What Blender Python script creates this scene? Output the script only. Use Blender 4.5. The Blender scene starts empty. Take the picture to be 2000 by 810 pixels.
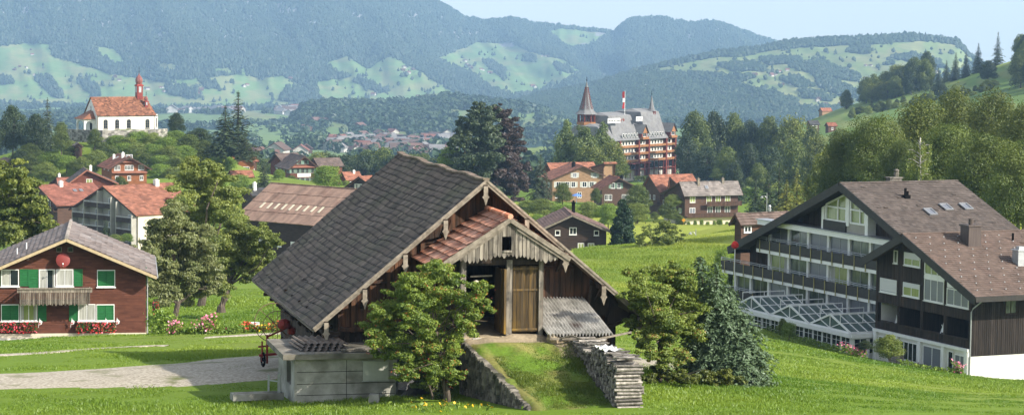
import bpy, bmesh, math, random
import numpy as np
from mathutils import Vector, Matrix
R = math.radians
rng = np.random.default_rng(7); random.seed(7)
SC = bpy.context.scene; COL = SC.collection
# ------------------------------------------------------------------ camera model (eye at the origin, looking along +Y)
FP=4770.0; TH=math.atan(380/FP); RO=0.012
_fw=np.array([0,math.cos(TH),-math.sin(TH)]); _u0=np.array([0,math.sin(TH),math.cos(TH)]); _r0=np.array([1.,0,0])
_up=_u0*math.cos(RO)-_r0*math.sin(RO); _rt=_r0*math.cos(RO)+_u0*math.sin(RO)
def pix(px,py,Y):
    d=_fw+_rt*(px-1000)/FP+_up*(405-py)/FP
    return d*(Y/d[1])
def hit(px,py,p0,n):
    d=_fw+_rt*(px-1000)/FP+_up*(405-py)/FP
    return d*((p0@n)/(d@n))
def projn(p):
    z=p@_fw; z=np.where(z<1,1,z)
    return 1000+FP*(p@_rt)/z, 405-FP*(p@_up)/z
def V(*a): return np.array(a,float)
# ------------------------------------------------------------------ mesh builder
class MB:
    def __init__(s): s.v=[]; s.f=[]; s.t=[]
    def face(s,pts,t=.5):
        n=len(s.v); s.v.extend([tuple(map(float,p)) for p in pts]); s.f.append(tuple(range(n,n+len(pts)))); s.t.append(t)
    def hexa(s,p,t=.5):
        n=len(s.v); s.v.extend([tuple(map(float,q)) for q in p])
        for f in ((0,3,2,1),(4,5,6,7),(0,1,5,4),(1,2,6,5),(2,3,7,6),(3,0,4,7)):
            s.f.append(tuple(n+i for i in f)); s.t.append(t)
    def box(s,x0,x1,y0,y1,z0,z1,t=.5):
        s.hexa([(x0,y0,z0),(x1,y0,z0),(x1,y1,z0),(x0,y1,z0),(x0,y0,z1),(x1,y0,z1),(x1,y1,z1),(x0,y1,z1)],t)
    def obox(s,o,r,u,n,w,h,d,t=.5):
        """box on a wall: o bottom centre on the wall, r right, u up, n outward; w wide, h high, from 0 to d out"""
        a=o-r*w/2; b=o+r*w/2
        s.hexa([a,b,b+n*d,a+n*d,a+u*h,b+u*h,b+u*h+n*d,a+u*h+n*d],t)
    def beam(s,a,b,w,h=None,t=.5,up=(0,0,1)):
        a=np.array(a,float); b=np.array(b,float); h=h or w
        d=b-a; d/=np.linalg.norm(d)+1e-9; up=np.array(up,float)
        if abs(d@up)>.99: up=np.array((0,1.,0))
        r=np.cross(d,up); r/=np.linalg.norm(r); u=np.cross(r,d)
        r=r*w/2; u=u*h/2
        s.hexa([a-r-u,a+r-u,b+r-u,b-r-u,a-r+u,a+r+u,b+r+u,b-r+u],t)
    def tube(s,pts,rad,n=6,t=.5,cap=True):
        pts=[np.array(p,float) for p in pts]; rings=[]
        if not hasattr(rad,'__len__'): rad=[rad]*len(pts)
        for i,p in enumerate(pts):
            d=pts[min(i+1,len(pts)-1)]-pts[max(i-1,0)]; d/=np.linalg.norm(d)+1e-9
            k=np.array((0,0,1.)) if abs(d[2])<.9 else np.array((1.,0,0))
            r=np.cross(d,k); r/=np.linalg.norm(r); u=np.cross(r,d); b=len(s.v)
            for j in range(n):
                a=2*math.pi*j/n; s.v.append(tuple(p+rad[i]*(r*math.cos(a)+u*math.sin(a))))
            rings.append(b)
        for i in range(len(pts)-1):
            for j in range(n):
                s.f.append((rings[i]+j,rings[i]+(j+1)%n,rings[i+1]+(j+1)%n,rings[i+1]+j)); s.t.append(t)
        if cap:
            s.f.append(tuple(rings[0]+j for j in range(n))[::-1]); s.t.append(t)
            s.f.append(tuple(rings[-1]+j for j in range(n))); s.t.append(t)
    def lathe(s,prof,n=12,c=(0,0,0),t=.5,rot=0):
        rings=[]
        for r,z in prof:
            b=len(s.v); rings.append(b)
            for j in range(n):
                a=2*math.pi*j/n+rot; s.v.append((c[0]+r*math.cos(a),c[1]+r*math.sin(a),c[2]+z))
        for i in range(len(prof)-1):
            for j in range(n):
                s.f.append((rings[i]+j,rings[i]+(j+1)%n,rings[i+1]+(j+1)%n,rings[i+1]+j)); s.t.append(t)
        s.f.append(tuple(rings[-1]+j for j in range(n))); s.t.append(t)
        s.f.append(tuple(rings[0]+j for j in range(n))[::-1]); s.t.append(t)
    def prism(s,poly,ax,d0,d1,t=.5):
        """poly: list of 2d points; extruded along axis ax (0=x: poly is (y,z); 1=y: poly is (x,z); 2=z: poly is (x,y))"""
        def P(q,d): return (d,q[0],q[1]) if ax==0 else ((q[0],d,q[1]) if ax==1 else (q[0],q[1],d))
        a=[P(q,d0) for q in poly]; b=[P(q,d1) for q in poly]
        n=len(poly); k=len(s.v); s.v.extend([tuple(map(float,q)) for q in a+b])
        s.f.append(tuple(range(k,k+n))[::-1]); s.f.append(tuple(range(k+n,k+2*n))); s.t+= [t,t]
        for i in range(n):
            j=(i+1)%n; s.f.append((k+i,k+j,k+n+j,k+n+i)); s.t.append(t)
    def build(s,name,mat,parent=None,smooth=False):
        me=bpy.data.meshes.new(name); me.from_pydata(s.v,[],s.f)
        a=me.attributes.new('tint','FLOAT','FACE'); a.data.foreach_set('value',np.array(s.t,dtype=np.float32))
        if mat: me.materials.append(mat)
        bm=bmesh.new(); bm.from_mesh(me); bmesh.ops.recalc_face_normals(bm,faces=bm.faces); bm.to_mesh(me); bm.free()
        if smooth: me.polygons.foreach_set('use_smooth',[True]*len(me.polygons))
        me.update()
        return link(name,me,parent)
def build_each(mb,name,mat,parent=None):
    """one object per separate piece of the builder"""
    par=list(range(len(mb.v)))
    def find(a):
        while par[a]!=a: par[a]=par[par[a]]; a=par[a]
        return a
    for f in mb.f:
        for q in f[1:]: par[find(f[0])]=find(q)
    g={}
    for f,t in zip(mb.f,mb.t): g.setdefault(find(f[0]),[]).append((f,t))
    out=[]
    for fs in g.values():
        m=MB(); mp={}
        for f,t in fs:
            for q in f:
                if q not in mp: mp[q]=len(m.v); m.v.append(mb.v[q])
            m.f.append(tuple(mp[q] for q in f)); m.t.append(t)
        out.append(m.build(name,mat,parent))
    return out
def link(name,me,parent=None):
    o=bpy.data.objects.new(name,me); COL.objects.link(o)
    if parent is not None: o.parent=parent
    return o
def tag(o,label,cat,group=None,kind=None):
    if label: o['label']=label
    if cat: o['category']=cat
    if group: o['group']=group
    if kind: o['kind']=kind
    return o
def thing(name,label,cat,loc=(0,0,0),rz=0,group=None):
    o=bpy.data.objects.new(name,None); COL.objects.link(o); o.empty_display_size=.2
    o.location=tuple(float(q) for q in loc); o.rotation_euler=(0,0,rz)
    return tag(o,label,cat,group)
def copy_tree(o,parent=None):
    c=o.copy(); COL.objects.link(c)
    if parent is not None: c.parent=parent
    for ch in list(o.children): copy_tree(ch,c)
    return c
# fast numpy mesh (n-gons all the same size k)
def npmesh(name,verts,k,mat,tint=None,col=None,faces=None,smooth=False):
    me=bpy.data.meshes.new(name); nv=len(verts)
    if faces is None: faces=np.arange(nv,dtype=np.int32).reshape(-1,k)
    nf=len(faces)
    me.vertices.add(nv); me.vertices.foreach_set('co',np.ascontiguousarray(verts,dtype=np.float32).ravel())
    me.loops.add(nf*k); me.loops.foreach_set('vertex_index',np.ascontiguousarray(faces,dtype=np.int32).ravel())
    me.polygons.add(nf); me.polygons.foreach_set('loop_start',np.arange(0,nf*k,k,dtype=np.int32))
    me.polygons.foreach_set('use_smooth',np.full(nf,smooth))
    if tint is not None:
        a=me.attributes.new('tint','FLOAT','FACE'); a.data.foreach_set('value',np.asarray(tint,dtype=np.float32))
    if col is not None:
        a=me.attributes.new('cover','FLOAT_COLOR','POINT'); c=np.ones((nv,4),np.float32); c[:,:3]=col; a.data.foreach_set('color',c.ravel())
    me.materials.append(mat); me.update(calc_edges=True); me.validate()
    return me
# ------------------------------------------------------------------ materials
def _nt(name):
    m=bpy.data.materials.new(name); m.use_nodes=True; nt=m.node_tree; nt.nodes.clear()
    return m,nt,nt.nodes.new,nt.links.new
def S(r,g,b):
    """sRGB 0-255 -> linear"""
    return tuple(((c/255)/12.92 if c/255<=.04045 else ((c/255+.055)/1.055)**2.4) for c in (r,g,b))
def mat(name,c1,c2=None,scale=(4,4,4),rough=.85,tint=.5,bump=.0,spec=.25,detail=4,lo=.35,hi=.65,metal=0,stain=None,sscale=.6,slo=.5,shi=.75,bscale=None):
    m,nt,N,L=_nt(name)
    out=N('ShaderNodeOutputMaterial'); b=N('ShaderNodeBsdfPrincipled'); L(b.outputs[0],out.inputs[0])
    b.inputs['Roughness'].default_value=rough; b.inputs['Specular IOR Level'].default_value=spec; b.inputs['Metallic'].default_value=metal
    tc=N('ShaderNodeTexCoord'); mp=N('ShaderNodeMapping'); L(tc.outputs['Object'],mp.inputs[0]); mp.inputs['Scale'].default_value=scale if hasattr(scale,'__len__') else (scale,)*3
    no=N('ShaderNodeTexNoise'); L(mp.outputs[0],no.inputs['Vector']); no.inputs['Scale'].default_value=1; no.inputs['Detail'].default_value=detail; no.inputs['Roughness'].default_value=.62
    rp=N('ShaderNodeValToRGB'); L(no.outputs[0],rp.inputs[0]); e=rp.color_ramp.elements
    c2=c2 or tuple(q*.7 for q in c1)
    e[0].position=lo; e[0].color=(*c1,1); e[1].position=hi; e[1].color=(*c2,1)
    cur=rp.outputs[0]
    if stain:
        n2=N('ShaderNodeTexNoise'); L(tc.outputs['Object'],n2.inputs['Vector']); n2.inputs['Scale'].default_value=sscale; n2.inputs['Detail'].default_value=6
        r2=N('ShaderNodeValToRGB'); L(n2.outputs[0],r2.inputs[0]); r2.color_ramp.elements[0].position=slo; r2.color_ramp.elements[1].position=shi
        mx=N('ShaderNodeMix'); mx.data_type='RGBA'; L(r2.outputs[0],mx.inputs[0]); L(cur,mx.inputs[6]); mx.inputs[7].default_value=(*stain,1); cur=mx.outputs[2]
    if tint:
        at=N('ShaderNodeAttribute'); at.attribute_name='tint'
        ma=N('ShaderNodeMath'); ma.operation='MULTIPLY_ADD'; L(at.outputs['Fac'],ma.inputs[0]); ma.inputs[1].default_value=tint*2; ma.inputs[2].default_value=1-tint
        vm=N('ShaderNodeVectorMath'); vm.operation='SCALE'; L(cur,vm.inputs[0]); L(ma.outputs[0],vm.inputs['Scale']); cur=vm.outputs[0]
    L(cur,b.inputs['Base Color'])
    if bump:
        bp=N('ShaderNodeBump'); bp.inputs['Strength'].default_value=bump; bp.inputs['Distance'].default_value=.05
        if bscale:
            n3=N('ShaderNodeTexNoise'); L(tc.outputs['Object'],n3.inputs['Vector']); n3.inputs['Scale'].default_value=bscale; n3.inputs['Detail'].default_value=3; L(n3.outputs[0],bp.inputs['Height'])
        else: L(no.outputs[0],bp.inputs['Height'])
        L(bp.outputs[0],b.inputs['Normal'])
    return m
def leafmat(name,ca,cb,cc=None,trans=.3,p3=.9):
    """foliage: tint 0..1 runs ca -> cb (-> cc for the top few)"""
    m,nt,N,L=_nt(name); out=N('ShaderNodeOutputMaterial')
    at=N('ShaderNodeAttribute'); at.attribute_name='tint'
    rp=N('ShaderNodeValToRGB'); L(at.outputs['Fac'],rp.inputs[0]); e=rp.color_ramp.elements
    e[0].position=0; e[0].color=(*ca,1); e[1].position=p3-.03 if cc else 1; e[1].color=(*cb,1)
    if cc: q=e.new(p3); q.color=(*cc,1)
    oi=N('ShaderNodeObjectInfo'); hs=N('ShaderNodeMath'); hs.operation='MULTIPLY_ADD'; L(oi.outputs['Random'],hs.inputs[0]); hs.inputs[1].default_value=.35; hs.inputs[2].default_value=.83
    vm=N('ShaderNodeVectorMath'); vm.operation='SCALE'; L(rp.outputs[0],vm.inputs[0]); L(hs.outputs[0],vm.inputs['Scale'])
    d=N('ShaderNodeBsdfDiffuse'); t=N('ShaderNodeBsdfTranslucent'); mx=N('ShaderNodeMixShader'); mx.inputs[0].default_value=trans
    L(vm.outputs[0],d.inputs[0]); v2=N('ShaderNodeVectorMath'); v2.operation='MULTIPLY'; L(vm.outputs[0],v2.inputs[0]); v2.inputs[1].default_value=(1.25,1.2,.6); L(v2.outputs[0],t.inputs[0])
    L(d.outputs[0],mx.inputs[1]); L(t.outputs[0],mx.inputs[2])
    g=N('ShaderNodeBsdfGlossy'); g.inputs['Roughness'].default_value=.45; g.inputs[0].default_value=(.8,.85,.9,1)
    m2=N('ShaderNodeMixShader'); m2.inputs[0].default_value=.025; L(mx.outputs[0],m2.inputs[1]); L(g.outputs[0],m2.inputs[2]); L(m2.outputs[0],out.inputs[0])
    return m
def glassmat(name,c=(.015,.02,.025),rough=.06,spec=.6):
    m,nt,N,L=_nt(name); out=N('ShaderNodeOutputMaterial'); b=N('ShaderNodeBsdfPrincipled'); L(b.outputs[0],out.inputs[0])
    b.inputs['Base Color'].default_value=(*c,1); b.inputs['Roughness'].default_value=rough; b.inputs['Specular IOR Level'].default_value=spec
    return m
def covermat(name,fine=8.,amt=.35,mid=.05,rough=.95,bump=.3):
    """land: 'cover' vertex colour broken up by noise at two scales"""
    m,nt,N,L=_nt(name); out=N('ShaderNodeOutputMaterial'); b=N('ShaderNodeBsdfPrincipled'); L(b.outputs[0],out.inputs[0])
    b.inputs['Roughness'].default_value=rough; b.inputs['Specular IOR Level'].default_value=.1
    at=N('ShaderNodeAttribute'); at.attribute_name='cover'; tc=N('ShaderNodeTexCoord'); cur=at.outputs['Color']
    for sc,am in ((fine,amt),(mid,amt*.9),(fine*.13,amt*.6)):
        n=N('ShaderNodeTexNoise'); L(tc.outputs['Object'],n.inputs['Vector']); n.inputs['Scale'].default_value=sc; n.inputs['Detail'].default_value=5
        ma=N('ShaderNodeMath'); ma.operation='MULTIPLY_ADD'; L(n.outputs[0],ma.inputs[0]); ma.inputs[1].default_value=am*2; ma.inputs[2].default_value=1-am
        vm=N('ShaderNodeVectorMath'); vm.operation='SCALE'; L(cur,vm.inputs[0]); L(ma.outputs[0],vm.inputs['Scale']); cur=vm.outputs[0]
        if sc==fine and bump:
            bp=N('ShaderNodeBump'); bp.inputs['Strength'].default_value=bump; bp.inputs['Distance'].default_value=.1; L(n.outputs[0],bp.inputs['Height']); L(bp.outputs[0],b.inputs['Normal'])
    L(cur,b.inputs['Base Color'])
    return m
# shared materials
M={}
M['barn_tile']=mat('slate_dark',(.092,.069,.052),(.148,.112,.085),(1.2,1.2,1.2),.8,.75,.2,stain=(.085,.078,.045),sscale=.4,slo=.47,shi=.72)
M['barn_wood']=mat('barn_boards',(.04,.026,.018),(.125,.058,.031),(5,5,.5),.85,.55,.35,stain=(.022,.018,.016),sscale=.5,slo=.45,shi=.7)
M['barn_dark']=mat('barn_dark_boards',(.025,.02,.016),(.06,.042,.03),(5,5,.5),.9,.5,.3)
M['grey_wood']=mat('weathered_grey_wood',(.11,.095,.076),(.25,.222,.182),(9,9,.8),.9,.5,.4,stain=(.06,.055,.05),sscale=2.5,slo=.5,shi=.72)
M['pale_wood']=mat('weathered_trim',(.13,.11,.085),(.25,.215,.17),(4,4,4),.9,.3,.3)
M['door_wood']=mat('barn_door_wood',(.035,.028,.02),(.12,.075,.025),(8,8,.6),.85,.5,.3,stain=(.19,.115,.02),sscale=.55,slo=.52,shi=.75)
M['red_tile']=mat('weathered_clay_tile',(.42,.15,.08),(.5,.29,.21),(2,2,2),.85,.55,.25,stain=(.22,.12,.09),sscale=.9,slo=.52,shi=.8)
M['concrete']=mat('old_concrete',(.24,.235,.205),(.38,.37,.33),(1.5,1.5,1.5),.9,.25,.2,stain=(.11,.105,.08),sscale=.8,slo=.46,shi=.72)
M['stone']=mat('rubble_stone',(.1,.09,.075),(.25,.225,.19),(2.2,2.2,2.2),.95,.5,.6,stain=(.045,.05,.03),sscale=1.2,slo=.5,shi=.7)
M['corr']=mat('corrugated_fibre_cement',(.38,.37,.34),(.68,.66,.62),(2,2,2),.85,.3,.1,stain=(.09,.05,.03),sscale=.5,slo=.6,shi=.72)
M['log']=mat('split_logs',(.12,.108,.092),(.33,.30,.265),(6,6,6),.9,.65,.3)
M['white']=mat('white_paint',(.76,.76,.74),(.7,.7,.68),(2,2,2),.6,.1)
M['render']=mat('white_render',(.72,.71,.67),(.62,.6,.56),(.7,.7,.7),.9,.15,.1)
M['cream']=mat('cream_render',(.6,.55,.42),(.52,.47,.36),(.5,.5,.5),.9,.15)
M['greyrender']=mat('grey_render',(.36,.345,.3),(.29,.275,.24),(.5,.5,.5),.9,.15)
M['glass']=glassmat('window_glass')
M['glass_blind']=mat('slatted_blind',(.125,.135,.16),(.165,.175,.2),(.5,.5,60),.35,.25,spec=.6)
M['glass_green']=mat('glass_over_curtain',(.19,.24,.07),(.28,.31,.13),(3,3,.6),.2,.4,spec=.6)
M['curtain']=mat('net_curtain',(.4,.4,.36),(.24,.24,.21),(14,14,.5),.9,.2)
M['green']=mat('green_shutter',(.022,.15,.045),(.016,.115,.036),(3,3,9),.6,.25)
M['metal']=mat('galvanised',(.4,.41,.42),(.3,.31,.32),(3,3,3),.45,.2,metal=.5)
M['bark']=mat('bark',(.045,.036,.028),(.13,.105,.08),(7,7,1.6),.95,.3,.5)
M['birch']=mat('birch_bark',(.5,.48,.44),(.2,.18,.16),(4,4,7),.8,.2)
M['dark']=mat('dark_void',(.006,.006,.006),(.012,.01,.009),(1,1,1),1,.2,spec=0)
M['gravel']=mat('gravel_track',(.17,.145,.105),(.56,.5,.4),(6,6,6),.95,.3,.6,detail=9,lo=.3,hi=.7,stain=(.13,.14,.05),sscale=.45,slo=.58,shi=.72)
M['asphalt']=mat('asphalt_road',(.12,.12,.12),(.17,.17,.165),(1,1,1),.9,.1)
M['soil']=mat('bare_soil',(.24,.19,.12),(.34,.28,.19),(4,4,4),.95,.3,.4)
def roofmat(n,c,v=.5,st=None): return mat(n,tuple(q*.85 for q in c),tuple(min(1,q*1.2) for q in c),(.8,.8,.8),.85,v,.15,stain=st or tuple(q*.6 for q in c),sscale=.35,slo=.5,shi=.8)
def woodmat(n,c): return mat(n,tuple(q*.75 for q in c),tuple(q*1.3 for q in c),(1,1,7),.85,.35,.3)
# ------------------------------------------------------------------ building helpers
Z=V(0,0,1.)
def tiles(mb,p0,r,d,W,L,tw,tl,th=.04,jit=.3,stag=True,clip=None,gap=.012,edge=0):
    """courses of single tiles from the ridge corner p0, r along the ridge, d down the slope"""
    r=np.array(r,float); d=np.array(d,float); r/=np.linalg.norm(r); d/=np.linalg.norm(d); n=np.cross(r,d)
    if n[2]<0: n=-n
    nr=max(1,round(L/tl)); tl=L/nr
    for i in range(nr):
        off=(tw*.5 if (stag and i%2) else 0); nc=int(math.ceil((W+off)/tw))
        for j in range(nc):
            a=max(0,j*tw-off); b=min(W,(j+1)*tw-off)-gap
            if b-a<.02: continue
            if clip and not clip((a+b)/2,(i+.5)*tl): continue
            t=min(1,max(0,.5+random.gauss(0,jit*.5))); h0=.012; sk_=(random.uniform(-.06,.06) if random.random()<.03 else 0)*jit*2; h1=th+random.uniform(-.25,.45)*th*.7+abs(sk_); h2=h1+random.uniform(-.2,.2)*th
            e=tl*1.02+random.uniform(-.02,.03)*tl
            A=p0+r*a+d*(i*tl); B=p0+r*b+d*(i*tl); C=p0+r*b+d*(i*tl+e+sk_*.5); D=p0+r*a+d*(i*tl+e+sk_)
            if edge:
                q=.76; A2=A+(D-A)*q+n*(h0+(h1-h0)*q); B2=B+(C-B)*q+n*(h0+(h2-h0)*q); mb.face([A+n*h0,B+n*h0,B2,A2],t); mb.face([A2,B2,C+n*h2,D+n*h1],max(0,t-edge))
            else: mb.face([A+n*h0,B+n*h0,C+n*h2,D+n*h1],t)
            mb.face([D+n*h1,C+n*h2,C,D],t*.3)  # lower tile edge tinted darker, a course shadow put into the colour
def slab(mb,p0,r,d,W,L,th,t=.5):
    r=np.array(r,float)/np.linalg.norm(r); d=np.array(d,float)/np.linalg.norm(d); n=np.cross(r,d)
    if n[2]<0:n=-n
    q=[p0,p0+r*W,p0+r*W+d*L,p0+d*L]
    mb.hexa([x-n*th for x in q]+q,t)
def window(parent,o,r,n,w,h,frame,pane,panes=2,bars=0,sill=True,fw=.07,shut=None,curtain=None,sw=None,both=True,side=0,group=None):
    """o: bottom centre on the wall; frame part with pane (and curtain) as sub-parts"""
    o=np.array(o,float); r=np.array(r,float); n=np.array(n,float)
    f=MB()
    f.obox(o-r*(w/2-fw/2),r,Z,n,fw,h,.06); f.obox(o+r*(w/2-fw/2),r,Z,n,fw,h,.06)
    f.obox(o,r,Z,n,w-2*fw,fw,.058); f.obox(o+Z*(h-fw),r,Z,n,w-2*fw,fw,.058)
    for i in range(1,panes):
        f.obox(o+r*(-w/2+w*i/panes)+Z*fw,r,Z,n,fw*.8,h-2*fw,.05)
    for i in range(bars):
        f.obox(o+Z*(h*(i+1)/(bars+1)),r,Z,n,w-2*fw,.03,.045)
    if sill: f.obox(o-Z*.08,r,Z,n,w+.12,.07,.12)
    fo=f.build('window',frame,parent)
    p=MB(); p.obox(o+Z*fw*.5,r,Z,n,w-fw,h-fw,.02); p.build('pane',pane,fo)
    if curtain:
        c=MB(); k=10
        for sgn,wd in curtain:
            a0=o+r*(sgn*(w/2-fw)); 
            for i in range(k):
                x0=-sgn*wd*i/k; x1=-sgn*wd*(i+1)/k; d0=.022+.012*(i%2); d1=.022+.012*((i+1)%2)
                A=a0+r*x0+n*d0+Z*fw; B=a0+r*x1+n*d1+Z*fw
                c.face([A,B,B+Z*(h-2*fw),A+Z*(h-2*fw)],.5+.3*(i%2))
        c.build('curtain',M['curtain'],fo)
    if shut:
        sw=sw or w/2
        for sg in ((-1,1) if both else (side,)):
            shutter(parent,o+r*sg*(w/2+sw/2+.03),r,n,sw,h,shut)
    return fo
def shutter(parent,o,r,n,w,h,m):
    s=MB(); e=.06
    s.obox(o-r*(w/2-e/2),r,Z,n,e,h,.05); s.obox(o+r*(w/2-e/2),r,Z,n,e,h,.05)
    for z in (0,h/2-e/2,h-e): s.obox(o+Z*z,r,Z,n,w-2*e,e,.048)
    k=int(h/.09)
    for i in range(k):
        z=e+(h-2*e)*(i+.15)/k; s.obox(o+Z*z,r,Z,n,w-2*e,(h-2*e)/k*.75,.022+.012*(i%2),.35+.25*(i%2))
    s.obox(o+Z*.02,r,Z,n,w-e,h-.04,.02,.3)
    return s.build('shutter',m,parent)
def fit(apex,D,head,eL,eR,base,far=None,length=None,go=1.0):
    """measured house: near verge apex, depth, ridge heading, eave corners and base line -> dict in its own frame"""
    A=R(head); ax=V(math.sin(A),math.cos(A),0); xx=V(math.cos(A),-math.sin(A),0)
    P=pix(*apex,D); 
    def loc(q,off=0):
        w=hit(q[0],q[1],P+ax*off,ax)-P; return w@xx,w[2]
    g={}
    if eL: g['L']=loc(eL)
    if eR: g['R']=loc(eR)
    if not eL: g['L']=(-g['R'][0],g['R'][1])
    if not eR: g['R']=(-g['L'][0],g['L'][1])
    if far is not None: length=abs((hit(far[0],far[1],P,xx)-P)@ax)
    zb=pix(apex[0],base,D+1)[2]; g['za']=P[2]-zb; g['len']=length; g['loc']=(P[0],P[1],zb); g['rz']=-A; g['ax']=ax; g['xx']=xx
    return g
# ================================================================== LAND
CP=[]
def cp(px,py,D): CP.append(tuple(pix(px,py,D)))
for a in [(0,810,104),(400,812,103),(1000,815,97),(1500,812,98),(2000,812,99),(0,745,119),(400,742,118),(0,700,134),(300,690,137),(0,664,174),(285,658,175),(-150,664,176),
          (450,650,162),(530,642,166),(335,638,195),(390,610,215),(480,560,250),(540,545,262),(560,792,106.9),(775,772,108),(905,772,107),(1030,803,101),(1235,788,101.2),
          (1230,692,121),(1285,745,112),(1400,748,114),(1480,642,240),(1600,667,229),(1700,702,215),(1800,722,210),(1890,737,205),(2060,745,200),(1950,741,201),(1850,733,203),(1760,715,205),(1660,690,213),(1560,665,226),(1210,560,240),(1240,510,310),(1330,520,300),
          (1150,508,380),(1215,506,381),(1300,504,382),(1400,474,450),(1300,442,560),(1420,441,560),(1480,640,243),(1390,438,605),(1300,414,650),(1130,394,705),(950,396,610),(800,420,560),
          (600,358,790),(700,372,700),(240,470,562),(350,478,548),(80,432,625),(250,357,640),(180,372,625),(570,520,390),(450,345,700),(1260,333,906),(1330,331,900),(1190,340,880),(1480,370,800),(1600,400,420),(1560,430,360)]: cp(*a)
for a in [(1890,772,130),(1890,762,150),(1890,750,175),(2060,775,132),(2060,765,152),(2060,755,176),(1700,757,130),(1700,735,160),(1700,715,190),(1500,740,130),(1500,707,160),(1500,670,200),(1600,750,128),(1600,690,195)]: cp(*a)
# chapel knoll
for a in [(120,264,698),(240,262,690),(330,262,694),(190,258,706),(300,258,708),(60,285,690),(110,310,668),(250,320,662),(350,305,672),(410,290,690),(440,310,712),(20,310,690),(-60,320,690)]: cp(*a)
CP+=[(-95,760,-62),(-140,800,-66),(-60,800,-66),(0,0,-1.75),(-50,0,-2),(50,0,-2),(0,50,-8.9),(-15,50,-8.9),(15,50,-8.9),(0,76,-12.9),(-18,76,-12.9),(18,76,-12.9),(0,-60,3),(-80,-60,3),(80,-60,3),
     (-120,110,-19),(120,110,-17),(-160,300,-36),(160,300,-32),(-250,600,-58),(250,600,-36),(-300,900,-78),(0,950,-70),(120,950,-70),(260,900,-38),(60,300,-33),(80,400,-35),(110,560,-40)]
CP=np.array(CP); _c=CP/np.array([100,100,1.])
def _tps():
    n=len(_c); d=np.linalg.norm(_c[:,None,:2]-_c[None,:,:2],axis=2); K=np.where(d>0,d*d*np.log(d+1e-12),0)+np.eye(n)*.004
    P=np.c_[np.ones(n),_c[:,:2]]; A=np.zeros((n+3,n+3)); A[:n,:n]=K; A[:n,n:]=P; A[n:,:n]=P.T
    return np.linalg.solve(A,np.r_[_c[:,2],0,0,0])
_W=_tps()
def ztps(X,Y):
    X=np.asarray(X,float).ravel()/100; Y=np.asarray(Y,float).ravel()/100; out=np.empty(len(X))
    for i in range(0,len(X),20000):
        d=np.sqrt((X[i:i+20000,None]-_c[None,:,0])**2+(Y[i:i+20000,None]-_c[None,:,1])**2)
        out[i:i+20000]=np.where(d>0,d*d*np.log(d+1e-12),0)@_W[:len(_c)]+_W[-3]+_W[-2]*X[i:i+20000]+_W[-1]*Y[i:i+20000]
    return out
def vnoise(x,y,seed=0):
    xi=np.floor(x).astype(np.int64); yi=np.floor(y).astype(np.int64); fx=x-xi; fy=y-yi; fx=fx*fx*(3-2*fx); fy=fy*fy*(3-2*fy)
    def h(a,b):
        n=(a*374761393+b*668265263+seed*974711)&0x7fffffff; n=((n^(n>>13))*1274126177)&0x7fffffff; return ((n^(n>>16))&0xffff)/65535.
    return (h(xi,yi)*(1-fx)+h(xi+1,yi)*fx)*(1-fy)+(h(xi,yi+1)*(1-fx)+h(xi+1,yi+1)*fx)*fy
def fbm(x,y,o=4,seed=0):
    s=0;a=.5;t=0
    for i in range(o): s=s+a*vnoise(x*2**i,y*2**i,seed+i*17); t+=a; a*=.5
    return s/t
ROWD=np.array([800,1000,1500,2200,3000,4000,5200,6600,20000.]); ROWY=np.array([376,370,345,312,277,243,228,226,0]); ROWZ=-(ROWY-25)/FP*ROWD; ROWZ[-1]=ROWZ[-2]
def zfar(X,Y):
    return np.interp(Y,ROWD,ROWZ)+(fbm(X/260+5,Y/420,3,3)-.5)*np.clip((Y-900)/900,0,1)*28
def gz(X,Y):
    X=np.asarray(X,float); Y=np.asarray(Y,float); s=np.clip((Y-760)/240,0,1); s=s*s*(3-2*s)
    z=np.zeros(X.shape); near=(s<1)
    if near.any(): z[near]=ztps(X[near],Y[near])
    z=z*(1-s)+zfar(X,Y)*s
    return z
def nbump(X,Y): return (fbm(X/6,Y/6,3,31)-.5)*.35*np.clip((Y-85)/60,0,1)*np.clip((700-Y)/300,0,1)
def g1(x,y): return float(gz(np.array([x]),np.array([y]))[0])
def inpoly(px,py,poly):
    px=np.asarray(px);py=np.asarray(py); r=np.zeros(px.shape,bool); n=len(poly)
    for i in range(n):
        x0,y0=poly[i];x1,y1=poly[(i+1)%n]
        if y0==y1: continue
        r^=((y0>py)!=(y1>py))&(px<(x1-x0)*(py-y0)/(y1-y0)+x0)
    return r
# land cover colours (albedo)
CG=(.125,.195,.020); CG2=(.17,.215,.035); CF=(.020,.042,.022); CP1=(.14,.205,.075); CP2=(.19,.205,.09)
FIELDS=[([(470,300),(560,292),(640,300),(560,312),(480,312)],CP1),([(690,300),(800,300),(880,306),(760,316)],CP1),([(440,216),(480,210),(540,230),(470,236)],CP2),([(0,215),(120,212),(130,222),(0,228)],CP1),([(20,240),(100,238),(110,246),(20,250)],CP1),([(485,232),(548,234),(535,240),(490,248)],CP1),([(487,263),(600,263),(640,260),(690,266),(676,272),(592,277),(493,276)],CP1),([(567,232),(625,232),(673,250),(700,262),(605,258)],CP2),
        ([(990,218),(1130,236),(1120,250),(1062,256),(1015,262),(990,250)],CP1),([(1015,292),(1080,283),(1068,300),(1020,309)],CG2),([(270,222),(380,222),(470,228),(440,242),(300,250)],CP1),([(640,262),(760,262),(880,270),(760,282)],CP2),([(470,285),(620,280),(600,290),(480,296)],CP2)]
TOWNS=[[(640,292),(655,275),(700,268),(760,262),(890,263),(895,290),(860,300),(740,302),(660,300)],[(540,222),(545,206),(570,200),(606,204),(610,220),(580,228)],[(325,212),(470,208),(470,220),(330,222)],[(460,290),(640,272),(650,290),(560,300)]]
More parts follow.
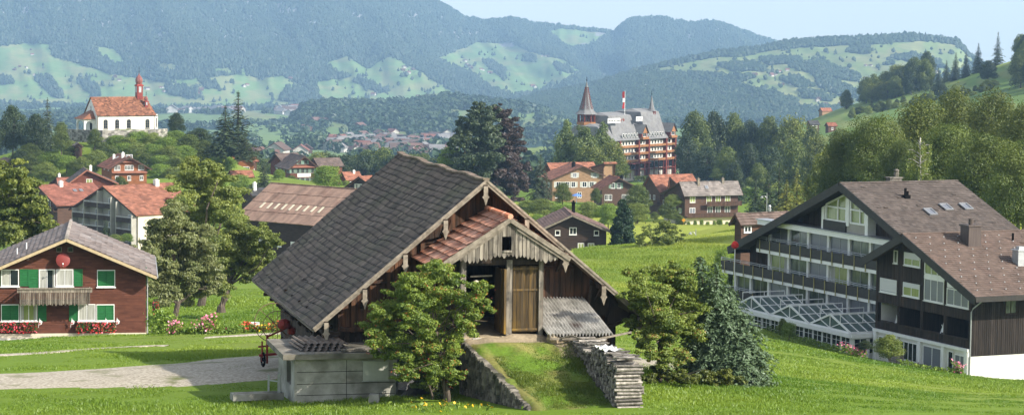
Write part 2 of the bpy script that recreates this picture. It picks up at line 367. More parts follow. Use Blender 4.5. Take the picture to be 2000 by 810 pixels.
def cover_ground(X,Y,z):
    px,py=projn(np.c_[X,Y,z]); wx=px+(fbm(X/60,Y/120,3,9)-.5)*14; wy=py+(fbm(X/60+40,Y/120,3,5)-.5)*5
    c=np.zeros((len(X),3)); near=Y<900
    k=fbm(X/14,Y/14,3,21)[:,None]; k2=fbm(X/45,Y/45,3,22)[:,None]
    base=np.array(CG)*(.85+.3*k)+ (np.array(CG2)-np.array(CG))*np.clip((k2-.4)*3,0,1)
    c[:]=base
    far=~near
    f=np.array(CF)[None]*(.8+.4*fbm(X/40,Y/40,2,4)[:,None]); forest=far&(fbm(X/170,Y/420,3,61)>np.interp(Y,[900,2200,4200,6000],[.40,.47,.45,.3]))
    c[far]=(np.array(CP1)*(.85+.35*k2))[far]; c[forest]=f[forest]
    for p,q in FIELDS:
        m=inpoly(wx,wy,p)&(Y>850); c[m]=np.array(q)*(.85+.3*k[m]); forest[m]=False
    for p in TOWNS:
        m=inpoly(wx,wy,p)&(Y>850); c[m]=np.array((.10,.13,.06)); forest[m]=False
    m=(Y>330)&(Y<640)&(X>0); c[m]=np.array(CG2)*(1.15+.3*k[m])*np.array([1.25,1.12,1.])
    return c,forest
def build_ground():
    D=[-60,-30,-10,5,20,35,50,60,70,78,84,88]
    d=90.
    while d<7000: D.append(d); d*=1.0075 if d<330 else (1.012 if d<1000 else 1.02)
    D+= [9000,14000]
    D=np.array(D); T=np.linspace(-1,1,420); T=np.sign(T)*(np.abs(T)*.75+.25*np.abs(T)**3)
    Yg,Tg=np.meshgrid(D,T,indexing='ij'); Xg=Tg*(np.maximum(Yg,0)*.36+60)
    X=Xg.ravel();Y=Yg.ravel(); z=gz(X,Y)
    z=z+nbump(X,Y)
    c,_=cover_ground(X,Y,z)
    nr,nc=Xg.shape; i=np.arange(nr*nc).reshape(nr,nc)
    F=np.stack([i[:-1,:-1],i[:-1,1:],i[1:,1:],i[1:,:-1]],-1).reshape(-1,4)
    me=npmesh('ground',np.c_[X,Y,z],4,covermat('land_ground',5.,.28,.02),col=c,faces=F,smooth=True)
    o=link('ground',me); tag(o,'sloping green meadow that runs down to the village and valley','ground',kind='structure')
build_ground()
def strip(name,left,right,m,label,cat,lift=.05,sub=24,cross=8):
    """a track draped on the ground between two polylines of (px,py,D)"""
    L_=np.array([pix(*p) for p in left]); R_=np.array([pix(*p) for p in right])
    def rs(P):
        s=np.r_[0,np.cumsum(np.linalg.norm(np.diff(P[:,:2],axis=0),axis=1))]; t=np.linspace(0,s[-1],sub*3); return np.c_[np.interp(t,s,P[:,0]),np.interp(t,s,P[:,1])]
    a=rs(L_); b=rs(R_); vs=[]
    for k in range(cross+1):
        q=a+(b-a)*k/cross
        if k in(0,cross): q=q+(fbm(q*1.1,q*0+k,2,3)[:,0:1]-.5)*.9 if False else q+((fbm(q[:,0]*.8,q[:,1]*.8,4,3)-.5)*2.2)[:,None]
        vs.append(np.c_[q,gz(q[:,0],q[:,1])+nbump(q[:,0],q[:,1])+(lift if 0<k<cross else -.02)])
    vs=np.array(vs); nr,nc=vs.shape[:2]; i=np.arange(nr*nc).reshape(nr,nc); F=np.stack([i[:-1,:-1],i[1:,:-1],i[1:,1:],i[:-1,1:]],-1).reshape(-1,4)
    me=npmesh(name,vs.reshape(-1,3),4,m,faces=F,smooth=True,tint=np.full(len(F),.5)); return tag(link(name,me),label,cat,kind='structure')
PATH_L=[(-250,759,115),(0,757,115.5),(200,755,116),(350,752,116),(470,752,116),(560,750,116)]
PATH_R=[(-250,734,123),(0,730,123.5),(200,722,126),(350,712,128),(450,698,132),(560,692,134)]
strip('gravel_path',PATH_L,PATH_R,M['gravel'],'pale gravel track leading in from the left to the old barn','gravel track',.06)
strip('worn_path',[(-200,690,139),(0,695,137),(100,690,139),(200,680,143),(330,676,144)],[(-200,686,141),(0,691,139),(100,687,141),(200,678,144.5),(330,674.5,145)],M['gravel'],'thin worn footpath in the grass before the red chalet','footpath',.05)
strip('farm_track',[(400,664,153),(520,654,157),(700,650,160)],[(400,661,155),(520,651,159),(700,647,162)],M['gravel'],'narrow track behind the flower bed running to the barn','farm track',.05)
strip('gravel_yard',[(1180,710,116),(1250,708,116.5),(1330,706,117)],[(1180,682,123),(1250,682,123.5),(1330,682,124)],M['gravel'],'bare gravel yard beside the wood pile right of the barn','gravel yard',.06)
strip('village_road',[(225,490,520),(320,487,523),(420,484,526)],[(225,484,530),(320,481,533),(420,478,536)],M['asphalt'],'grey asphalt road in front of the cream apartment house','road',.1)
# grass blades over the near meadow
def build_grass():
    n=1000000
    D=95+ (rng.random(n)**1.25)*150; X=(rng.random(n)*2-1)*(D*.222+2)
    P=[(np.array([pix(*p)[:2] for p in PATH_L+PATH_R[::-1]]).tolist())]
    P.append([(-1.0,104),(1.9,103.5)][:0] or [(0,0),(0,1),(1,0)])
    keep=~inpoly(X,D,P[0])|((fbm(X/2.2,D/2.2,3,91)>.64)&(rng.random(n)<.5))
    A=R(-13.7); lx=(X+1.18)*math.cos(A)-(D-111)*math.sin(A); ly=(X+1.18)*math.sin(A)+(D-111)*math.cos(A)
    keep&=~((abs(lx)<6.6)&(ly>1)&(ly<20)); keep&=~((lx>-9.2)&(lx<-4.4)&(ly>-2)&(ly<4)); keep&=~((lx>-1.7)&(lx<4.3)&(ly<-2.5)&(ly>-12))
    c=R(-9); cx=(X+26.32)*math.cos(c)-(D-175)*math.sin(c); cy=(X+26.32)*math.sin(c)+(D-175)*math.cos(c); keep&=~((cx>-12)&(cx<.2)&(cy>-.7)&(cy<13))
    h=R(24.2); hx=(X-38.9)*(-.41)+(D-205)*.91; hy=(X-38.9)*.91+(D-205)*.41; keep&=~((hy>-1.5)&(hx<50)&(hx>-1))
    X=X[keep];D=D[keep];n=len(X)
    z=gz(X,D)+nbump(X,D)-.03
    tall=np.clip(fbm(X/9+3,D/9,3,77)*1.6+fbm(X/1.7,D/1.7,2,78)*1.1-.75,.25,2.0)
    hgt=(.05+.13*rng.random(n))*tall*(1+.004*(D-100)); w=(.018+.018*rng.random(n))*(1+.012*(D-100)); an=rng.random(n)*6.283
    lean=rng.normal(0,.5,(n,2))*hgt[:,None]
    b=np.c_[X,D,z]; o=np.c_[np.cos(an)*w,np.sin(an)*w,np.zeros(n)]
    v=np.stack([b-o,b+o,b+np.c_[lean,hgt]],1).reshape(-1,3)
    t=np.clip((fbm(X/7,D/7,3,51)-.5)*1.0+(fbm(X/22,D/26,3,52)-.5)*1.3+.45+rng.normal(0,.17,n),0,1)
    me=npmesh('grass',v,3,leafmat('grass_blades',(.09,.17,.012),(.225,.30,.038),trans=.35),tint=t)
    tag(link('grass',me),'meadow grass with longer tufts and paler seed heads','grass',kind='stuff')
build_grass()
def build_far_grass():
    n=420000; D=235+rng.random(n)*150; X=-8+rng.random(n)*56; h=R(24.2); hx=(X-38.9)*(-.41)+(D-205)*.91; hy=(X-38.9)*.91+(D-205)*.41
    px,_=projn(np.c_[X,D,gz(X,D)]); k=(px>1120)&(px<1520)&~((hy>-3)&(hx<50)&(hx>-1)); X=X[k];D=D[k]; n=len(X); z=gz(X,D)+nbump(X,D)-.05
    hg=(.14+.25*rng.random(n))*np.clip(fbm(X/8,D/8,3,79)*2-.3,.3,1.5); w=.045+.03*rng.random(n); an=rng.random(n)*6.28; le=rng.normal(0,.5,(n,2))*hg[:,None]; b=np.c_[X,D,z]; o=np.c_[np.cos(an)*w,np.sin(an)*w,np.zeros(n)]
    me=npmesh('field_grass',np.stack([b-o,b+o,b+np.c_[le,hg]],1).reshape(-1,3),3,leafmat('field_blades',(.12,.19,.015),(.28,.32,.05),trans=.35),tint=np.clip((fbm(X/12,D/20,3,53)-.5)*1.6+.5+rng.normal(0,.15,n),0,1))
    tag(link('field_grass',me),'taller paler grass on the crest of the meadow behind the barn','grass',kind='stuff')
build_far_grass()
# ================================================================== OLD BARN
BA=R(-13.7); BP=pix(950,352,111.); BB=V(BP[0],BP[1],BP[2]-9.3); bax=V(math.sin(BA),math.cos(BA),0); bxx=V(math.cos(BA),-math.sin(BA),0)
def bw(x,y,z): return BB+bxx*x+bax*y+Z*z
SL=.838; ZA=9.3; HW=7.9; BL=20.7
def roofz(x): return ZA-SL*abs(x)
def build_barn():
    t=thing('barn','large old dark timber barn with slate roof and red tiled porch','barn',BB,-BA)
    sl=math.hypot(HW,SL*HW)
    rf=MB(); dl=V(-1,0,-SL)/math.hypot(1,SL); dr=V(1,0,-SL)/math.hypot(1,SL)
    for i in range(20):
        for j in range(8):
            for d_ in(dl,dr): slab(rf,V(0,BL*i/20,ZA-.03)+d_*(sl*j/8),V(0,1,0),d_,BL/20,sl/8,.1)
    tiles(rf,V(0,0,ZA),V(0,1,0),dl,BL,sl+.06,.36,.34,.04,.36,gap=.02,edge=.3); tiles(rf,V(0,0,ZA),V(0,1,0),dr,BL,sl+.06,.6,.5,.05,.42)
    for i in range(46): rf.beam((0,BL*i/46,ZA+.05),(0,BL*(i+1)/46-.02,ZA+.05+random.uniform(-.01,.02)),.3,.09,random.uniform(.5,1))
    rs=random.Random(8)
    rf.v=[(x,y,z-.16*math.sin(math.pi*min(1,max(0,y/BL)))*(.35+.65*min(1,abs(x)/5.5))-.05*math.sin(y*1.1+x*.7)*math.sin(x*.9+1.3)) for x,y,z in rf.v]
    ro=rf.build('roof',M['barn_tile'],t)
    vb=MB()
    for s in(-1,1):
        vb.beam((0,-.03,ZA-.1),(s*HW,-.03,ZA-.1-SL*HW),.06,.19); vb.beam((0,-.07,ZA+.0),(s*(HW+.03),-.07,ZA-SL*(HW+.03)),.05,.1,.8)
    vb.beam((-HW,0,ZA-SL*HW-.1),(-HW,BL,ZA-SL*HW-.1),.07,.16,.3)
    build_each(vb,'verge_board',M['pale_wood'],t)
    for s,xs in((-1,(.05,1.9,3.75,5.6,7.35)),(1,(1.9,3.75,5.6,7.35))):
        for q in xs:
            x=s*q; z=roofz(q)-.22; b=MB()
            b.prism([(x-.1,z),(x+.1,z),(x+.1,z-.42),(x+.17,z-.5),(x+.1,z-.58),(x+.06,z-.72),(x,z-.9),(x-.06,z-.72),(x-.1,z-.58),(x-.17,z-.5),(x-.1,z-.42)],1,-.16,-.1,random.uniform(.5,1))
            b.build('carved_bracket',M['pale_wood'],t)
            p=MB(); p.beam((x,-.08,z-.06),(x,1.3,z-.06),.2,.24,.4)
            if q>1: p.beam((x*.985,.05,z-.15),(x*.985,1.2,z-.95),.12,.14,.5)
            p.build('purlin',M['barn_dark'],t)
    # boarded front and side walls
    fwm=MB(); xw=-6.6; 
    while xw<6.58:
        w=random.uniform(.17,.27); x1=min(xw+w,6.6); xm=(xw+x1)/2; zt0=roofz(xw)-.13; zt1=roofz(x1)-.13; y=1.2+random.uniform(-.02,.02); tn=min(1,max(0,random.gauss(.5,.22)))
        z0=random.uniform(2.35,2.55) if xm<-1.7 or xm>1.95 else 5.9
        if xm>1.95: z0=random.uniform(1.2,1.5)
        fwm.hexa([(xw,y,z0),(x1-.015,y,z0),(x1-.015,y+.05,z0),(xw,y+.05,z0),(xw,y,zt0),(x1-.015,y,zt1),(x1-.015,y+.05,zt1),(xw,y+.05,zt0)],tn); xw=x1
    for z,x0,x1 in((4.6,-5.2,-1.8),(6.4,-3.2,-1.6),(5.15,2.0,4.9)): fwm.beam((x0,1.15,z),(x1,1.15,z),.1,.14,.3)
    for x in(-5.9,-4.3,-2.7): fwm.beam((x,1.14,2.3),(x,1.14,roofz(x)-.2),.2,.14,.75)
    fwm.beam((-6.6,1.13,2.45),(-1.7,1.13,2.45),.22,.2,.45)
    fwm.build('front_wall',M['barn_wood'],t)
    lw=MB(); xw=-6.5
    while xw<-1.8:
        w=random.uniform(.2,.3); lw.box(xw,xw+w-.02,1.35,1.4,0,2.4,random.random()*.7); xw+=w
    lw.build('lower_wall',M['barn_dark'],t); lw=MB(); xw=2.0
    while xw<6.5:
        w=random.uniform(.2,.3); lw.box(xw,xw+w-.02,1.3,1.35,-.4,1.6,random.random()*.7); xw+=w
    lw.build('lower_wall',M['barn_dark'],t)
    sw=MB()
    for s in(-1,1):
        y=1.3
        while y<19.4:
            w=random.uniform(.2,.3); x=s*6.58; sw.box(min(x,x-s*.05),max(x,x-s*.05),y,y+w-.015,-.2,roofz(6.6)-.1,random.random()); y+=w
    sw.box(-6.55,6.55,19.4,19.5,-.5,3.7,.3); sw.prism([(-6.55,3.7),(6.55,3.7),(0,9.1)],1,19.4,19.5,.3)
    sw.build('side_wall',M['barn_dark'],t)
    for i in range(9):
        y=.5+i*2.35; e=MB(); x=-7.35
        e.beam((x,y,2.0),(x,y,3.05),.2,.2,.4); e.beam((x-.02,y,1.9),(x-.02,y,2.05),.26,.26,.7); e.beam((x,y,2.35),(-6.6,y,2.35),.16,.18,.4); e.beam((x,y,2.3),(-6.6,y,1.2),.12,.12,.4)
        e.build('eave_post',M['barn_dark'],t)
    dk=MB(); dk.box(-6.4,-2.0,1.5,19,2.35,2.45); dk.box(-1.65,6.4,2.2,19,2.3,2.4); dk.build('hay_floor',M['barn_dark'],t)
    # porch
    px0,px1,yd=-1.68,1.9,-2.8; A=.27; zp=7.9; ps=.64; yf=-3.6; yb=1.15
    pr=MB(); pl=V(-1,0,-ps)/math.hypot(1,ps); pq=V(1,0,-ps)/math.hypot(1,ps)
    LL=3.42*math.hypot(1,ps); RL=2.78*math.hypot(1,ps)
    slab(pr,V(A,yf,zp),V(0,1,0),pl,yb-yf,LL,.1,.2); slab(pr,V(A,yf+.003,zp-.002),V(0,1,0),pq,yb-yf,RL,.1,.2)
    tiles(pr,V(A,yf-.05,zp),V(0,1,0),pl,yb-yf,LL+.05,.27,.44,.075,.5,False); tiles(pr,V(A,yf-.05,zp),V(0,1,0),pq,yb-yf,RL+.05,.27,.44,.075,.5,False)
    n=14
    for i in range(n): pr.tube([(A,yf-.05+(yb-yf)*i/n,zp+.05),(A,yf-.05+(yb-yf)*(i+1.05)/n,zp+.03)],[.13,.11],8,random.uniform(.3,.9))
    pr.build('porch_roof',M['red_tile'],t)
    pv=MB()
    for d,l in((pl,LL),(pq,RL)):
        pv.beam(V(A,yf-.03,zp-.1),V(A,yf-.03,zp-.1)+d*l,.06,.2,.7)
        pv.beam(V(A,yf+.02,zp-.3)+d*.4,V(A,yf+.02,zp-.3)+d*(l-.1),.05,.12,.4)
    pv.build('porch_verge',M['pale_wood'],t)
    gb=MB(); x=-2.0
    while x<2.45:
        w=random.uniform(.15,.24); x1=min(x+w,2.5); xm=(x+x1)/2
        bot=5.98+.24*max(0,1-((xm-A)/1.7)**2)+random.uniform(-.05,.06)
        if abs(xm-A)>1.75: bot=5.98+(abs(xm-A)-1.75)*.25
        z0=zp-.2-ps*abs(x-A); z1=zp-.2-ps*abs(x1-A); y=yf+.06+random.uniform(0,.03); tn=random.random()
        if min(z0,z1)>bot+.1:
            segs=[(bot,None)] if not(.02<xm<.34) else [(7.05,None),(bot,6.42)]
            for lo,hi in segs:
                if hi is None: gb.hexa([(x,y,lo),(x1-.02,y,lo),(x1-.02,y+.03,lo),(x,y+.03,lo),(x,y,z0),(x1-.02,y,z1),(x1-.02,y+.03,z1),(x,y+.03,z0)],tn)
                else: gb.box(x,x1-.02,y,y+.03,lo,hi,tn)
                if lo==bot: 
                    k=(x1-x)/2; gb.prism([(x,bot),(x1-.02,bot),(x+k*1.3,bot-.09),(x+k*.7,bot-.12)],1,y,y+.03,tn)
        x=x1
    gb.box(.0,.36,yf+.02,yf+.06,6.36,6.44,.9)
    gb.build('porch_gable',M['grey_wood'],t)
    pw=MB()
    for x in(px0,px1):
        y=yd
        while y<1.1: pw.box(x-.03,x+.03,y,y+.2,2.45,zp-ps*abs(x-A)-.15,random.random()); y+=.22
    pw.box(px0,px1,yd-.05,yd+.1,5.72,6.1,.3); pw.build('porch_wall',M['barn_dark'],t)
    for x,w in((px0,.24),(.42,.26),(px1-.02,.2)):
        p=MB(); p.box(x-w/2,x+w/2,yd-.16,yd+.08,2.35,5.95,.6); p.build('door_post',M['grey_wood'],t)
    fl=MB(); fl.box(px0+.05,px1-.05,yd-.2,4,2.42,2.54,.8); fl.build('threshold',M['soil'],t)
    d=MB(); x=.6
    while x<1.78: d.box(x,min(x+.19,1.78)-.01,yd-.06+random.uniform(-.01,.01),yd-.01,2.72,5.66,random.random()); x+=.19
    for z in(2.78,4.55,5.5): d.box(.58,1.78,yd-.1,yd-.065,z,z+.09,.9)
    d.build('door',M['door_wood'],t)
    d=MB(); d.box(.14,.24,yd-.35,yd-.02,2.66,5.55,.9); d.box(.06,.14,yd-.02,yd+1.2,2.66,5.55,.3); d.build('door',M['door_wood'],t)['label']='narrow open door leaf seen edge on'
    d=MB(); x=-1.95
    for i in range(5): d.box(x-.02,x+.02,yd-.1-i*.24,yd-.31-i*.24,2.55,4.35+random.uniform(-.1,.15),random.random())
    d.beam((x+.03,yd-.1,3.0),(x+.03,yd-1.2,4.1),.08,.05,.8); d.build('door',M['grey_wood'],t)['label']='grey weathered door leaf standing open'
    s=MB(); s.beam((-1.2,yd+.6,5.15),(-.2,yd+.6,5.18),.05,.07,.9); s.build('rail',M['pale_wood'],t)
    l=MB(); l.lathe([(.02,.2),(.12,.16),(.14,0),(.02,-.03)],10,(-.95,yd+.5,4.8)); l.build('lamp',M['cream'],t)
    # lean-to roof of corrugated sheets over a dark boarded store
    co=MB(); T0=V(1.98,1.1,3.72); T1=V(5.0,1.1,3.72); B0=V(1.98,-3.9,2.66); B1=V(5.0,-3.9,2.66)
    n=180; prev=None
    for i in range(n+1):
        q=i/n; h=.08*math.sin(q*20*2*math.pi); a=T0+(T1-T0)*q+Z*h; b=B0+(B1-B0)*q+Z*h
        if prev is not None:
            tt=.5+.2*math.sin(i*.05*9); m0=(prev[0]+prev[1])/2; m1=(a+b)/2
            co.face([prev[0],a,m1,m0],tt); co.face([m0-Z*.0+Z*.03,m1+Z*.03,b+Z*.01,prev[1]+Z*.01],tt)
        prev=(a,b)
    co.build('lean_to_roof',M['corr'],t)
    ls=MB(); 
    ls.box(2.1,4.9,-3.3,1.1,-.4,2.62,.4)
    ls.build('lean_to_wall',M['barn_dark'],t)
    bk=MB()
    for s_ in(1,): bk.prism([(5.2,2.9),(6.6,2.9),(6.6,3.5),(5.2,4.6)],1,.9,.95,.2)
    bk.beam((4.95,.5,2.9),(5.3,.9,4.3),.12,.12,.5); bk.beam((6.0,.6,2.35),(7.3,.6,2.9),.14,.16,.45); bk.prism([(6.0,2.5),(6.9,2.62),(7.2,2.95),(6.2,3.55)],1,.7,.76,.2)
    bk.build('brace',M['barn_dark'],t)
    return t
build_barn()
def build_barn_bits():
    rz=-BA
    # hillside ramp up to the porch
    t=thing('barn_ramp','grassy earth ramp with a stone side wall rising to the barn porch','ramp',BB,rz)
    ny,nx=46,26; vs=[];cs=[]
    def xl(y): return -1.72+(-3-y)/7*1.25 if y<-3 else -1.72
    for i in range(ny):
        y=-2.6-8.9*i/(ny-1); q=min(1,max(0,(-3.2-y)/7.6)); zc=2.45-1.98*q**1.0-.2*math.sin(q*3.14)*.3
        for j in range(nx):
            s=j/(nx-1); x=xl(y)+s*(3.3-xl(y)+.3); zz=zc+.12*math.sin(s*3.1)*(1-q)+(vnoise(np.array([x*1.7]),np.array([y*1.7]),3)[0]-.5)*.22
            if s==0: zz-=.16
            vs.append((x,y,zz))
            k=vnoise(np.array([x*1.3+9]),np.array([y*1.3]),4)[0]+.25*vnoise(np.array([x*5]),np.array([y*5]),6)[0]
            g=np.array((.095,.16,.02)); dry=np.array((.2,.19,.06)); so=np.array((.27,.22,.15))
            m=np.clip((k-.55)*2.2+(.5 if s<.16 else 0),0,1); c=g*(1-m)+dry*m
            if q<.07 or (q<.3 and abs(s-.86)<.1): c=so
            cs.append(c)
    I=np.arange(ny*nx).reshape(ny,nx); F=np.stack([I[:-1,:-1],I[1:,:-1],I[1:,1:],I[:-1,1:]],-1).reshape(-1,4)
    link('turf',npmesh('turf',np.array(vs),4,covermat('ramp_turf',7.,.4,.5),col=np.array(cs),faces=F,smooth=True),t)
    w=MB()  # rubble wall: irregular stones set in rows
    for i in range(52):
        y0=-2.9-7.4*i/52; y1=-2.9-7.4*(i+1)/52; q=min(1,max(0,(-3.2-y0)/7.6)); zt=2.36-1.98*q; z=-.6
        while z<zt:
            h=random.uniform(.16,.34); z1=min(z+h,zt); o=random.uniform(-.05,.05); x=xl((y0+y1)/2)-.05
            w.hexa([(x-.05+o,y1+.01,z+.01),(x+.3,y1,z+.01),(x+.3,y0,z+.01),(x-.05+o,y0-.01,z+.01),(x-.03+o+random.uniform(-.03,.03),y1+.02,z1),(x+.3,y1,z1),(x+.3,y0,z1),(x-.03+o+random.uniform(-.03,.03),y0-.02,z1)],random.random()); z=z1
    w.box(-.52,-.2,-10.4,-10.1,-.4,.45,.9); w.build('stone_wall',M['stone'],t)
    w=MB(); w.box(-1.75,2.4,-2.95,-2.6,2.2,2.44,.7)
    for i in range(9): w.box(-1.7+i*.45,-1.3+i*.45,-3.05,-2.7,2.36,2.47+random.uniform(-.02,.03),random.random())
    w.build('step',M['concrete'],t)
    # blades on the ramp
    n=26000; y=-3.5-7.6*rng.random(n); q=np.clip((-3.2-y)/7.6,0,1); xl_=-1.72+np.clip((-3-y)/7*1.25,0,9); s=.1+rng.random(n)*.9; x=xl_+s*(3.6-xl_)
    z=2.42-1.98*q+(vnoise(x*1.7,y*1.7,3)-.5)*.22; tl=np.clip(fbm(x*.8,y*.8,3,8)*2-.4,.15,1.4); h=(.05+.13*rng.random(n))*tl; an=rng.random(n)*6.28; wd=.02
    o=np.c_[np.cos(an)*wd,np.sin(an)*wd,np.zeros(n)]; b=np.c_[x,y,z]; le=rng.normal(0,.4,(n,2))*h[:,None]
    g=link('grass',npmesh('ramp_grass',np.stack([b-o,b+o,b+np.c_[le,h]],1).reshape(-1,3),3,leafmat('ramp_blades',(.07,.13,.012),(.2,.23,.04),trans=.35),tint=np.clip(fbm(x,y,2,5)*.8+rng.normal(0,.15,n),0,1)),t); g['kind']='stuff'
    # firewood stack
    t=thing('firewood_stack','long stack of grey split firewood running beside the grassy ramp','wood pile',BB,rz)
    b=MB(); y=-3.9
    while y>-11.2:
        q=min(1,max(0,(-3.2-y)/7.6)); z=2.1-2.2*q-.3; zt=2.42+.12*math.sin(y*1.3)
        while z<zt:
            r=random.uniform(.065,.11); x0=3.0+random.uniform(-.07,.07)+(-3-y)*.012; l=random.uniform(.95,1.1); k=random.choice((4,5,6)); a0=random.random()*3; yy=y+random.uniform(-.05,.05)
            def ring(x): return [(x,yy+r*1.05*math.cos(a0+6.283*i/k),z+r*1.05*math.sin(a0+6.283*i/k)) for i in range(k)]
            A=ring(x0);B=ring(x0+l); tt=random.random(); b.face(A,tt);b.face(B,tt)
            for i in range(k): b.face([A[i],A[(i+1)%k],B[(i+1)%k],B[i]],tt*.8)
            z+=r*1.75
        y-=.165
    b.build('logs',M['log'],t)
    b=MB()
    for i in range(34):
        y=-4.3-random.random()*6.8; b.beam((3.0+random.random()*.3,y,2.5+random.random()*.15),(3.9+random.random()*.4,y+random.uniform(-.5,.5),2.52+random.random()*.14),.18,.05,random.random())
    for i in range(15):
        z=.3+i*.145; r_=random.uniform(.05,.075); b.tube([(2.98+random.uniform(-.06,.1),-11.3+random.uniform(-.08,.05),z),(4.05+random.uniform(-.1,.15),-11.3+random.uniform(-.06,.06),z+random.uniform(-.02,.02))],[r_,r_*.85],5,random.random())
    build_each(b,'cover_board',M['log'],t)
    b=MB(); n=9
    for i in range(n):
        for j in range(6):
            P=[]
            for (u,v) in((i,j),(i+1,j),(i+1,j+1),(i,j+1)):
                P.append((3.05+v*.13,-7.6-u*.17,2.68+.06*math.sin(u*1.7+v*2.1)+.03*math.cos(v*3)))
            b.face(P,.8)
    b.build('sheet',M['white'],t)
    # pole gutter
    t=tag(None or (lambda m:(m.beam((2.0,-4.1,2.55),(4.3,-4.1,2.48),.12,.1,.5),m.beam((4.3,-4.1,2.5),(5.75,-4.2,2.78),.1,.08,.8),m.tube([(2.3,-4.0,2.5),(2.9,-4.5,2.72),(3.3,-5.2,2.6)],.045,6,.6),m.build('gutter_pole',M['pale_wood']))[-1])(MB()),'long pale wooden pole lying along the lower edge of the corrugated roof','pole')
    t.location=BB; t.rotation_euler=(0,0,rz)
    # concrete shed
    t=thing('concrete_shed','low grey concrete shed with a flat slab roof against the left of the barn','shed',BB,rz)
    b=MB(); x0,x1,y0,y1=-9.06,-4.46,-2.0,3.0
    b.box(x0,x1,y0,y0+.2,-.9,1.55); b.box(x1-.2,x1,y0+.2,y1,-.9,1.55); b.box(x0,x1,y1-.2,y1,-.9,1.55)
    b.box(x0,x0+.2,y0+.2,-.9,-.9,1.55); b.box(x0,x0+.2,.4,y1-.2,-.9,1.55); b.box(x0,x0+.2,-.9,.4,-.9,.25); b.box(x0,x0+.2,-.9,.4,1.3,1.55)
    b.build('wall',M['concrete'],t)
    b=MB(); 
    for z in(-.05,.45,.98): b.box(x0+.1,x1-.1,y0-.012,y0,z,z+.02)
    b.box(-6.75,-6.73,y0-.01,y0,-.5,1.5); b.build('joint',M['dark'],t)
    b=MB(); b.box(x0-.55,x1+.15,y0-.25,y1,1.58,1.82,.5); b.build('roof',mat('shaded_slab_concrete',(.15,.135,.11),(.25,.23,.19),(1.5,1.5,1.5),.9,.3,.2,stain=(.07,.065,.05),sscale=.9,slo=.45,shi=.7),t)  # darker concrete for the slab; the barn's shadow is put into its colour
    b=MB(); b.box(-6.0,-4.85,y0-.03,y0,.55,1.4,.6); b.build('hatch',mat('hatch_paint',(.42,.43,.38),(.36,.37,.33),(3,3,3),.5,.2),t)
    b=MB()
    for (a,c) in(((-6.04,.51),(-4.81,.55)),((-6.04,1.4),(-4.81,1.44))): b.box(a[0],c[0],y0-.04,y0,a[1],c[1],.4)
    build_each(b,'hatch_frame',M['metal'],t)
    # loose boards and sheets lying on the slab
    br=mat('brown_sheets',(.09,.07,.055),(.2,.165,.135),(2,2,2),.85,.3)
    for s in range(3):
        m=MB(); o=V(-8.7+s*.12,-1.4+s*.3,1.87+s*.1); n=40; pv=None
        for i in range(n+1):
            q=i/n; h=.05*math.sin(q*7*6.28); a=o+V(2.0*q,-.15*q,h); c=o+V(2.0*q-.3,1.8,h+.12)
            if pv is not None: m.face([pv[0],a,c,pv[1]],.3+.15*s)
            pv=(a,c)
        o=m.build('roof_sheet',br); o.location=BB; o.rotation_euler=(0,0,rz); tag(o,'loose brown corrugated roof sheet stacked on the concrete shed','roof sheet','loose corrugated sheets on the shed')
    for k,(a,c,w) in enumerate((((-7.0,-1.95,1.88),(-4.2,-1.9,1.88),.22),((-6.9,-1.6,1.86),(-4.6,-1.55,1.86),.2),((-7.0,-1.9,1.95),(-4.9,-1.8,1.97),.18),((-8.2,-2.0,1.84),(-6.9,-2.1,1.84),.1))):
        m=MB(); m.beam(a,c,w,.05,random.random()); o=m.build('plank',M['grey_wood']); o.location=BB; o.rotation_euler=(0,0,rz); tag(o,'grey weathered plank laid along the front edge of the shed slab','plank','planks on the shed slab')
    # black tarpaulin over a heap
    m=MB(); n=14; c=bw(-3.75,-1.9,-.15); prev=None
    for i in range(7):
        q=i/6; ring=[]
        for j in range(n):
            a=6.283*j/n; r=(.95*(1-q)**.6+.05)*(1+.18*math.sin(a*3+i)+.1*math.sin(a*7)); ring.append((c[0]+r*math.cos(a),c[1]+r*.7*math.sin(a),c[2]+1.55*q**.9))
        if prev:
            for j in range(n): m.face([prev[j],prev[(j+1)%n],ring[(j+1)%n],ring[j]])
        prev=ring
    m.face(prev); o=m.build('tarpaulin',mat('black_tarp',(.012,.012,.013),(.03,.03,.032),(3,3,3),.4,.2,spec=.5)); tag(o,'black tarpaulin draped over a heap beside the concrete shed','tarpaulin')
    c=pix(731,784,106.2); m=MB(); m.hexa([c+V(-.27,-.2,-.1),c+V(.25,-.22,-.1),c+V(.27,.2,-.1),c+V(-.25,.2,-.1),c+V(-.22,-.15,.33),c+V(.2,-.17,.36),c+V(.2,.17,.34),c+V(-.2,.16,.35)],.6)
    tag(m.build('boulder',M['concrete']),'squared grey stone block lying in the grass below the shed','stone')
    c=pix(1079,663,108.0); m=MB(); m.lathe([(.22,-.15),(.3,.05),(.24,.2),(.08,.28)],7,c,.9); tag(m.build('boulder',M['soil']),'pale rounded stone at the top right corner of the ramp','stone')
    # water trough
    c=pix(455,776,107.5); d=pix(550,773,108.2); m=MB(); ax=(d-c)/np.linalg.norm(d-c); pr=V(-ax[1],ax[0],0)
    for s in(0,1): m.beam(c+pr*.6*s+Z*.0,d+pr*.6*s+Z*.0,.08,.3,.3)
    m.beam(c+pr*.3,c+pr*.3+ax*.1,.65,.3,.3); m.beam(d+pr*.3,d+pr*.3+ax*.1,.65,.3,.3); m.beam(c+pr*.35-Z*.05,d+pr*.35-Z*.05,.7,.06,.2)
    tag(m.build('water_trough',M['concrete']),'long low concrete water trough in the grass left of the shed','trough')
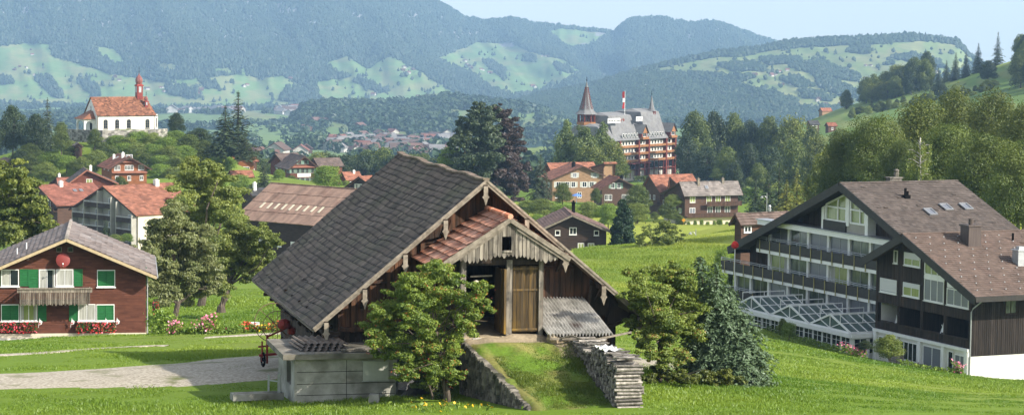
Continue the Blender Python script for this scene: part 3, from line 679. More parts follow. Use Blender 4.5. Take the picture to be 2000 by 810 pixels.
    # low post fence between trough and shed
    m=MB(); e=pix(545,770,108.4); m.beam(e,e+Z*.95,.13,.13,.5); e2=e+V(-.5,.3,0); m.beam(e2,e2+Z*.85,.08,.08,.7); m.beam(e+Z*.6,e2+Z*.6,.05,.05,.6); e3=e+V(-1.3,.5,0)
    tag(m.build('standpipe_post',M['metal']),'short grey posts with a pipe at the corner of the shed','post')
    # red hay machine
    t=thing('hay_rake','old red wheel rake hay machine parked behind the concrete shed','farm machine',pix(541,712,118.5),R(20))
    red=mat('rusty_red_paint',(.28,.025,.02),(.14,.025,.018),(5,5,5),.6,.3)
    m=MB(); m.beam((-.9,0,.5),(.9,0,.6),.12,.12); m.beam((-.5,0,.1),(-.5,0,1.5),.09,.09); m.beam((-.75,0,.2),(-.75,0,1.2),.07,.07); m.beam((.5,0,.2),(-.1,.1,1.3),.08,.08); m.beam((-.9,.2,.9),(.2,.2,.95),.08,.08); m.beam((-.5,0,1.4),(.7,0,1.9),.08,.08); m.build('frame',red,t)
    m=MB(); m.lathe([(.1,-.2),(.28,-.15),(.33,.0),(.28,.22),(.1,.3)],10,(.35,0,1.95)); m.lathe([(.08,-.2),(.2,-.15),(.22,.1),(.08,.2)],10,(.75,.1,1.65)); m.build('gearbox',red,t)
    for k,(cx,cz,rr) in enumerate(((-.2,2.1,.95),(.05,1.9,.75))):
        m=MB(); P=[(cx+rr*math.cos(a*6.283/18),.1*k,cz+rr*math.sin(a*6.283/18)) for a in range(19)]; m.tube(P,.02,4,cap=False)
        for a in range(8): m.tube([(cx,.1*k,cz),(cx+rr*math.cos(a*.785),.1*k+.05,cz+rr*math.sin(a*.785))],.014,4)
        m.build('rake_wheel',mat('rusty_wire',(.12,.06,.04),(.2,.13,.1),(5,5,5),.7,.2),t)
    m=MB(); m.lathe([(.3,-.07),(.34,0),(.3,.07)],14,(0,0,0)); 
    for sx in(-.7,.7):
        m=MB(); P=[(sx,.32*math.cos(a*6.283/14),.3+.32*math.sin(a*6.283/14)) for a in range(15)]; m.tube(P,.06,6,cap=False); m.tube([(sx-.08,0,.3),(sx+.08,0,.3)],.1,8); m.build('wheel',M['dark'],t)
build_barn_bits()
# ================================================================== RED CHALET (left)
def flowerbox(name,label,cat,P,r,n,w,h,seed,colA,colB,group=None,colG=(.04,.1,.02)):
    """geranium box: trough, leaves and flowers"""
    rg=np.random.default_rng(seed); t=thing(name,label,cat,P,0,group); r=np.array(r);n=np.array(n)
    m=MB(); m.obox(V(0,0,0),r,Z,n,w,.18,.22); m.build('planter',M['barn_dark'],t)
    def q(N,s,lo,hi,out):
        c=(rg.random(N)-.5)[:,None]*w*1.06*r+Z*(lo+(hi-lo)*rg.random(N))[:,None]+n*(rg.random(N)*out)[:,None]
        a=rg.normal(0,1,(N,3)); b=rg.normal(0,1,(N,3)); a/=np.linalg.norm(a,axis=1)[:,None]; b/=np.linalg.norm(b,axis=1)[:,None]; s=s*(.6+.8*rg.random(N))[:,None]
        return np.stack([c-a*s,c-b*s,c+a*s,c+b*s],1).reshape(-1,3)
    link('leaves',npmesh('leaves',q(420,.065,-h*1.0,h*.45,.4),4,leafmat('geranium_leaf',(.03,.08,.015),(.07,.15,.03)),tint=rg.random(420)),t)
    link('flowers',npmesh('flowers',q(230,.06,-h*1.2,h*.5,.45),4,leafmat('geranium_petal',colA,colB,trans=.2),tint=np.clip(rg.normal(.45,.5,230),0,1)),t)
    return t
def build_chalet():
    A=R(-9); P0=pix(285,657,175.)
    t=thing('chalet','red brown shingled chalet with green shutters and a grey tiled roof on the left','house',P0,-A)
    HWc=5.6; cx=-5.6; za=7.25; s=.43; L=12.; go=1.2; eo=.75; W=HWc+eo
    wall=mat('red_shingle',(.082,.03,.018),(.122,.045,.027),(1,1,6),.85,.35,.3)
    b=MB()  # rows of small shingles on the gable
    zt=lambda x: za-.25-s*abs(x-cx)
    b.prism([(-11.2,.25),(0,.25),(0,zt(0)),(cx,zt(cx)),(-11.2,zt(-11.2))],1,0.03,L,.4)
    z=.25
    while z<za-.5:
        x=-11.2
        hw=min(5.6,(za-.3-z)/s-0.05); x=cx-hw; e=cx+hw
        while x<e:
            w=random.uniform(.5,.9); x1=min(x+w,e); b.face([(x,.0+.03,z+.14),(x1,.03,z+.14),(x1,0.0,z),(x,0.0,z)],random.gauss(.5,.16)); x=x1
        z+=.13
    b.build('wall',wall,t)
    b=MB(); b.box(-11.25,.03,-.03,L,-.6,.3); b.build('plinth',M['cream'],t)
    # roof
    rf=MB(); yv=-go; d1=V(-1,0,-s)/math.hypot(1,s); d2=V(1,0,-s)/math.hypot(1,s); sl=W*math.hypot(1,s); Lr=L+go*2
    slab(rf,V(cx,yv,za),V(0,1,0),d1,Lr,sl,.1,.3); slab(rf,V(cx,yv+.002,za-.002),V(0,1,0),d2,Lr,sl,.1,.3)
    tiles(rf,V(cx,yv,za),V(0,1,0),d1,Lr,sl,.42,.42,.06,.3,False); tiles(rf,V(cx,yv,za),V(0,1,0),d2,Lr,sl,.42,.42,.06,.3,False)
    rf.build('roof',roofmat('grey_brown_tile',(.19,.155,.14),.45,(.26,.24,.23)),t)
    rd=MB()
    for i in range(34): rd.tube([(cx,yv+Lr*i/34,za+.05),(cx,yv+Lr*(i+1.02)/34,za+.03)],[.14,.12],6,random.random())
    rd.build('ridge_tiles',roofmat('ridge_grey',(.32,.29,.27),.3),t)
    vb=MB()
    for sg in(-1,1):
        vb.beam((cx,yv-.02,za-.13),(cx+sg*W,yv-.02,za-.13-s*W),.05,.2,.8); vb.beam((cx,yv+.05,za-.2),(cx+sg*W,yv+.05,za-.2-s*W),.12,.1,.4)
    build_each(vb,'verge_board',mat('pale_verge',(.32,.24,.14),(.4,.32,.2),(4,4,4),.8,.3),t)
    un=MB()
    for x in(cx-5.3,cx-2.7,cx,cx+2.7,cx+5.3): un.beam((x,yv+.1,za-.32-s*abs(x-cx)),(x,0,za-.32-s*abs(x-cx)),.16,.2,.4)
    build_each(un,'purlin',M['barn_dark'],t)
    gt=MB(); gt.tube([(W+cx+.04,yv,za-s*W-.08),(W+cx+.04,L+go,za-s*W-.08)],.08,8); gt.build('gutter',M['metal'],t)
    dp=MB(); dp.tube([(.12,.35,za-s*W-.1),(.1,.3,4),(.1,.3,.2)],.05,8); dp.build('downpipe',M['metal'],t)
    r=V(1,0,0); n=V(0,-1,0); wf=M['white']; gl=M['glass']
    # upper floor
    window(t,(-9.6,0,3.72),r,n,1.25,1.2,wf,gl,2,curtain=[(-1,.5)],fw=.06)
    shutter(t,V(-8.6,0,3.72),r,n,.62,1.22,M['green']); shutter(t,V(-10.6,0,3.72),r,n,.62,1.22,M['green'])
    window(t,(-7.0,0,3.3),r,n,1.15,1.62,wf,gl,2,curtain=[(-1,.52),(1,.12)],fw=.06,sill=False); shutter(t,V(-7.95,0,3.6),r,n,.66,1.32,M['green'])
    window(t,(-5.75,0,3.7),r,n,1.2,1.22,wf,gl,2,curtain=[(-1,.5),(1,.5)],fw=.06); shutter(t,V(-4.8,0,3.7),r,n,.62,1.22,M['green'])
    f=window(t,(-2.83,0,3.64),r,n,1.28,1.22,wf,M['dark'],1,fw=.06); 
    for x in(-3.13,-2.53): shutter(t,V(x,-.02,3.7),r,n,.58,1.1,M['green'])
    # lower floor
    window(t,(-9.6,0,1.22),r,n,1.28,1.2,wf,M['dark'],1,fw=.06)
    for x in(-9.9,-9.3): shutter(t,V(x,-.02,1.28),r,n,.58,1.08,M['green'])
    window(t,(-8.3,0,1.22),r,n,1.2,1.2,wf,M['glass_green'],2,curtain=[(-1,.2),(1,.2)],fw=.06); shutter(t,V(-7.35,0,1.2),r,n,.6,1.22,M['green'])
    window(t,(-4.2,0,1.2),r,n,1.22,1.2,wf,gl,2,curtain=[(-1,.5),(1,.5)],fw=.06); shutter(t,V(-5.15,0,1.2),r,n,.6,1.22,M['green'])
    window(t,(-2.88,0,1.18),r,n,1.28,1.2,wf,M['dark'],1,fw=.06)
    for x in(-3.18,-2.58): shutter(t,V(x,-.02,1.24),r,n,.58,1.08,M['green'])
    window(t,(-6.15,0,6.15),r,n,.4,.36,M['pale_wood'],gl,1,fw=.05,sill=False); window(t,(-5.35,0,6.15),r,n,.4,.36,M['pale_wood'],gl,1,fw=.05,sill=False)
    for y,z in((1.2,3.7),(1.4,1.2)): shutter(t,V(0.0,y,z),V(0,1,0),V(1,0,0),.6,1.2,M['green'])
    # balcony
    bl=MB(); x0,x1,yb=-8.85,-4.0,-1.25
    bl.box(x0,x1,yb,0,2.62,2.76,.6); bl.beam((x0-.2,yb,3.68),(x1+.2,yb,3.68),.24,.07,1); bl.box(x0-.2,x1+.2,yb-.04,yb+.02,3.38,3.64,.9); 
    for x in(x0,x1): bl.beam((x,yb,3.6),(x,0,3.6),.08,.08,.7); bl.box(x-.04,x+.04,yb,yb+.08,2.6,3.75,.7)
    x=x0
    while x<x1-.05:
        w=.13; zb=2.5+.06*math.sin(x*20); bl.box(x,x+w-.035,yb-.02,yb+.01,zb,3.42,random.random()); x+=w
    for x in(x0,x1):
        y=yb
        while y<-.1: bl.box(x-.02,x+.02,y,y+.1,2.55,3.4,random.random()); y+=.14
    bl.build('balcony',mat('balcony_wood',(.085,.07,.055),(.2,.17,.135),(9,9,.8),.9,.5,.3),t)
    # chimney off to the left and two vent pipes
    c=MB(); c.box(-11.6,-11.0,3.5,4.1,4.2,6.5); c.box(-11.7,-10.9,3.4,4.2,6.5,6.62,.8); c.lathe([(.2,0),(.22,.35),(.1,.5)],8,(-11.3,3.8,6.6)); c.build('chimney',M['concrete'],t)
    c=MB(); c.tube([(-9.2,2.5,5.6),(-9.2,2.5,6.2)],.05,6); c.build('vent_pipe',M['white'],t)
    c=MB(); c.tube([(-8.6,4,5.9),(-8.6,4,6.45)],.05,6); c.build('vent_pipe',M['white'],t)
    # doorstep blocks
    c=MB(); c.box(-10.6,-9.1,-.9,-.05,-.5,.02); c.box(-7.4,-6.1,-.7,-.05,-.5,.1); build_each(c,'step',M['concrete'],t)
    def w(x,y,z): return P0+V(math.cos(A),-math.sin(A),0)*x+V(math.sin(A),math.cos(A),0)*y+Z*z
    rw=V(math.cos(A),-math.sin(A),0); nw=-V(math.sin(A),math.cos(A),0)
    # satellite dish
    d=thing('satellite_dish','round red satellite dish under the gable of the red chalet','satellite dish',w(-5.86,-.45,5.62),-A)
    m=MB(); prev=None
    for i in range(6):
        q=i/5; rr=.5*q+.001; ring=[(rr*math.cos(6.283*j/20),-.2+.09*q*q,rr*math.sin(6.283*j/20)) for j in range(20)]
        ring=[(x,y+.35*z*.5,z) for x,y,z in ring]
        if prev:
            for j in range(20): m.face([prev[j],prev[(j+1)%20],ring[(j+1)%20],ring[j]])
        prev=ring
    m.build('dish',mat('red_dish',(.24,.045,.04),(.19,.035,.03),(2,2,2),.5,.1),d,True)
    m=MB(); m.tube([(0,-.2,-.45),(0,-.65,-.25)],.025,6); m.lathe([(.03,-.06),(.06,0),(.03,.08)],8,(0,-.66,-.22)); m.build('feed_arm',M['metal'],d)
    m=MB(); m.tube([(0,.0,0),(0,.2,-.1),(0,.42,-.1)],.035,6); m.build('bracket',M['metal'],d)
    red=(.72,.025,.02); pk=(.8,.16,.24); wh=(.75,.6,.6)
    G='geranium boxes under the chalet windows'
    flowerbox('flower_box','geranium box of mostly pink flowers at the far left window of the red chalet','flower box',w(-9.7,-.08,.95),rw,nw,1.3,.42,1,pk,red,G)
    flowerbox('flower_box','pink and red geranium box under the green curtained window','flower box',w(-8.35,-.08,.95),rw,nw,1.2,.45,2,red,pk,G)
    flowerbox('flower_box','dense bright red geranium box under the net curtained lower window','flower box',w(-4.25,-.08,.9),rw,nw,1.35,.45,3,red,pk,G)
    flowerbox('flower_box','red and orange geranium box under the shuttered lower right window','flower box',w(-2.85,-.08,.88),rw,nw,1.3,.42,4,(.8,.08,.03),pk,G)
    flowerbox('hanging_basket','red geranium basket hanging on the right corner of the red chalet','flower basket',w(.5,.9,2.15),nw,rw,.8,.5,5,red,pk)
    for i,(x,lab) in enumerate(((-7.0,'left of the pair'),(-5.1,''),(-4.35,''),(-2.0,''))):
        pass
    for x,lab in((-5.35,'small red and white pennant at the left end of the red geraniums'),(-2.95,'small red and white pennant between the two red geranium boxes'),(-7.62,'small red and white pennant at the right of the pink geraniums'),(-2.15,'small red and white pennant at the right end of the geraniums')):
        m=MB(); m.tube([w(x,-.25,.75),w(x+.1,-.35,1.45)],.012,5); m.face([w(x+.02,-.27,.95),w(x+.24,-.33,1.0),w(x+.3,-.34,1.2),w(x+.1,-.33,1.38)],.9)
        o=m.build('pennant',M['white']); tag(o,lab,'flag','pennants in the geraniums')
        k=MB(); k.face([w(x+.05,-.29,1.0),w(x+.15,-.32,1.02),w(x+.17,-.33,1.12),w(x+.07,-.31,1.13)]); k.build('emblem',mat('flag_red',(.6,.02,.02)),o)
    # stones along the wall
    m=MB()
    for i in range(150):
        x=-11+random.random()*11.6; 
        if -7.4<x<-6.1 or x<-9.1 and random.random()<.9: continue
        q=w(x,-.35-random.random()*.75,-.05); rr=random.uniform(.09,.2); m.lathe([(rr*.7,-.1),(rr,.0),(rr*.8,rr*.6),(rr*.2,rr*.85)],6,q,random.random(),random.random()*3)
    tag(m.build('cobbles',mat('river_stones',(.3,.27,.21),(.5,.46,.39),(5,5,5),.9,.6)),'strip of pale river stones along the foot of the red chalet','stones',kind='stuff')
    m=MB(); q=pix(296,668,172.); m.beam(q-Z*.2,q+Z*1.1,.09,.09,.6); tag(m.build('fence_post',M['pale_wood']),'lone thin wooden post in the grass right of the red chalet','post')
build_chalet()
# ================================================================== CHALET HOTEL (right)
HH=math.atan2(-2147,4770); hfd=V(math.sin(HH),math.cos(HH),0); hrd=V(math.cos(HH),-math.sin(HH),0); HC=pix(1893,735,205.)
def hw(x,y,z): return HC+hrd*x+hfd*y+Z*z
def build_hotel():
    t=thing('chalet_hotel','large dark brown hotel with white balcony bands and a brown tiled roof on the right','hotel',HC,-HH)
    dk=mat('dark_stained_boards',(.018,.013,.010),(.04,.027,.019),(6,6,.5),.85,.4,.25,stain=(.055,.032,.016),sscale=.8,slo=.6,shi=.8)
    wh=M['white']; n=V(-1,0,0); r=V(0,-1,0)
    rt1=roofmat('hotel_tile_grey',(.098,.08,.07),.3,(.095,.075,.064)); rt2=roofmat('hotel_tile_red',(.125,.09,.073),.22,(.125,.082,.066))
    tr=mat('dark_trim',(.022,.021,.019),(.035,.032,.028),(2,2,2),.6,.2)
    # --- main block
    y0,y1,ya,za,s=3.5,45.5,24.5,14.67,.38; x0,x1=2.0,15.2; sl=21*math.hypot(1,s); dL=V(0,1,-s)/math.hypot(1,s); dR=V(0,-1,-s)/math.hypot(1,s)
    m=MB(); slab(m,V(x0,ya,za),V(1,0,0),dL,x1-x0,sl,.25); slab(m,V(x0,ya-.003,za-.003),V(1,0,0),dR,x1-x0,sl,.25)
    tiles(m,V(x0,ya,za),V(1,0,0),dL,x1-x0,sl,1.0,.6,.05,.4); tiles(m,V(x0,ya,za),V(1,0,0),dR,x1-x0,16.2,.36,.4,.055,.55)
    for i in range(40): m.beam((x0+(x1-x0)*i/40,ya,za+.06),(x0+(x1-x0)*(i+.96)/40,ya,za+.06),.3,.09,random.random())
    m.build('roof',rt1,t)
    m=MB()
    for d in(dL,dR): m.beam(V(x0-.02,ya,za-.3),V(x0-.02,ya,za-.3)+d*sl,.1,.75); m.beam(V(x1,ya,za-.2),V(x1,ya,za-.2)+d*sl,.08,.4)
    m.beam((x0,y1,za-s*21-.35),(x1,y1,za-s*21-.35),.1,.5); build_each(m,'verge_board',tr,t)
    zt=lambda y: za-.3-s*abs(y-ya)
    m=MB(); m.prism([(44.5,-1.5),(14.7,-1.5),(14.7,zt(14.7)),(ya,zt(ya)),(44.5,zt(44.5))],0,4.05,14.6,.4)
    y=14.8
    while y<44.4:
        w=.22
        zz=min(zt(y),zt(y+w)); m.box(3.98+random.uniform(-.015,.015),4.06,y,y+w-.02,(9.9 if y<40.7 else 4.0),zz,random.random()) if zz>10 or y>40.7 else None
        y+=w
    m.build('wall',dk,t)
    # white floor bands and posts, blinds behind
    m=MB()
    for z0,z1,xa,ya0,yb in((9.45,9.9,2.75,14.7,41.0),(6.68,7.08,2.7,14.7,41.0),(3.9,4.28,2.7,14.7,47.9)): m.box(xa,4.0,ya0,yb,z0,z1,.6)
    m.box(3.3,4.0,14.7,47,1.2,1.5)
    m.build('floor_band',wh,t)
    m=MB(); m.box(2.6,4.0,14.9,41.1,9.9,10.0); m.build('band_roof',M['metal'],t)
    cols=[40.3,36.55,32.85,29.15,25.45,21.75,18.1,14.95]; low=[47.0,43.9]+cols
    for z0,h,cc in((7.08,2.37,cols),(4.28,2.4,cols),(1.5,2.4,low)):
        m=MB()
        for c in cc: m.box(3.75,4.05,c-.19,c+.19,z0,z0+h,.6)
        build_each(m,'post',wh,t)
        for a,b in zip(cc[:-1],cc[1:]):
            w=a-b-.42; c=(a+b)/2; k=random.random(); q=round(c)
            pane=M['glass_blind']
            if (z0>4 and z0<5 and q in(38,)) : pane=M['glass_green']
            if (z0>4 and z0<5 and q in(27,)) : pane=M['glass_green']
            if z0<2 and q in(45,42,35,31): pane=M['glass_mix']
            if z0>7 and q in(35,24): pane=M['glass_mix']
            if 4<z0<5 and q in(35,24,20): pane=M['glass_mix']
            f=window(t,(3.98,c,z0+.02),r,n,w,h-.06,wh if pane is M['glass_green'] else M['metal'],pane,2,0,False,.07,curtain=([(-1,.5)] if False else ([(1,.75)] if q==38 and 4<z0<5 else ([(-1,.8)] if q==27 and 4<z0<5 else None))))
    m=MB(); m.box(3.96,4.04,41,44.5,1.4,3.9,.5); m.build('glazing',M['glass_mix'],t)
    # balcony parapets with brass posts and a steel rail
    brass=mat('brass_post',(.22,.19,.07),(.3,.26,.1),(2,2,2),.5,.2)
    for z0,xa,ya0,yb in((7.08,2.65,14.8,41.0),(4.28,2.6,14.8,48.0),(1.5,2.6,41,48.0)):
        p=MB(); p.box(xa,xa+.08,ya0,yb,z0-.05,z0+.85,.5)
        if yb>45: p.box(xa+.08,4.2,yb-.08,yb,z0-.05,z0+.85,.5)
        po=p.build('balcony_parapet',tr,t)
        b=MB(); y=yb-.8
        while y>ya0: b.box(xa-.05,xa-.005,y-.06,y+.06,z0-.35,z0+.95,.5); y-=1.95
        build_each(b,'balcony_post',brass,po)
        b=MB(); 
        for dz in(1.05,1.22): b.tube([(xa,ya0,z0+dz),(xa,yb,z0+dz)],.035,6)
        y=yb
        while y>ya0: b.beam((xa+.05,y,z0+.8),(xa+.05,y,z0+1.24),.04,.04); y-=1.95
        b.build('balcony_rail',M['metal'],po)
    # gable dormer window group
    m=MB(); m.box(3.2,4.0,21.3,29.2,9.98,10.9,.4); 
    m.build('gable_base',M['greyrender'],t)
    m=MB(); m.prism([(29.4,10.0),(28.9,10.0),(28.9,12.2),(29.4,12.0)],0,3.1,4.0); m.prism([(21.2,10.0),(21.7,10.0),(21.7,12.3),(21.2,12.1)],0,3.1,4.0); m.box(3.1,4.0,24.5,25.0,10.6,13.2); build_each(m,'gable_pier',wh,t)
    def poly_window(pts,frame,pane,mull,tr_z=None):
        f=MB(); k=len(pts)
        for i in range(k):
            a=pts[i];b=pts[(i+1)%k]; f.beam((3.2,a[0],a[1]),(3.2,b[0],b[1]),.16,.16)
        for yv,zl,zh in mull: f.beam((3.21,yv,zl),(3.21,yv,zh),.12,.14)
        if tr_z: f.beam((3.2,pts[0][0],tr_z),(3.2,pts[1][0],tr_z),.14,.14)
        fo=f.build('window',frame,t); p=MB(); p.face([(3.28,a[0],a[1]) for a in pts]); p.build('pane',pane,fo)
    poly_window([(28.7,10.95),(25.1,10.95),(25.1,13.6),(28.7,12.35)],wh,M['glass_green'],[(26.6,10.95,13.1)],12.2)
    poly_window([(24.3,10.95),(21.8,10.95),(21.8,12.5),(24.3,13.4)],wh,M['glass_green'],[(22.7,10.95,12.8)],12.2)
    m=MB(); m.box(3.05,3.2,25.0,29.0,9.98,10.9); m.build('gable_panel',tr,t)
    # --- front wing
    ya,za,sL,sR=8.9,11.35,.43,.383; x0,x1=-1.2,19.0; dL=V(0,1,-sL)/math.hypot(1,sL); dR=V(0,-1,-sR)/math.hypot(1,sR); lL=6.5*math.hypot(1,sL); lR=11.2*math.hypot(1,sR)
    m=MB(); slab(m,V(x0,ya,za),V(1,0,0),dL,x1-x0,lL,.22); slab(m,V(x0,ya-.003,za-.003),V(1,0,0),dR,x1-x0,lR,.22)
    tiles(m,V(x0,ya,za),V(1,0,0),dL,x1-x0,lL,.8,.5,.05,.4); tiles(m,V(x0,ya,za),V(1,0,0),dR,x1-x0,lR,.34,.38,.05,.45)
    for i in range(50): m.beam((x0+(x1-x0)*i/50,ya,za+.05),(x0+(x1-x0)*(i+.96)/50,ya,za+.05),.28,.08,random.random())
    ro=m.build('roof',rt2,t)
    m=MB()
    for i in range(9):
        for j in range(14):
            q=V(x0+.8+j*1.45+(i%2)*.7,ya,za+.08)+dR*(1.0+i*1.25); m.box(q[0]-.045,q[0]+.045,q[1]-.04,q[1]+.04,q[2],q[2]+.08,.5)
    m.build('snow_guard',M['metal'],ro)
    m=MB()
    for d,l in((dL,lL),(dR,lR)): m.beam(V(x0-.03,ya,za-.32),V(x0-.03,ya,za-.32)+d*l,.1,.7)
    m.beam((x0,ya-11.25,za-sR*11.2-.2),(x1,ya-11.25,za-sR*11.2-.2),.12,.45); build_each(m,'verge_board',tr,t)
    zt=lambda y: za-.28-(sL*(y-ya) if y>ya else sR*(ya-y))
    def wallrect(ya_,yb_,za_,zb_,m):
        y=ya_
        while y<yb_-.01:
            w=min(.21,yb_-y); zz=min(zb_,zt(y),zt(y+w))
            if zz>za_: m.box(-.03+random.uniform(-.012,.012),.12,y,y+w-.015,za_,zz,random.random())
            y+=w
    m=MB(); m.prism([(14.7,4.9),(0,4.9),(0,zt(0)),(ya,zt(ya)),(14.7,zt(14.7))],0,.1,.5,.3); m.box(.1,.5,0,14.7,2.15,3.1,.3); m.box(2.2,2.3,.1,14.6,2.1,5,.1)
    for y in(0,3.65,7.3,10.95,14.5): m.box(.0,2.2,max(0.02,y-.15),y+.2,2.2,4.9,.3)
    wallrect(0,14.7,4.75,12,m); wallrect(0,14.7,2.15,3.1,m)
    for y in(0,3.75,7.35,10.95,14.45): wallrect(y,y+.25,3.1,4.75,m)
    m.build('wall',dk,t)
    m=MB(); m.box(.4,18,-.0,.3,1.75,zt(0),.35); x=0.12
    while x<18: m.box(x,x+.19,-.06+random.uniform(-.012,.012),.02,1.72,zt(0)-.02,random.random()); x+=.215
    m.box(17.7,18,.3,14.6,-1.5,8); m.build('side_wall',mat('dark_cladding',(.016,.0125,.0105),(.03,.023,.019),(5,5,.6),.85,.4,.25),t)
    m=MB(); m.box(.0,18,-.02,.4,-7,1.72); m.box(-.02,.35,.4,14.6,-4,2.1); m.box(.35,17.6,14.3,14.6,-4,9); m.box(17.65,18,.4,14.3,-7,1.72); m.build('plinth',M['render'],t)
    m=MB(); m.box(-.3,0,-.05,14.7,2.1,2.35)
    for y in(.3,3.7,7.3,10.9,14.4): m.box(-.28,.05,y-.2,y+.2,-.6,2.12)
    m.build('plinth_band',wh,t)
    def ww(yL,yR,z0,z1,pane,panes=2,blind=0,shut_=False):
        w=yL-yR; f=window(t,(-.05,(yL+yR)/2,z0),r,n,w,z1-z0,wh,pane,panes,0,True,.09)
        if blind:
            b=MB(); b.obox(V(-.05,(yL+yR)/2,z1-blind),r,Z,n,w-.14,blind,.075); b.build('roller_shutter',mat('roller',(.6,.6,.6),(.5,.5,.51),(.3,.3,40),.6,.1),f)
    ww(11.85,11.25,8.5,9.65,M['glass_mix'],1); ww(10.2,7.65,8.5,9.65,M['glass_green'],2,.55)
    ww(13.95,11.3,5.75,7.0,M['glass_blind'],1,1.1); ww(10.25,7.65,5.8,7.0,M['glass_green'],2,.42)
    ww(6.95,3.95,5.75,7.7,M['glass_blind'],3); ww(3.5,.25,5.75,7.2,M['glass_blind'],3)
    def tri(pts,pane,mull):
        f=MB(); k=len(pts)
        for i in range(k):
            a=pts[i];b=pts[(i+1)%k]; f.beam((-.06,a[0],a[1]),(-.06,b[0],b[1]),.12,.12)
        for yv,zl,zh in mull: f.beam((-.06,yv,zl),(-.06,yv,zh),.1,.1)
        fo=f.build('window',wh,t); p=MB(); p.face([(-.05,a[0],a[1]) for a in pts]); p.build('pane',pane,fo)
    tri([(6.9,8.05),(4.0,8.05),(4.0,9.0),(6.9,10.1)],M['glass_green'],[(5.9,8.05,9.7),(5.0,8.05,9.35)])
    m=MB(); m.box(-.1,-.0,3.9,7.0,7.7,8.0); m.prism([(3.5,7.25),(.7,7.25),(.9,7.55),(3.5,8.6)],0,-.08,-.02); m.build('window_band',wh,t)
    # loggia windows, folded chairs
    for yL,yR in((11.95,11.3),(8.2,7.55),(4.6,4.0),(1.2,.5)): 
        window(t,(.75,(yL+yR)/2,3.1),r,n,.8,1.6,wh,M['curtain'],1,0,False,.08)
    m=MB()
    for yL,yR in((13.3,11.2),(10.85,7.6),(7.25,4.0),(3.65,.3)): m.box(-.12,.02,yR-.1,yL+.1,3.05,3.15,.8)
    m.build('loggia_rail',dk,t)
    # ground floor
    ww(14.0,11.7,.2,1.75,M['glass'],3); ww(10.6,7.8,.1,1.8,M['glass'],4); ww(6.9,4.1,-.3,1.85,M['glass_blind'],2); ww(3.1,2.3,-.7,1.85,M['glass'],1); ww(2.1,.5,-.3,1.7,M['glass_blind'],2)
    # right wall windows
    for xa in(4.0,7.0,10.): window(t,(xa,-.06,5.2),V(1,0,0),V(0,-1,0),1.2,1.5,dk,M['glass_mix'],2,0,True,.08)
    m=MB(); m.tube([(.6,-.6,6.4),(.1,-.15,5.8),(-.05,-.12,5.5),(-.05,-.12,-1)],.06,6,.7); m.build('downpipe',M['metal'],t)
    # chimneys
    def rz2(y): return 11.35-.383*(8.9-y)
    c=MB(); c.box(3.9,5.2,6.2,7.5,rz2(6.5)-.5,rz2(6.8)+1.55); c.box(3.8,5.3,6.1,7.6,rz2(6.8)+1.55,rz2(6.8)+1.68,.8); c.tube([(4.5,6.8,rz2(6.8)+1.6),(4.5,6.8,rz2(6.8)+2.2)],.22,8,.3); c.build('chimney',mat('copper_clad',(.06,.045,.04),(.09,.07,.06),(6,6,.5),.6,.2),t)
    c=MB(); c.box(6.5,7.5,2.5,3.4,rz2(2.6)-.5,rz2(3)+1.15); c.box(6.4,7.6,2.4,3.5,rz2(3)+1.15,rz2(3)+1.25,1); c.box(6.7,7.3,2.7,3.2,rz2(3)+1.25,rz2(3)+1.5,.8); c.build('chimney',M['metal'],t)
    c=MB(); c.box(8.3,9.6,25.6,26.4,14.0,14.95,.2); c.box(8.2,9.7,25.5,26.5,14.95,15.05,.4); c.lathe([(.25,0),(.28,.3),(.2,.5),(.3,.6),(.1,.75)],8,(9.3,26.1,15.05)); c.build('chimney',M['stone'],t)
    # skylights and vents on the main roof
    def rz1(y): return 14.67-.38*(24.5-y)
    for x,y in((10.2,18.95),(12.4,18.95),(7.9,18.1)):
        c=MB(); q=V(x,y,rz1(y)+.1); u=V(0,1,.38)/math.hypot(1,.38); a=V(1,0,0); nn=np.cross(a,u)
        for o,w in((-.4,.1),(.4,.1)): c.obox(q+a*o-nn*.0-u*.6,a,u,nn,w,1.3,.12)
        c.obox(q-u*.6,a,u,nn,.8,.1,.12); c.obox(q+u*.6,a,u,nn,.8,.1,.12); so=c.build('skylight',M['metal'],t)
        c=MB(); c.obox(q-u*.55,a,u,nn,.75,1.2,.05); c.build('pane',M['glass_blind'],so)
    c=MB(); c.box(7.0,7.6,21.0,21.6,rz1(21)-.1,rz1(21.3)+.25); c.tube([(7.2,21.3,rz1(21.3)),(7.2,21.3,rz1(21.3)+.9)],.12,6,.2); c.tube([(7.45,21.3,rz1(21.3)),(7.45,21.3,rz1(21.3)+.6)],.1,6,.2); c.build('vent_pipe',M['dark'],t)
    c=MB(); c.tube([(9.2,7.1,rz2(7)),(9.2,7.1,rz2(7)+.7)],.1,6,.2); c.build('vent_pipe',M['dark'],t)
    # --- glass conservatory
    g=thing('conservatory','white conservatory with three pitched glass roofs in front of the balconied hotel','conservatory',HC,-HH)
    m=MB(); xa=-2.0
    m.box(xa,2.7,34.9,35.1,-1.0,1.5); m.box(xa,2.7,15.3,15.5,-1,1.5)
    for a,b in((35,33),(27.7,25.4),(15.7,15.4)): m.box(xa,xa+.15,b,a,-1,1.5)
    m.box(xa,xa+.15,15.4,35,-1,-.05+.0); m.build('wall',wh,g)
    m=MB(); m.box(xa-.35,xa+.35,15.1,35.3,1.45,1.85); m.box(xa-.35,2.7,14.9,15.3,1.45,1.85); m.box(xa,2.8,15.2,35.2,1.55,1.7,.7); m.build('fascia',wh,g)
    y=33.0
    while y>28.2: window(g,(xa+.02,y-.75,0.0),r,n,1.45,1.45,wh,M['glass'],2,2,False,.09); y-=1.6
    y=25.3
    while y>16.5: window(g,(xa+.02,y-.8,-.05),r,n,1.55,1.5,wh,M['glass'],2,2,False,.09); y-=1.62
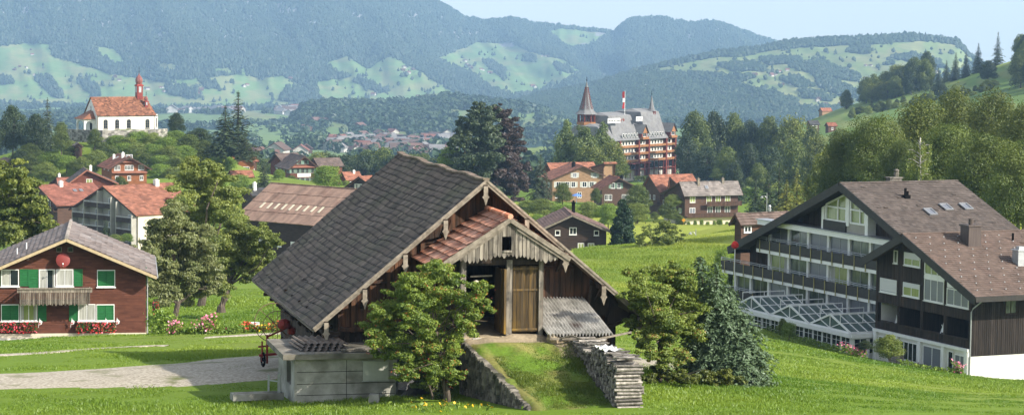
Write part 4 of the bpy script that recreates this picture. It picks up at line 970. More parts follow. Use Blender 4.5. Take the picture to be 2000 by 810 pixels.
    for x in(-1.2,.4,2.0): window(g,(x,15.28,-.1),V(1,0,0),V(0,-1,0),1.4,1.5,wh,M['glass'],2,2,False,.09)
    glz=glassmat('conservatory_glass',(.09,.13,.125),.08,.7)
    for k,(yc,hw_) in enumerate(((33.4,3.4),(26.2,3.45),(19.0,3.5))):
        zr,z0=3.15,1.88
        fr=MB()
        for sgn in(-1,1):
            for i in range(6):
                x=xa-.1+i*(4.7/5); fr.beam((x,yc,zr),(x,yc+sgn*hw_,z0),.12 if i in(0,) else .07,.16 if i==0 else .08,.6)
            fr.beam((xa-.1,yc+sgn*hw_,z0),(2.6,yc+sgn*hw_,z0),.14,.14); fr.beam((xa-.1,yc+sgn*hw_*.5,(zr+z0)/2),(2.6,yc+sgn*hw_*.5,(zr+z0)/2),.06,.07)
            fr.beam((xa-.1,yc,z0+.05),(xa-.1,yc+sgn*hw_*.5,(zr+z0)/2),.07,.07)
        fr.beam((xa-.1,yc,zr),(2.7,yc,zr),.14,.16); fr.beam((xa-.1,yc,z0),(xa-.1,yc,zr),.08,.08); fr.beam((xa-.1,yc-hw_,z0),(xa-.1,yc+hw_,z0),.12,.14)
        for sgn in(-1,1): fr.beam((xa-.1,yc+sgn*hw_*.5,zr+.25),(2.6,yc+sgn*hw_*.5,zr+.25),.08,.08); 
        for x in(xa-.1,.3,2.6):
            for sgn in(-1,1): fr.beam((x,yc+sgn*hw_*.5,(zr+z0)/2),(x,yc+sgn*hw_*.5,zr+.25),.05,.05)
        fo=fr.build('glass_roof_frame',wh,g)
        gl=MB()
        for sgn in(-1,1): gl.face([(xa-.1,yc,zr-.06),(2.6,yc,zr-.06),(2.6,yc+sgn*hw_,z0-.06),(xa-.1,yc+sgn*hw_,z0-.06)])
        gl.face([(xa,yc-hw_,z0),(xa,yc+hw_,z0),(xa,yc,zr)]); gl.build('pane',glz,fo)
    # loose things by the wing
    for y,z,l,in((11.6,3.1,'white folded garden chair in the loggia nearest the conservatory'),(4.5,3.1,'white folded garden chair in the third loggia of the dark wing')):
        m=MB(); m.beam((.3,y,z+.1),(.55,y,z+1.0),.5,.05,.7,up=(1,0,0)); 
        for d in(-.22,.22): m.beam((.2,y+d,z),(.62,y+d,z+1.05),.06,.06); m.beam((.75,y+d,z),(.3,y+d,z+.75),.05,.05)
        o=m.build('garden_chair',wh); o.location=HC; o.rotation_euler=(0,0,-HH); tag(o,l,'chair','folded garden chairs in the loggias')
    for ya_,yb_,zz,l in((9.7,7.7,-.3,'brown wicker fence panel beside the bush at the dark wing'),(6.4,4.2,-.6,'brown wicker fence panel before the slatted blind'),(2.2,.2,-.9,'pale slatted fence panel at the corner of the white plinth')):
        m=MB(); x=-1.6
        for i in range(14): m.box(x-.02+.02*(i%2),x+.02+.02*(i%2),yb_,ya_,zz+i*.1-.3,zz+i*.1-.22,random.random())
        for y in(yb_,(ya_+yb_)/2,ya_): m.box(x-.04,x+.06,y-.04,y+.04,zz-.6,zz+1.2,.8)
        o=m.build('slatted_fence' if 'pale' in l else 'wicker_fence',M['soil'] if 'pale' in l else M['pale_wood']); o.location=HC; o.rotation_euler=(0,0,-HH); tag(o,l,'fence')
    return t
M['glass_mix']=mat('glass_painted_reflections',(.03,.04,.045),(.14,.17,.14),(1.2,1.2,.5),.12,.3,spec=.6)  # mottled pale tones paint reflections into the pane colour
build_hotel()
# ================================================================== VILLAGE
RM={'orange':roofmat('orange_tile',(.27,.115,.072),.45),'red':roofmat('dull_red_tile',(.24,.095,.065),.4),'brownred':roofmat('brown_red_tile',(.22,.085,.05),.45),'brown':roofmat('brown_tile',(.13,.095,.08),.4),'grey':roofmat('grey_tile',(.19,.165,.15),.35),'dark':roofmat('dark_slate',(.06,.058,.06),.3),'rust':roofmat('rusty_sheet',(.27,.175,.13),.3,(.16,.085,.06)),'chapel':roofmat('chapel_tile',(.2,.088,.05),.5,(.13,.055,.035)),'pinkbrown':roofmat('pink_brown_tile',(.2,.125,.1),.4),'zinc':roofmat('grey_shingle',(.155,.155,.158),.25,(.2,.197,.19))}
WM={'redbrown':woodmat('red_brown_wood',(.12,.038,.022)),'brown':woodmat('brown_wood',(.075,.042,.028)),'dkbrown':woodmat('dark_brown_wood',(.04,.026,.02)),'tan':woodmat('tan_shingle',(.24,.15,.085)),'orangewood':woodmat('orange_wood',(.2,.075,.03))}
LGREEN=mat('pale_green_shutter',(.2,.3,.24),(.16,.25,.2),(3,3,3),.7,.2); PALE=mat('pale_shutter',(.5,.5,.46),(.42,.42,.38),(3,3,3),.7,.2)
def house(name,label,cat,apex,D,head,eL,eR,base,wall,roof,far=None,length=None,go=1.0,eo=.8,tw=.9,tl=.6,front=(),right=(),left=(),chim=(),plinth=None,ph=1.0,balc=(),sky=(),rth=.22,verge=None,group=None,shut=None,band=(),frame=None):
    g=fit(apex,D,head,eL,eR,base,far,length,go); t=thing(name,label,cat,g['loc'],g['rz'],group)
    za=g['za']; L=g['len']; (xl,dl),(xr,dr)=g['L'],g['R']; sl=-dl/-xl if xl<0 else .5; sr=-dr/xr if xr>0 else .5
    sl=max(.15,sl); sr=max(.15,sr)
    m=MB()
    for sg,x,s in((-1,-xl,sl),(1,xr,sr)):
        d=V(sg,0,-s)/math.hypot(1,s); ll=x*math.hypot(1,s); e=.003*sg
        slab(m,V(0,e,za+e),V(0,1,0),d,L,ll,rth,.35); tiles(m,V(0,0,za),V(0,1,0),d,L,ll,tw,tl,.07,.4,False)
    k=max(2,int(L/.8))
    for i in range(k): m.beam((0,L*i/k,za+.06),(0,L*(i+.95)/k,za+.06),.3,.1,random.random())
    m.build('roof',RM[roof],t)
    m=MB()
    for y in (-.03,L+.03):
        m.beam((0,y,za-.15),(xl,y,za-.15-sl*-xl),.06,.3,.5); m.beam((0,y,za-.152),(xr,y,za-.152-sr*xr),.06,.3,.5)
    build_each(m,'verge_board',verge or WM['brown'],t)
    w0,w1=xl+eo,xr-eo; zl=za-rth-.03-sl*(-w0); zr=za-rth-.03-sr*w1
    m=MB(); m.prism([(w0,-3),(w1,-3),(w1,zr),(0,za-rth-.03),(w0,zl)],1,go,L-go,.5)
    z=.2
    m.build('wall',wall if not isinstance(wall,str) else WM[wall],t)
    if plinth: m=MB(); m.box(w0-.05,w1+.05,go-.05,L-go+.05,-3,ph); m.build('plinth',plinth,t)
    def row(face,specs):
        for sp in specs:
            z,h,w,pos=sp[:4]; pane=sp[4] if len(sp)>4 else M['glass']; sh=sp[5] if len(sp)>5 else shut; pn=sp[6] if len(sp)>6 else 2
            for q in pos:
                if face=='f': o,r,n=(V(w0+(w1-w0)*q,go,z),V(1,0,0),V(0,-1,0))
                elif face=='r': o,r,n=(V(w1,go+(L-2*go)*q,z),V(0,1,0),V(1,0,0))
                else: o,r,n=(V(w0,go+(L-2*go)*q,z),V(0,-1,0),V(-1,0,0))
                window(t,o,r,n,w,h,frame or M['white'],pane,pn,0,True,.1,shut=sh)
    row('f',front); row('r',right); row('l',left)
    for sp in balc:
        face,a,b,z,dep,h=sp[:6]; mm=sp[6] if len(sp)>6 else WM['brown']
        m=MB()
        if face=='f':
            A=w0+(w1-w0)*a; B=w0+(w1-w0)*b; m.box(A,B,go-dep,go,z-.15,z,.5); m.box(A,B,go-dep-.04,go-dep,z-.15,z+h,.5); x=A
            while x<B: m.box(x,x+.12,go-dep-.07,go-dep-.03,z-.1,z+h-.05,random.random()); x+=.16
            m.box(A-.05,B+.05,go-dep-.1,go-dep+.04,z+h,z+h+.08,.8)
        elif face=='r':
            A=go+(L-2*go)*a; B=go+(L-2*go)*b; m.box(w1,w1+dep,A,B,z-.15,z,.5); m.box(w1+dep,w1+dep+.04,A,B,z-.15,z+h,.5); y=A
            while y<B: m.box(w1+dep+.03,w1+dep+.07,y,y+.12,z-.1,z+h-.05,random.random()); y+=.16
            m.box(w1+dep-.04,w1+dep+.1,A,B,z+h,z+h+.08,.8)
        else:
            A=go+(L-2*go)*a; B=go+(L-2*go)*b; m.box(w0-dep,w0,A,B,z-.15,z,.5); m.box(w0-dep-.04,w0-dep,A,B,z-.15,z+h,.5); m.box(w0-dep-.1,w0-dep+.04,A,B,z+h,z+h+.08,.8)
        m.build('balcony',mm,t)
    for (face,a,b,z,dep,mm) in band:
        m=MB(); A=w0+(w1-w0)*a; B=w0+(w1-w0)*b; d=V(0,-dep,-dep*.45)
        m.hexa([V(A,go,z-.08),V(B,go,z-.08),V(B,go,z-.08)+d,V(A,go,z-.08)+d,V(A,go,z),V(B,go,z),V(B,go,z)+d,V(A,go,z)+d]); m.build('pent_roof',mm,t)
    for (x,y,w,h,*cm) in chim:
        zz=za-(sl*-x if x<0 else sr*x); m=MB(); m.box(x-w/2,x+w/2,y-w/2,y+w/2,zz-.6,zz+h,.5); m.box(x-w/2-.08,x+w/2+.08,y-w/2-.08,y+w/2+.08,zz+h,zz+h+.1,.8); m.box(x-w*.3,x+w*.3,y-w*.3,y+w*.3,zz+h+.1,zz+h+.35,.2); m.build('chimney',cm[0] if cm else M['render'],t)
    for (x,y) in sky:
        s=sr if x>0 else sl; zz=za-s*abs(x)+.1; u=V(1 if x<0 else -1,0,s)/math.hypot(1,s); a=V(0,1,0); nn=np.cross(a,u); nn=nn if nn[2]>0 else -nn
        m=MB(); m.obox(V(x,y,zz)-u*.5,a,u,nn,.85,1.0,.14); so=m.build('skylight',M['metal'],t); m=MB(); m.obox(V(x,y,zz)-u*.42,a,u,nn,.68,.84,.16); m.build('pane',M['glass_blind'],so)
    g.update(t=t,w0=w0,w1=w1,sl=sl,sr=sr); return g
# --- right middle
house('chalet_house','dark timber cottage with brown tiled roof and white window pair beside the tall cypress','house',(1118,419),380,-4,(1061,445),(1196,453),508,'dkbrown','pinkbrown',far=(1102,404.5),tw=.45,tl=.45,go=1.2,
      front=[(4.0,1.15,1.15,(.43,),M['glass'],None),(1.45,1.25,1.0,(.57,.74),M['glass_green'],None),(1.45,1.2,.9,(.12,),M['glass_green'],None),(3.9,.8,.8,(.17,.83),M['dark'],None,1)],plinth=M['render'],ph=.85,verge=M['pale_wood'],chim=((1.0,9,.5,1.6,M['dark']),))
house('grey_chalet','brown three storey chalet with a broad grey roof and two long balconies','house',(1326.5,355.5),600,66,(1288,378),(1336.5,383.5),436,'brown','grey',length=16.5,go=.8,eo=1.1,
      front=[(2.6,1.2,.9,(.2,.5,.78),M['glass_blind'],LGREEN),(5.0,1.2,.9,(.25,.6),M['glass_blind'],LGREEN)],
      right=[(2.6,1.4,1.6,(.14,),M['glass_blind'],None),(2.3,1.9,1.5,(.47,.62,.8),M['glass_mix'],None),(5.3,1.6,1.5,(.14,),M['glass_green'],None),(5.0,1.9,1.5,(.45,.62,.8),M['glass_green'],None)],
      balc=(('r',.0,1.0,1.75,1.2,.95),('r',.36,1.02,4.5,1.3,.95)),plinth=M['cream'],ph=1.5,chim=((.6,5,.6,1.4,M['pale_wood']),(.3,12,.6,1.0,M['pale_wood'])),sky=((1.2,7),))
house('orange_roof_chalet','brown chalet with a bright orange roof left of the grey roofed chalet','house',(1267,341.8),640,62,(1252.5,365),(1288,376),412,'brown','orange',length=13.5,go=.8,eo=.9,
      front=[(3.2,1.2,.9,(.3,.6),M['dark'],None)],right=[(2.2,1.2,1.2,(.12,.85),M['glass'],None)],balc=(('f',0,1,2.2,.9,.9),),sky=((1.6,6),))
house('cross_gable','small red tiled cross gable on the orange roofed chalet','house',(1308,345.5),632,20,(1303,374),(1332,369),400,'brown','brownred',length=5,go=.4,eo=.4)['t']
house('tan_house','large tan shingled house with an orange roof and white windows','house',(1139,324),700,-14,(1075,351.5),(1183,343),394,'tan','orange',length=15,go=1,eo=.9,
      front=[(1.2,1.6,1.2,(.1,.55,.9),M['glass'],None),(4.2,1.6,1.3,(.12,.3,.42,.65,.8),M['glass'],PALE),(7.0,1.4,1.2,(.45,.86),M['glass_blind'],PALE)],left=[(4,1.4,1.2,(.3,.7),M['glass'],PALE)],chim=((-1.5,5,.9,1.2,M['dark']),))
house('tan_house_wing','low orange roofed wing behind the tan shingled house','house',(1180,319),716,60,(1150,327),(1178,333),370,'tan','orange',length=4.5,go=.5,eo=.5)
house('tan_house_extension','orange tiled flat pitched wing at the back left of the tan house','house',(1068,318.5),722,62,(1058,335),None,380,'redbrown','orange',length=16,go=.5,eo=.6)
house('brown_house','small brown house with white windows and a red brown roof right of the tan house','house',(1209,347),672,-12,(1172,371),(1243,364),398,'brown','brownred',length=11,go=1,eo=.8,
      front=[(1.0,1.6,1.2,(.16,.26,.72,.84),M['glass'],None),(4.3,1.5,1.1,(.35,.55),M['glass'],LGREEN)],chim=((2,5,.8,1.0,M['dark']),))
house('tiled_annex','low annex with a brown tiled roof just left of the hotel gable','building',(1436,418),262,58,(1424,437),None,470,'brown','brown',length=9.5,go=.4,eo=.5,tw=.4,tl=.4,right=[(1.0,.7,1.0,(.1,.5),M['glass'],None)])
# --- left cluster
house('red_chalet_house','tall red brown chalet with carved balconies below the chapel hill','house',(253,306),620,-22,(211.5,330.5),(297,330.5),357,'orangewood','brownred',length=14,go=1.2,eo=1.1,
      front=[(.6,1.2,.9,(.15,.5,.85),M['glass'],None),(3.2,1.3,.8,(.12,.2,.42,.5,.58,.8,.88),M['glass'],None),(6.0,1.2,.8,(.45,.55),M['glass'],None)],left=[(3,1.2,1.0,(.3,.7),M['glass'],None)],
      band=(('f',0,1,3.0,.9,RM['orange']),('f',.25,.75,5.6,.7,RM['orange'])),chim=((-.8,4,.7,1.1),(-2,9,.6,1.0)),sky=((-1.4,8),))
house('brick_red_house','small red brown house with a dark tiled roof between the chapel hill chalets','house',(170,331.5),600,-16,(135,357),(232,358),396,'redbrown','brown',length=9,go=1,eo=.9,
      front=[(4.3,1.6,1.5,(.4,),M['glass_green'],None),(1.2,1.6,1.3,(.4,),M['glass'],None)],chim=((1.2,3,.6,1.2),),verge=RM['orange'])
house('small_roof_house','house with a dull orange roof behind the dark tiled house','house',(110,347),640,60,(96,358),(113,365),395,'redbrown','red',length=7,go=.6,eo=.6,chim=((-.6,1,.6,1.0),))
house('long_red_roof_house','brown house with a long dull red roof and small skylights left of the apartment house','house',(72,361.5),585,50,(50,392),(110,402),436,'brown','red',length=15.5,go=.8,eo=.9,
      front=[(4.2,2.2,1.4,(.3,.5,.7),M['dark'],None)],right=[(1.0,1.2,.8,(.8,),M['glass'],None)],chim=((.8,6,.9,1.0),),sky=((3.2,8.5),(3.2,10.2)),balc=(('f',0,1,3.6,1.0,.9),))
house('valley_house','brown gabled roof end showing above the big tree at the far left','house',(35,312),660,-30,(-20,330),(87,336),372,'brown','brown',length=12,go=1,eo=.8,verge=RM['orange'],front=[(3,1.2,1,(.5,),M['glass'],None)])
g=house('apartment_house','cream and grey apartment house with open balconies and an orange roof','apartment house',(200.5,364),550,44,(134,408.5),(265.5,421),469,M['greyrender'],'orange',length=19.5,go=.9,eo=.5,
      front=[],right=[(1.2,1.3,1.1,(.2,.5,.8),M['glass'],None)],chim=((.8,14.5,1.0,1.2),),verge=WM['dkbrown'])
t=g['t']; w0,w1=g['w0'],g['w1']; za=g['za']
m=MB(); m.box(w1-.02,w1+.06,.9,19,-3,za-g['sr']*w1-.3); m.build('cream_wall',M['cream'],t)
for z in(-.5,2.2,4.9,7.6):
    for a,b in((-10.8,-6.45),(-6.3,-1.4),(-1.25,3.55),(5.7,11.2)):
        lim=za-.5-(g['sl']*max(abs(a) if a<0 else 0,0) if (a+b)<0 else g['sr']*b)
        if z+.9>lim: continue
        m=MB(); m.box(a,b,-.5,.88,z-.15,z,.5); m.box(a,b,-.56,-.48,z-.15,z+.85,.5); m.build('balcony',WM['dkbrown'],t)
        m=MB(); m.tube([(a,-.5,z+1.1),(b,-.5,z+1.1)],.05,5); m.build('railing',M['white'],t)
        hh=min(2.1,lim-z-.1)
        if hh>1.2: window(t,((a+b)/2+.5,.9,z+.02),V(1,0,0),V(0,-1,0),1.35,hh,M['white'],M['glass_blind'],2,0,False,.1,curtain=[(1,.6)])
for x in(-10.85,-6.37,-1.32,3.63,5.6,11.3):
    zt=za-.45-(g['sl']*-x if x<0 else g['sr']*x); m=MB(); m.box(x-.1,x+.1,-.6,.89,-3,zt); m.build('pier',M['greyrender'],t)
m=MB(); m.box(3.7,5.5,.8,.89,-3,za-.5-g['sr']*5.6); 
m.build('panel',M['greyrender'],t)
m=MB(); q=V(w1*.62,13.5,za-g['sr']*w1*.62); m.box(q[0],q[0]+2.6,q[1]-1.4,q[1]+1.4,q[2]-2,q[2]+.8); m.build('dormer',RM['brownred'],t)
m=MB(); m.box(w1+.3,w1+.4,1.2,2.2,.3,1.6); m.tube([(w1+.35,1.7,-2),(w1+.35,1.7,.4)],.05,6); o=m.build('sign_board',M['white']); o.location=t.location; o.rotation_euler=t.rotation_euler; tag(o,'white round topped sign board at the corner of the apartment house','sign')
house('orange_annex_house','orange roofed house partly hidden behind the silvery tree','house',(306,358),600,60,(296,380),(312,392),440,'redbrown','orange',length=6,go=.6,eo=.6,chim=((.6,1.2,.8,1.0),))
# --- centre left
LBG=house('long_barn','long farm building with a rusty brown sheet roof and a row of pale skylights','barn',(529,357),402,128.5,(560,342),(456,427),528,'dkbrown','rust',length=19,go=.3,eo=.5,tw=.62,tl=2.9,rth=.12,
      right=[(5.3,1.0,1.6,(.3,.5,.7,.88),M['white'],None,1),(2.6,1.2,1.6,(.3,.55,.8),M['glass'],None)],verge=M['pale_wood'])
m=MB(); sr_=LBG['sr']
for i in range(9):
    y=3.2+i*1.62; u=V(1,0,-sr_)/math.hypot(1,sr_); q=V(4.6,y,LBG['za']-sr_*4.6+.1); m=MB(); m.beam(q,q+u*1.5,.42,.06,.6); m.build('skylight',M['cream'],LBG['t'])
house('grey_shed_house','dark grey flat pitched roof with a chimney left of the rusty roofed barn','house',(480,368),470,60,(468,378),None,440,'dkbrown','dark',length=5.5,go=.3,eo=.4,chim=((.8,1.5,.6,1.3),))
house('inn','large red brown inn with white name board and green shutters','inn',(596,305),780,-22,(563,331),(623,328),360,'redbrown','brown',length=16,go=1.1,eo=1,
      front=[(.6,1.5,1.2,(.1,.3,.5,.7,.9),M['glass'],LGREEN),(3.6,1.5,1.2,(.12,.3,.5,.7,.88),M['glass'],LGREEN),(6.4,1.3,1.0,(.38,.62),M['glass'],LGREEN)],left=[(.6,1.3,1.0,(.25,.6),M['glass'],LGREEN),(3.6,1.3,1.0,(.2,.5,.8),M['glass'],LGREEN)],
      band=(('f',0,1,5.9,.9,RM['orange']),),balc=(('f',.2,1.0,.2,1.4,.9,WM['redbrown']),),verge=WM['brown'],frame=M['pale_wood'])
g=fit((596,305),780,-22,(563,331),(623,328),360,length=16)
m=MB(); o=pix(594,342,778.5); m.box(-2.2,2.2,-.15,0,-.5,.6); so=m.build('name_board',M['white']); so.location=o-V(0,.6,0); so.rotation_euler=(0,0,R(22)); tag(so,'white name board on the front of the red brown inn','sign')
house('inn_dormer_wing','brown roofed left wing with a dormer beside the inn','house',(537,300),795,50,(522,318),(560,328),356,'redbrown','brown',length=9,go=.8,eo=.8,front=[(4.5,1.3,1.1,(.4,.6),M['glass'],LGREEN),(1,1.3,1.1,(.3,.6),M['glass'],LGREEN)])
house('inn_side_wing','brown roofed right wing of the inn behind the light green tree','house',(612,309),800,60,(602,323),None,362,'redbrown','brown',length=9.5,go=.6,eo=.6)
house('small_orange_house','small house with an orange roof end just above the barn ridge','house',(700,345),560,35,(664,372),(724,362),386,'dkbrown','orange',length=5,go=.7,eo=.6,front=[(2,1.2,.8,(.5,.62),M['glass'],PALE)],verge=WM['dkbrown'])
house('orange_cottage','orange roofed cottage with a dormer behind the light green tree','house',(668,336),690,60,(660,350),None,372,'redbrown','orange',length=5.5,go=.4,eo=.4,right=[(1.5,1.2,1.0,(.3,.7),M['glass'],None)],chim=((.4,3.5,.6,.6),))
house('dormer_roof_house','low house with a bright orange roof and two dormers beside the dark conifer','house',(448,333.5),640,62,(443,345),None,380,'redbrown','orange',length=6.4,go=.4,eo=.4)
for k,(px,py) in enumerate(((466,347),(484,347))):
    pass
house('weathered_roof_house','weathered brown roofed house under the tall spruces','house',(452,304.5),700,62,(446,314),None,352,'brown','brownred',length=7.6,go=.6,eo=.5,right=[(2,1.4,1.2,(.5,.8),M['glass'],None)])
house('peak_roof_house','brown house with a small peaked gable under the tall spruces','house',(478,306),694,-10,(462,318),(500,320),352,'orangewood','brownred',length=8,go=.8,eo=.6,front=[(2.5,1.4,1.0,(.4,.6),M['glass'],None)])
# --- far right farmhouses
house('farmhouse','brown farmhouse with a dark roof at the foot of the right hillside meadow','farmhouse',(1578,235.5),1150,60,(1573,243),None,254,'brown','dark',length=5.8*1.0,go=.4,eo=.4,right=[(1.0,1.2,1.0,(.3,.7),M['glass'],None)])
house('farmhouse','brown farmhouse with a red roof at the foot of the right hillside meadow','farmhouse',(1614,239.5),1120,60,(1610,246),None,258,'brown','brownred',length=5.4,go=.4,eo=.4,right=[(1.0,1.2,1.0,(.5,),M['glass'],None)])
house('farmhouse','orange roofed farm buildings on the shoulder left of the lone hillside tree','farmhouse',(1602,211),1500,60,(1598,217),None,226,'tan','orange',length=8,go=.4,eo=.4)
house('hut','little grey wooden hut on the slope below the chapel','hut',(153,279),664,-40,(146,285),(163,287),296,'brown','grey',length=3,go=.3,eo=.3)
# ------------------------------------------------------------------ chapel
def build_chapel():
    P=pix(176,189.5,700.); h=60; A=R(h); ax=V(math.sin(A),math.cos(A),0); xx=V(math.cos(A),-math.sin(A),0)
    def loc(q,o=0): w=hit(q[0],q[1],P+ax*o,ax)-P; return w@xx,w[2]
    zb=pix(240,258,690)[2]-.6; za=P[2]-zb; e=loc((189.5,227)); el=loc((163.5,224.5)); Lr=abs((hit(284,190,P,xx)-P)@ax); Le=Lr+3.2
    t=thing('chapel','white chapel with a red brown roof and red onion turret on the wooded knoll','chapel',(P[0],P[1],zb),-A)
    hwx=e[0]; s=-e[1]/e[0]; ze=za+e[1]
    m=MB(); d=V(1,0,-s)/math.hypot(1,s); dl=V(-1,0,-s)/math.hypot(1,s); ll=hwx*math.hypot(1,s)
    # main slopes and the hipped apse
    for sg in(1,-1): m.face([(0,0,za),(0,Lr,za),(sg*hwx,Le-2,ze),(sg*hwx,0,ze)],.5)
    m.face([(0,Lr,za),(hwx,Le-2,ze),(hwx*.5,Le,ze),(-hwx*.5,Le,ze),(-hwx,Le-2,ze)],.5)
    tiles(m,V(0,0,za),V(0,1,0),d,Lr,ll,.55,.45,.05,.6); tiles(m,V(0,0,za),V(0,1,0),dl,Lr,ll,.6,.5,.05,.6)
    nd=V(1,0,-s)/math.hypot(1,s); 
    tiles(m,V(0,Lr,za),V(0,1,0),d,Le-Lr,ll,.55,.45,.05,.6,clip=lambda a,b: a<(Le-2-Lr)*b/ll)
    m.build('roof',RM['chapel'],t)
    w=hwx-.45; ww_=za-(s*w)-.05
    m=MB(); m.prism([(-w,-2.5),(w,-2.5),(w,ze+.25),(0,za-.25),(-w,ze+.25)],1,.3,.9,.5); m.prism([(-w,.9),(w,.9),(w,Le-2.3),(w*.5,Le-.4),(-w*.5,Le-.4),(-w,Le-2.3)],2,-2.5,ze+.2,.5); m.build('wall',M['render'],t)
    m=MB(); m.box(w,w+.06,.3,.55,0,ze); m.box(w,w+.05,Le-2.45,Le-2.3,0,ze); m.box(w-.01,w+.12,.3,Le-2.3,ze-.15,ze+.02); m.build('cornice',M['pale_wood'],t)
    def arch(o,r,n,wd,hh,parent):
        f=MB(); k=10; pts=[(-wd/2,0),(wd/2,0)]+[(wd/2*math.cos(a*math.pi/k),hh-wd/2+wd/2*math.sin(a*math.pi/k)) for a in range(k+1)]
        pf=[(x*1.28,(z*1.12 if z>0 else -.12)) for x,z in pts]
        f.face([o+r*x+Z*z+n*.03 for x,z in pf],.4); fo=f.build('window',mat('arch_reveal',(.5,.47,.43),(.45,.42,.38)),parent)
        p=MB(); p.face([o+r*x+Z*z+n*.06 for x,z in pts]); p.build('pane',M['glass'],fo)
        b=MB(); b.obox(o,r,Z,n,.06,hh,.09); 
        for q in(.3,.6): b.obox(o+Z*hh*q,r,Z,n,wd,.05,.085)
        b.obox(o-Z*.3,r,Z,n,wd*1.3,.18,.16,.2); b.build('lattice',M['pale_wood'],fo)
    Ls=Le-2.3
    for q in(.155,.35,.55,.87): arch(V(w,Ls*q,ze-3.55),V(0,1,0),V(1,0,0),1.15,2.5,t)
    qd=V(w*.75,Le-1.35,ze-3.3); nn=V(math.sin(.9),math.cos(.9)*.8,0); nn/=np.linalg.norm(nn); arch(V(w*.76,Le-1.36,ze-3.3),np.cross(Z,nn)*-1,nn,.6,2.5,t)
    arch(V(0,.28,za-3.6),V(1,0,0),V(0,-1,0),.5,1.0,t)
    # porch
    m=MB()
    for x in(-3.0,3.0): m.box(x-.25,x+.25,-3.0,-2.5,-.5,2.5)
    k=8
    m.prism([(-3.25,3.9),(-3.25,2.3)]+[(-2.75+2.75*(1-math.cos(a*math.pi/k))-0,2.3+1.0*math.sin(a*math.pi/k)) for a in range(k+1)]+[(3.25,2.3),(3.25,3.9)],1,-3.0,-2.6)
    m.prism([(-3.0,3.9),(-3.0,2.3),(-2.6,2.3),(-2.0,3.2),(-.9,3.2),(-.3,2.3),(.3,2.3),(.3,3.9)],0,2.8,3.2); m.build('porch_wall',M['render'],t)
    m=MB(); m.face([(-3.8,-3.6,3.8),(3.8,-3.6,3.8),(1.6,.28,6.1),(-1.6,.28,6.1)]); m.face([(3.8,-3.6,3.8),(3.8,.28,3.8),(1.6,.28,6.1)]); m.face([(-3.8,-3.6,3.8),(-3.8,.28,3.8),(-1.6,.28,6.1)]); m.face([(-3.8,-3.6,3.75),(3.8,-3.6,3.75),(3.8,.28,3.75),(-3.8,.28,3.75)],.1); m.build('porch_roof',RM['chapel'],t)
    m=MB(); m.box(-.8,.8,.2,.28,0,2.6); m.build('door',M['dark'],t)
    # onion turret
    red=mat('red_shingle_turret',(.17,.026,.02),(.22,.04,.03),(3,3,6),.6,.3); 
    q=(hit(271.5,190,P,xx)-P); y=q@ax; k=700/FP*1.02
    def turret(x,y,zb_,sc,nm):
        m=MB(); hwid=.85*sc
        m.lathe([(hwid*1.41,0),(hwid*1.41,4.0*sc)],4,(x,y,zb_),.4,math.pi/4); m.lathe([(hwid*1.7,4.0*sc),(hwid*1.75,4.25*sc),(hwid*1.2,4.6*sc)],4,(x,y,zb_),.9,math.pi/4); to=m.build('turret',red,t)
        m=MB(); m.lathe([(hwid*1.0,4.55*sc),(hwid*1.1,4.8*sc),(hwid*1.3,5.4*sc),(hwid*1.3,5.9*sc),(hwid*1.05,6.5*sc),(hwid*.55,6.95*sc),(hwid*.22,7.3*sc),(.06,7.8*sc)],8,(x,y,zb_),.5); m.build('onion_dome',mat('dome_red',(.16,.035,.03),(.24,.11,.095),(3,3,3),.45,.3,spec=.5),to)
        m=MB(); m.tube([(x,y,zb_+7.7*sc),(x,y,zb_+9.6*sc)],.06,5); m.lathe([(.05,-.15),(.16,0),(.05,.15)],8,(x,y,zb_+8.2*sc)); m.beam((x-.3,y,zb_+9.1*sc),(x+.3,y,zb_+9.1*sc),.06); m.build('finial',M['dark'],to)
        m=MB(); m.obox(V(x+hwid,y,zb_+2.2*sc),V(0,1,0),Z,V(1,0,0),.75*sc,1.7*sc,.06); m.obox(V(x,y-hwid,zb_+2.2*sc),V(1,0,0),Z,V(0,-1,0),.75*sc,1.7*sc,.06); m.build('louvre',M['metal'],to)
    turret(.0,y,za-1.0,1.0,'a'); q=hit(285.5,224,P+xx*(hwx*.5),xx)-P; y2=q@ax; turret(hwx*.5,y2,za-s*hwx*.5-.9,.52,'b')
build_chapel()
# terrace wall round the chapel
def wall_run(name,label,pts,h,m,th=.6):
    b=MB(); rg=random.Random(3)
    for (a,c) in zip(pts[:-1],pts[1:]):
        A=pix(*a);C=pix(*c); n=max(1,int(np.linalg.norm(C-A)/.8))
        for i in range(n):
            p=A+(C-A)*i/n;q=A+(C-A)*(i+1)/n; zz=-3.5
            while zz<-.05:
                hh=min(rg.uniform(.35,.6),-zz); u=V(-(q-p)[1],(q-p)[0],0); u/=np.linalg.norm(u); o=rg.uniform(-.05,.05)
                b.hexa([p+Z*zz+u*o,q+Z*zz+u*o,q+Z*zz+u*th,p+Z*zz+u*th,p+Z*(zz+hh-.03)+u*o,q+Z*(zz+hh-.03)+u*o,q+Z*(zz+hh-.03)+u*th,p+Z*(zz+hh-.03)+u*th],rg.random()); zz+=hh
    tag(b.build(name,m),label,'wall')
wall_run('terrace_wall','grey stone terrace wall around the white chapel',[(117,251,694),(140,252.5,681),(200,254.5,673),(300,252.5,677),(328,251,690)],2,mat('pale_rubble',(.22,.2,.17),(.38,.36,.32),(1,1,1),.95,.5,.3,stain=(.1,.11,.07),sscale=.4))
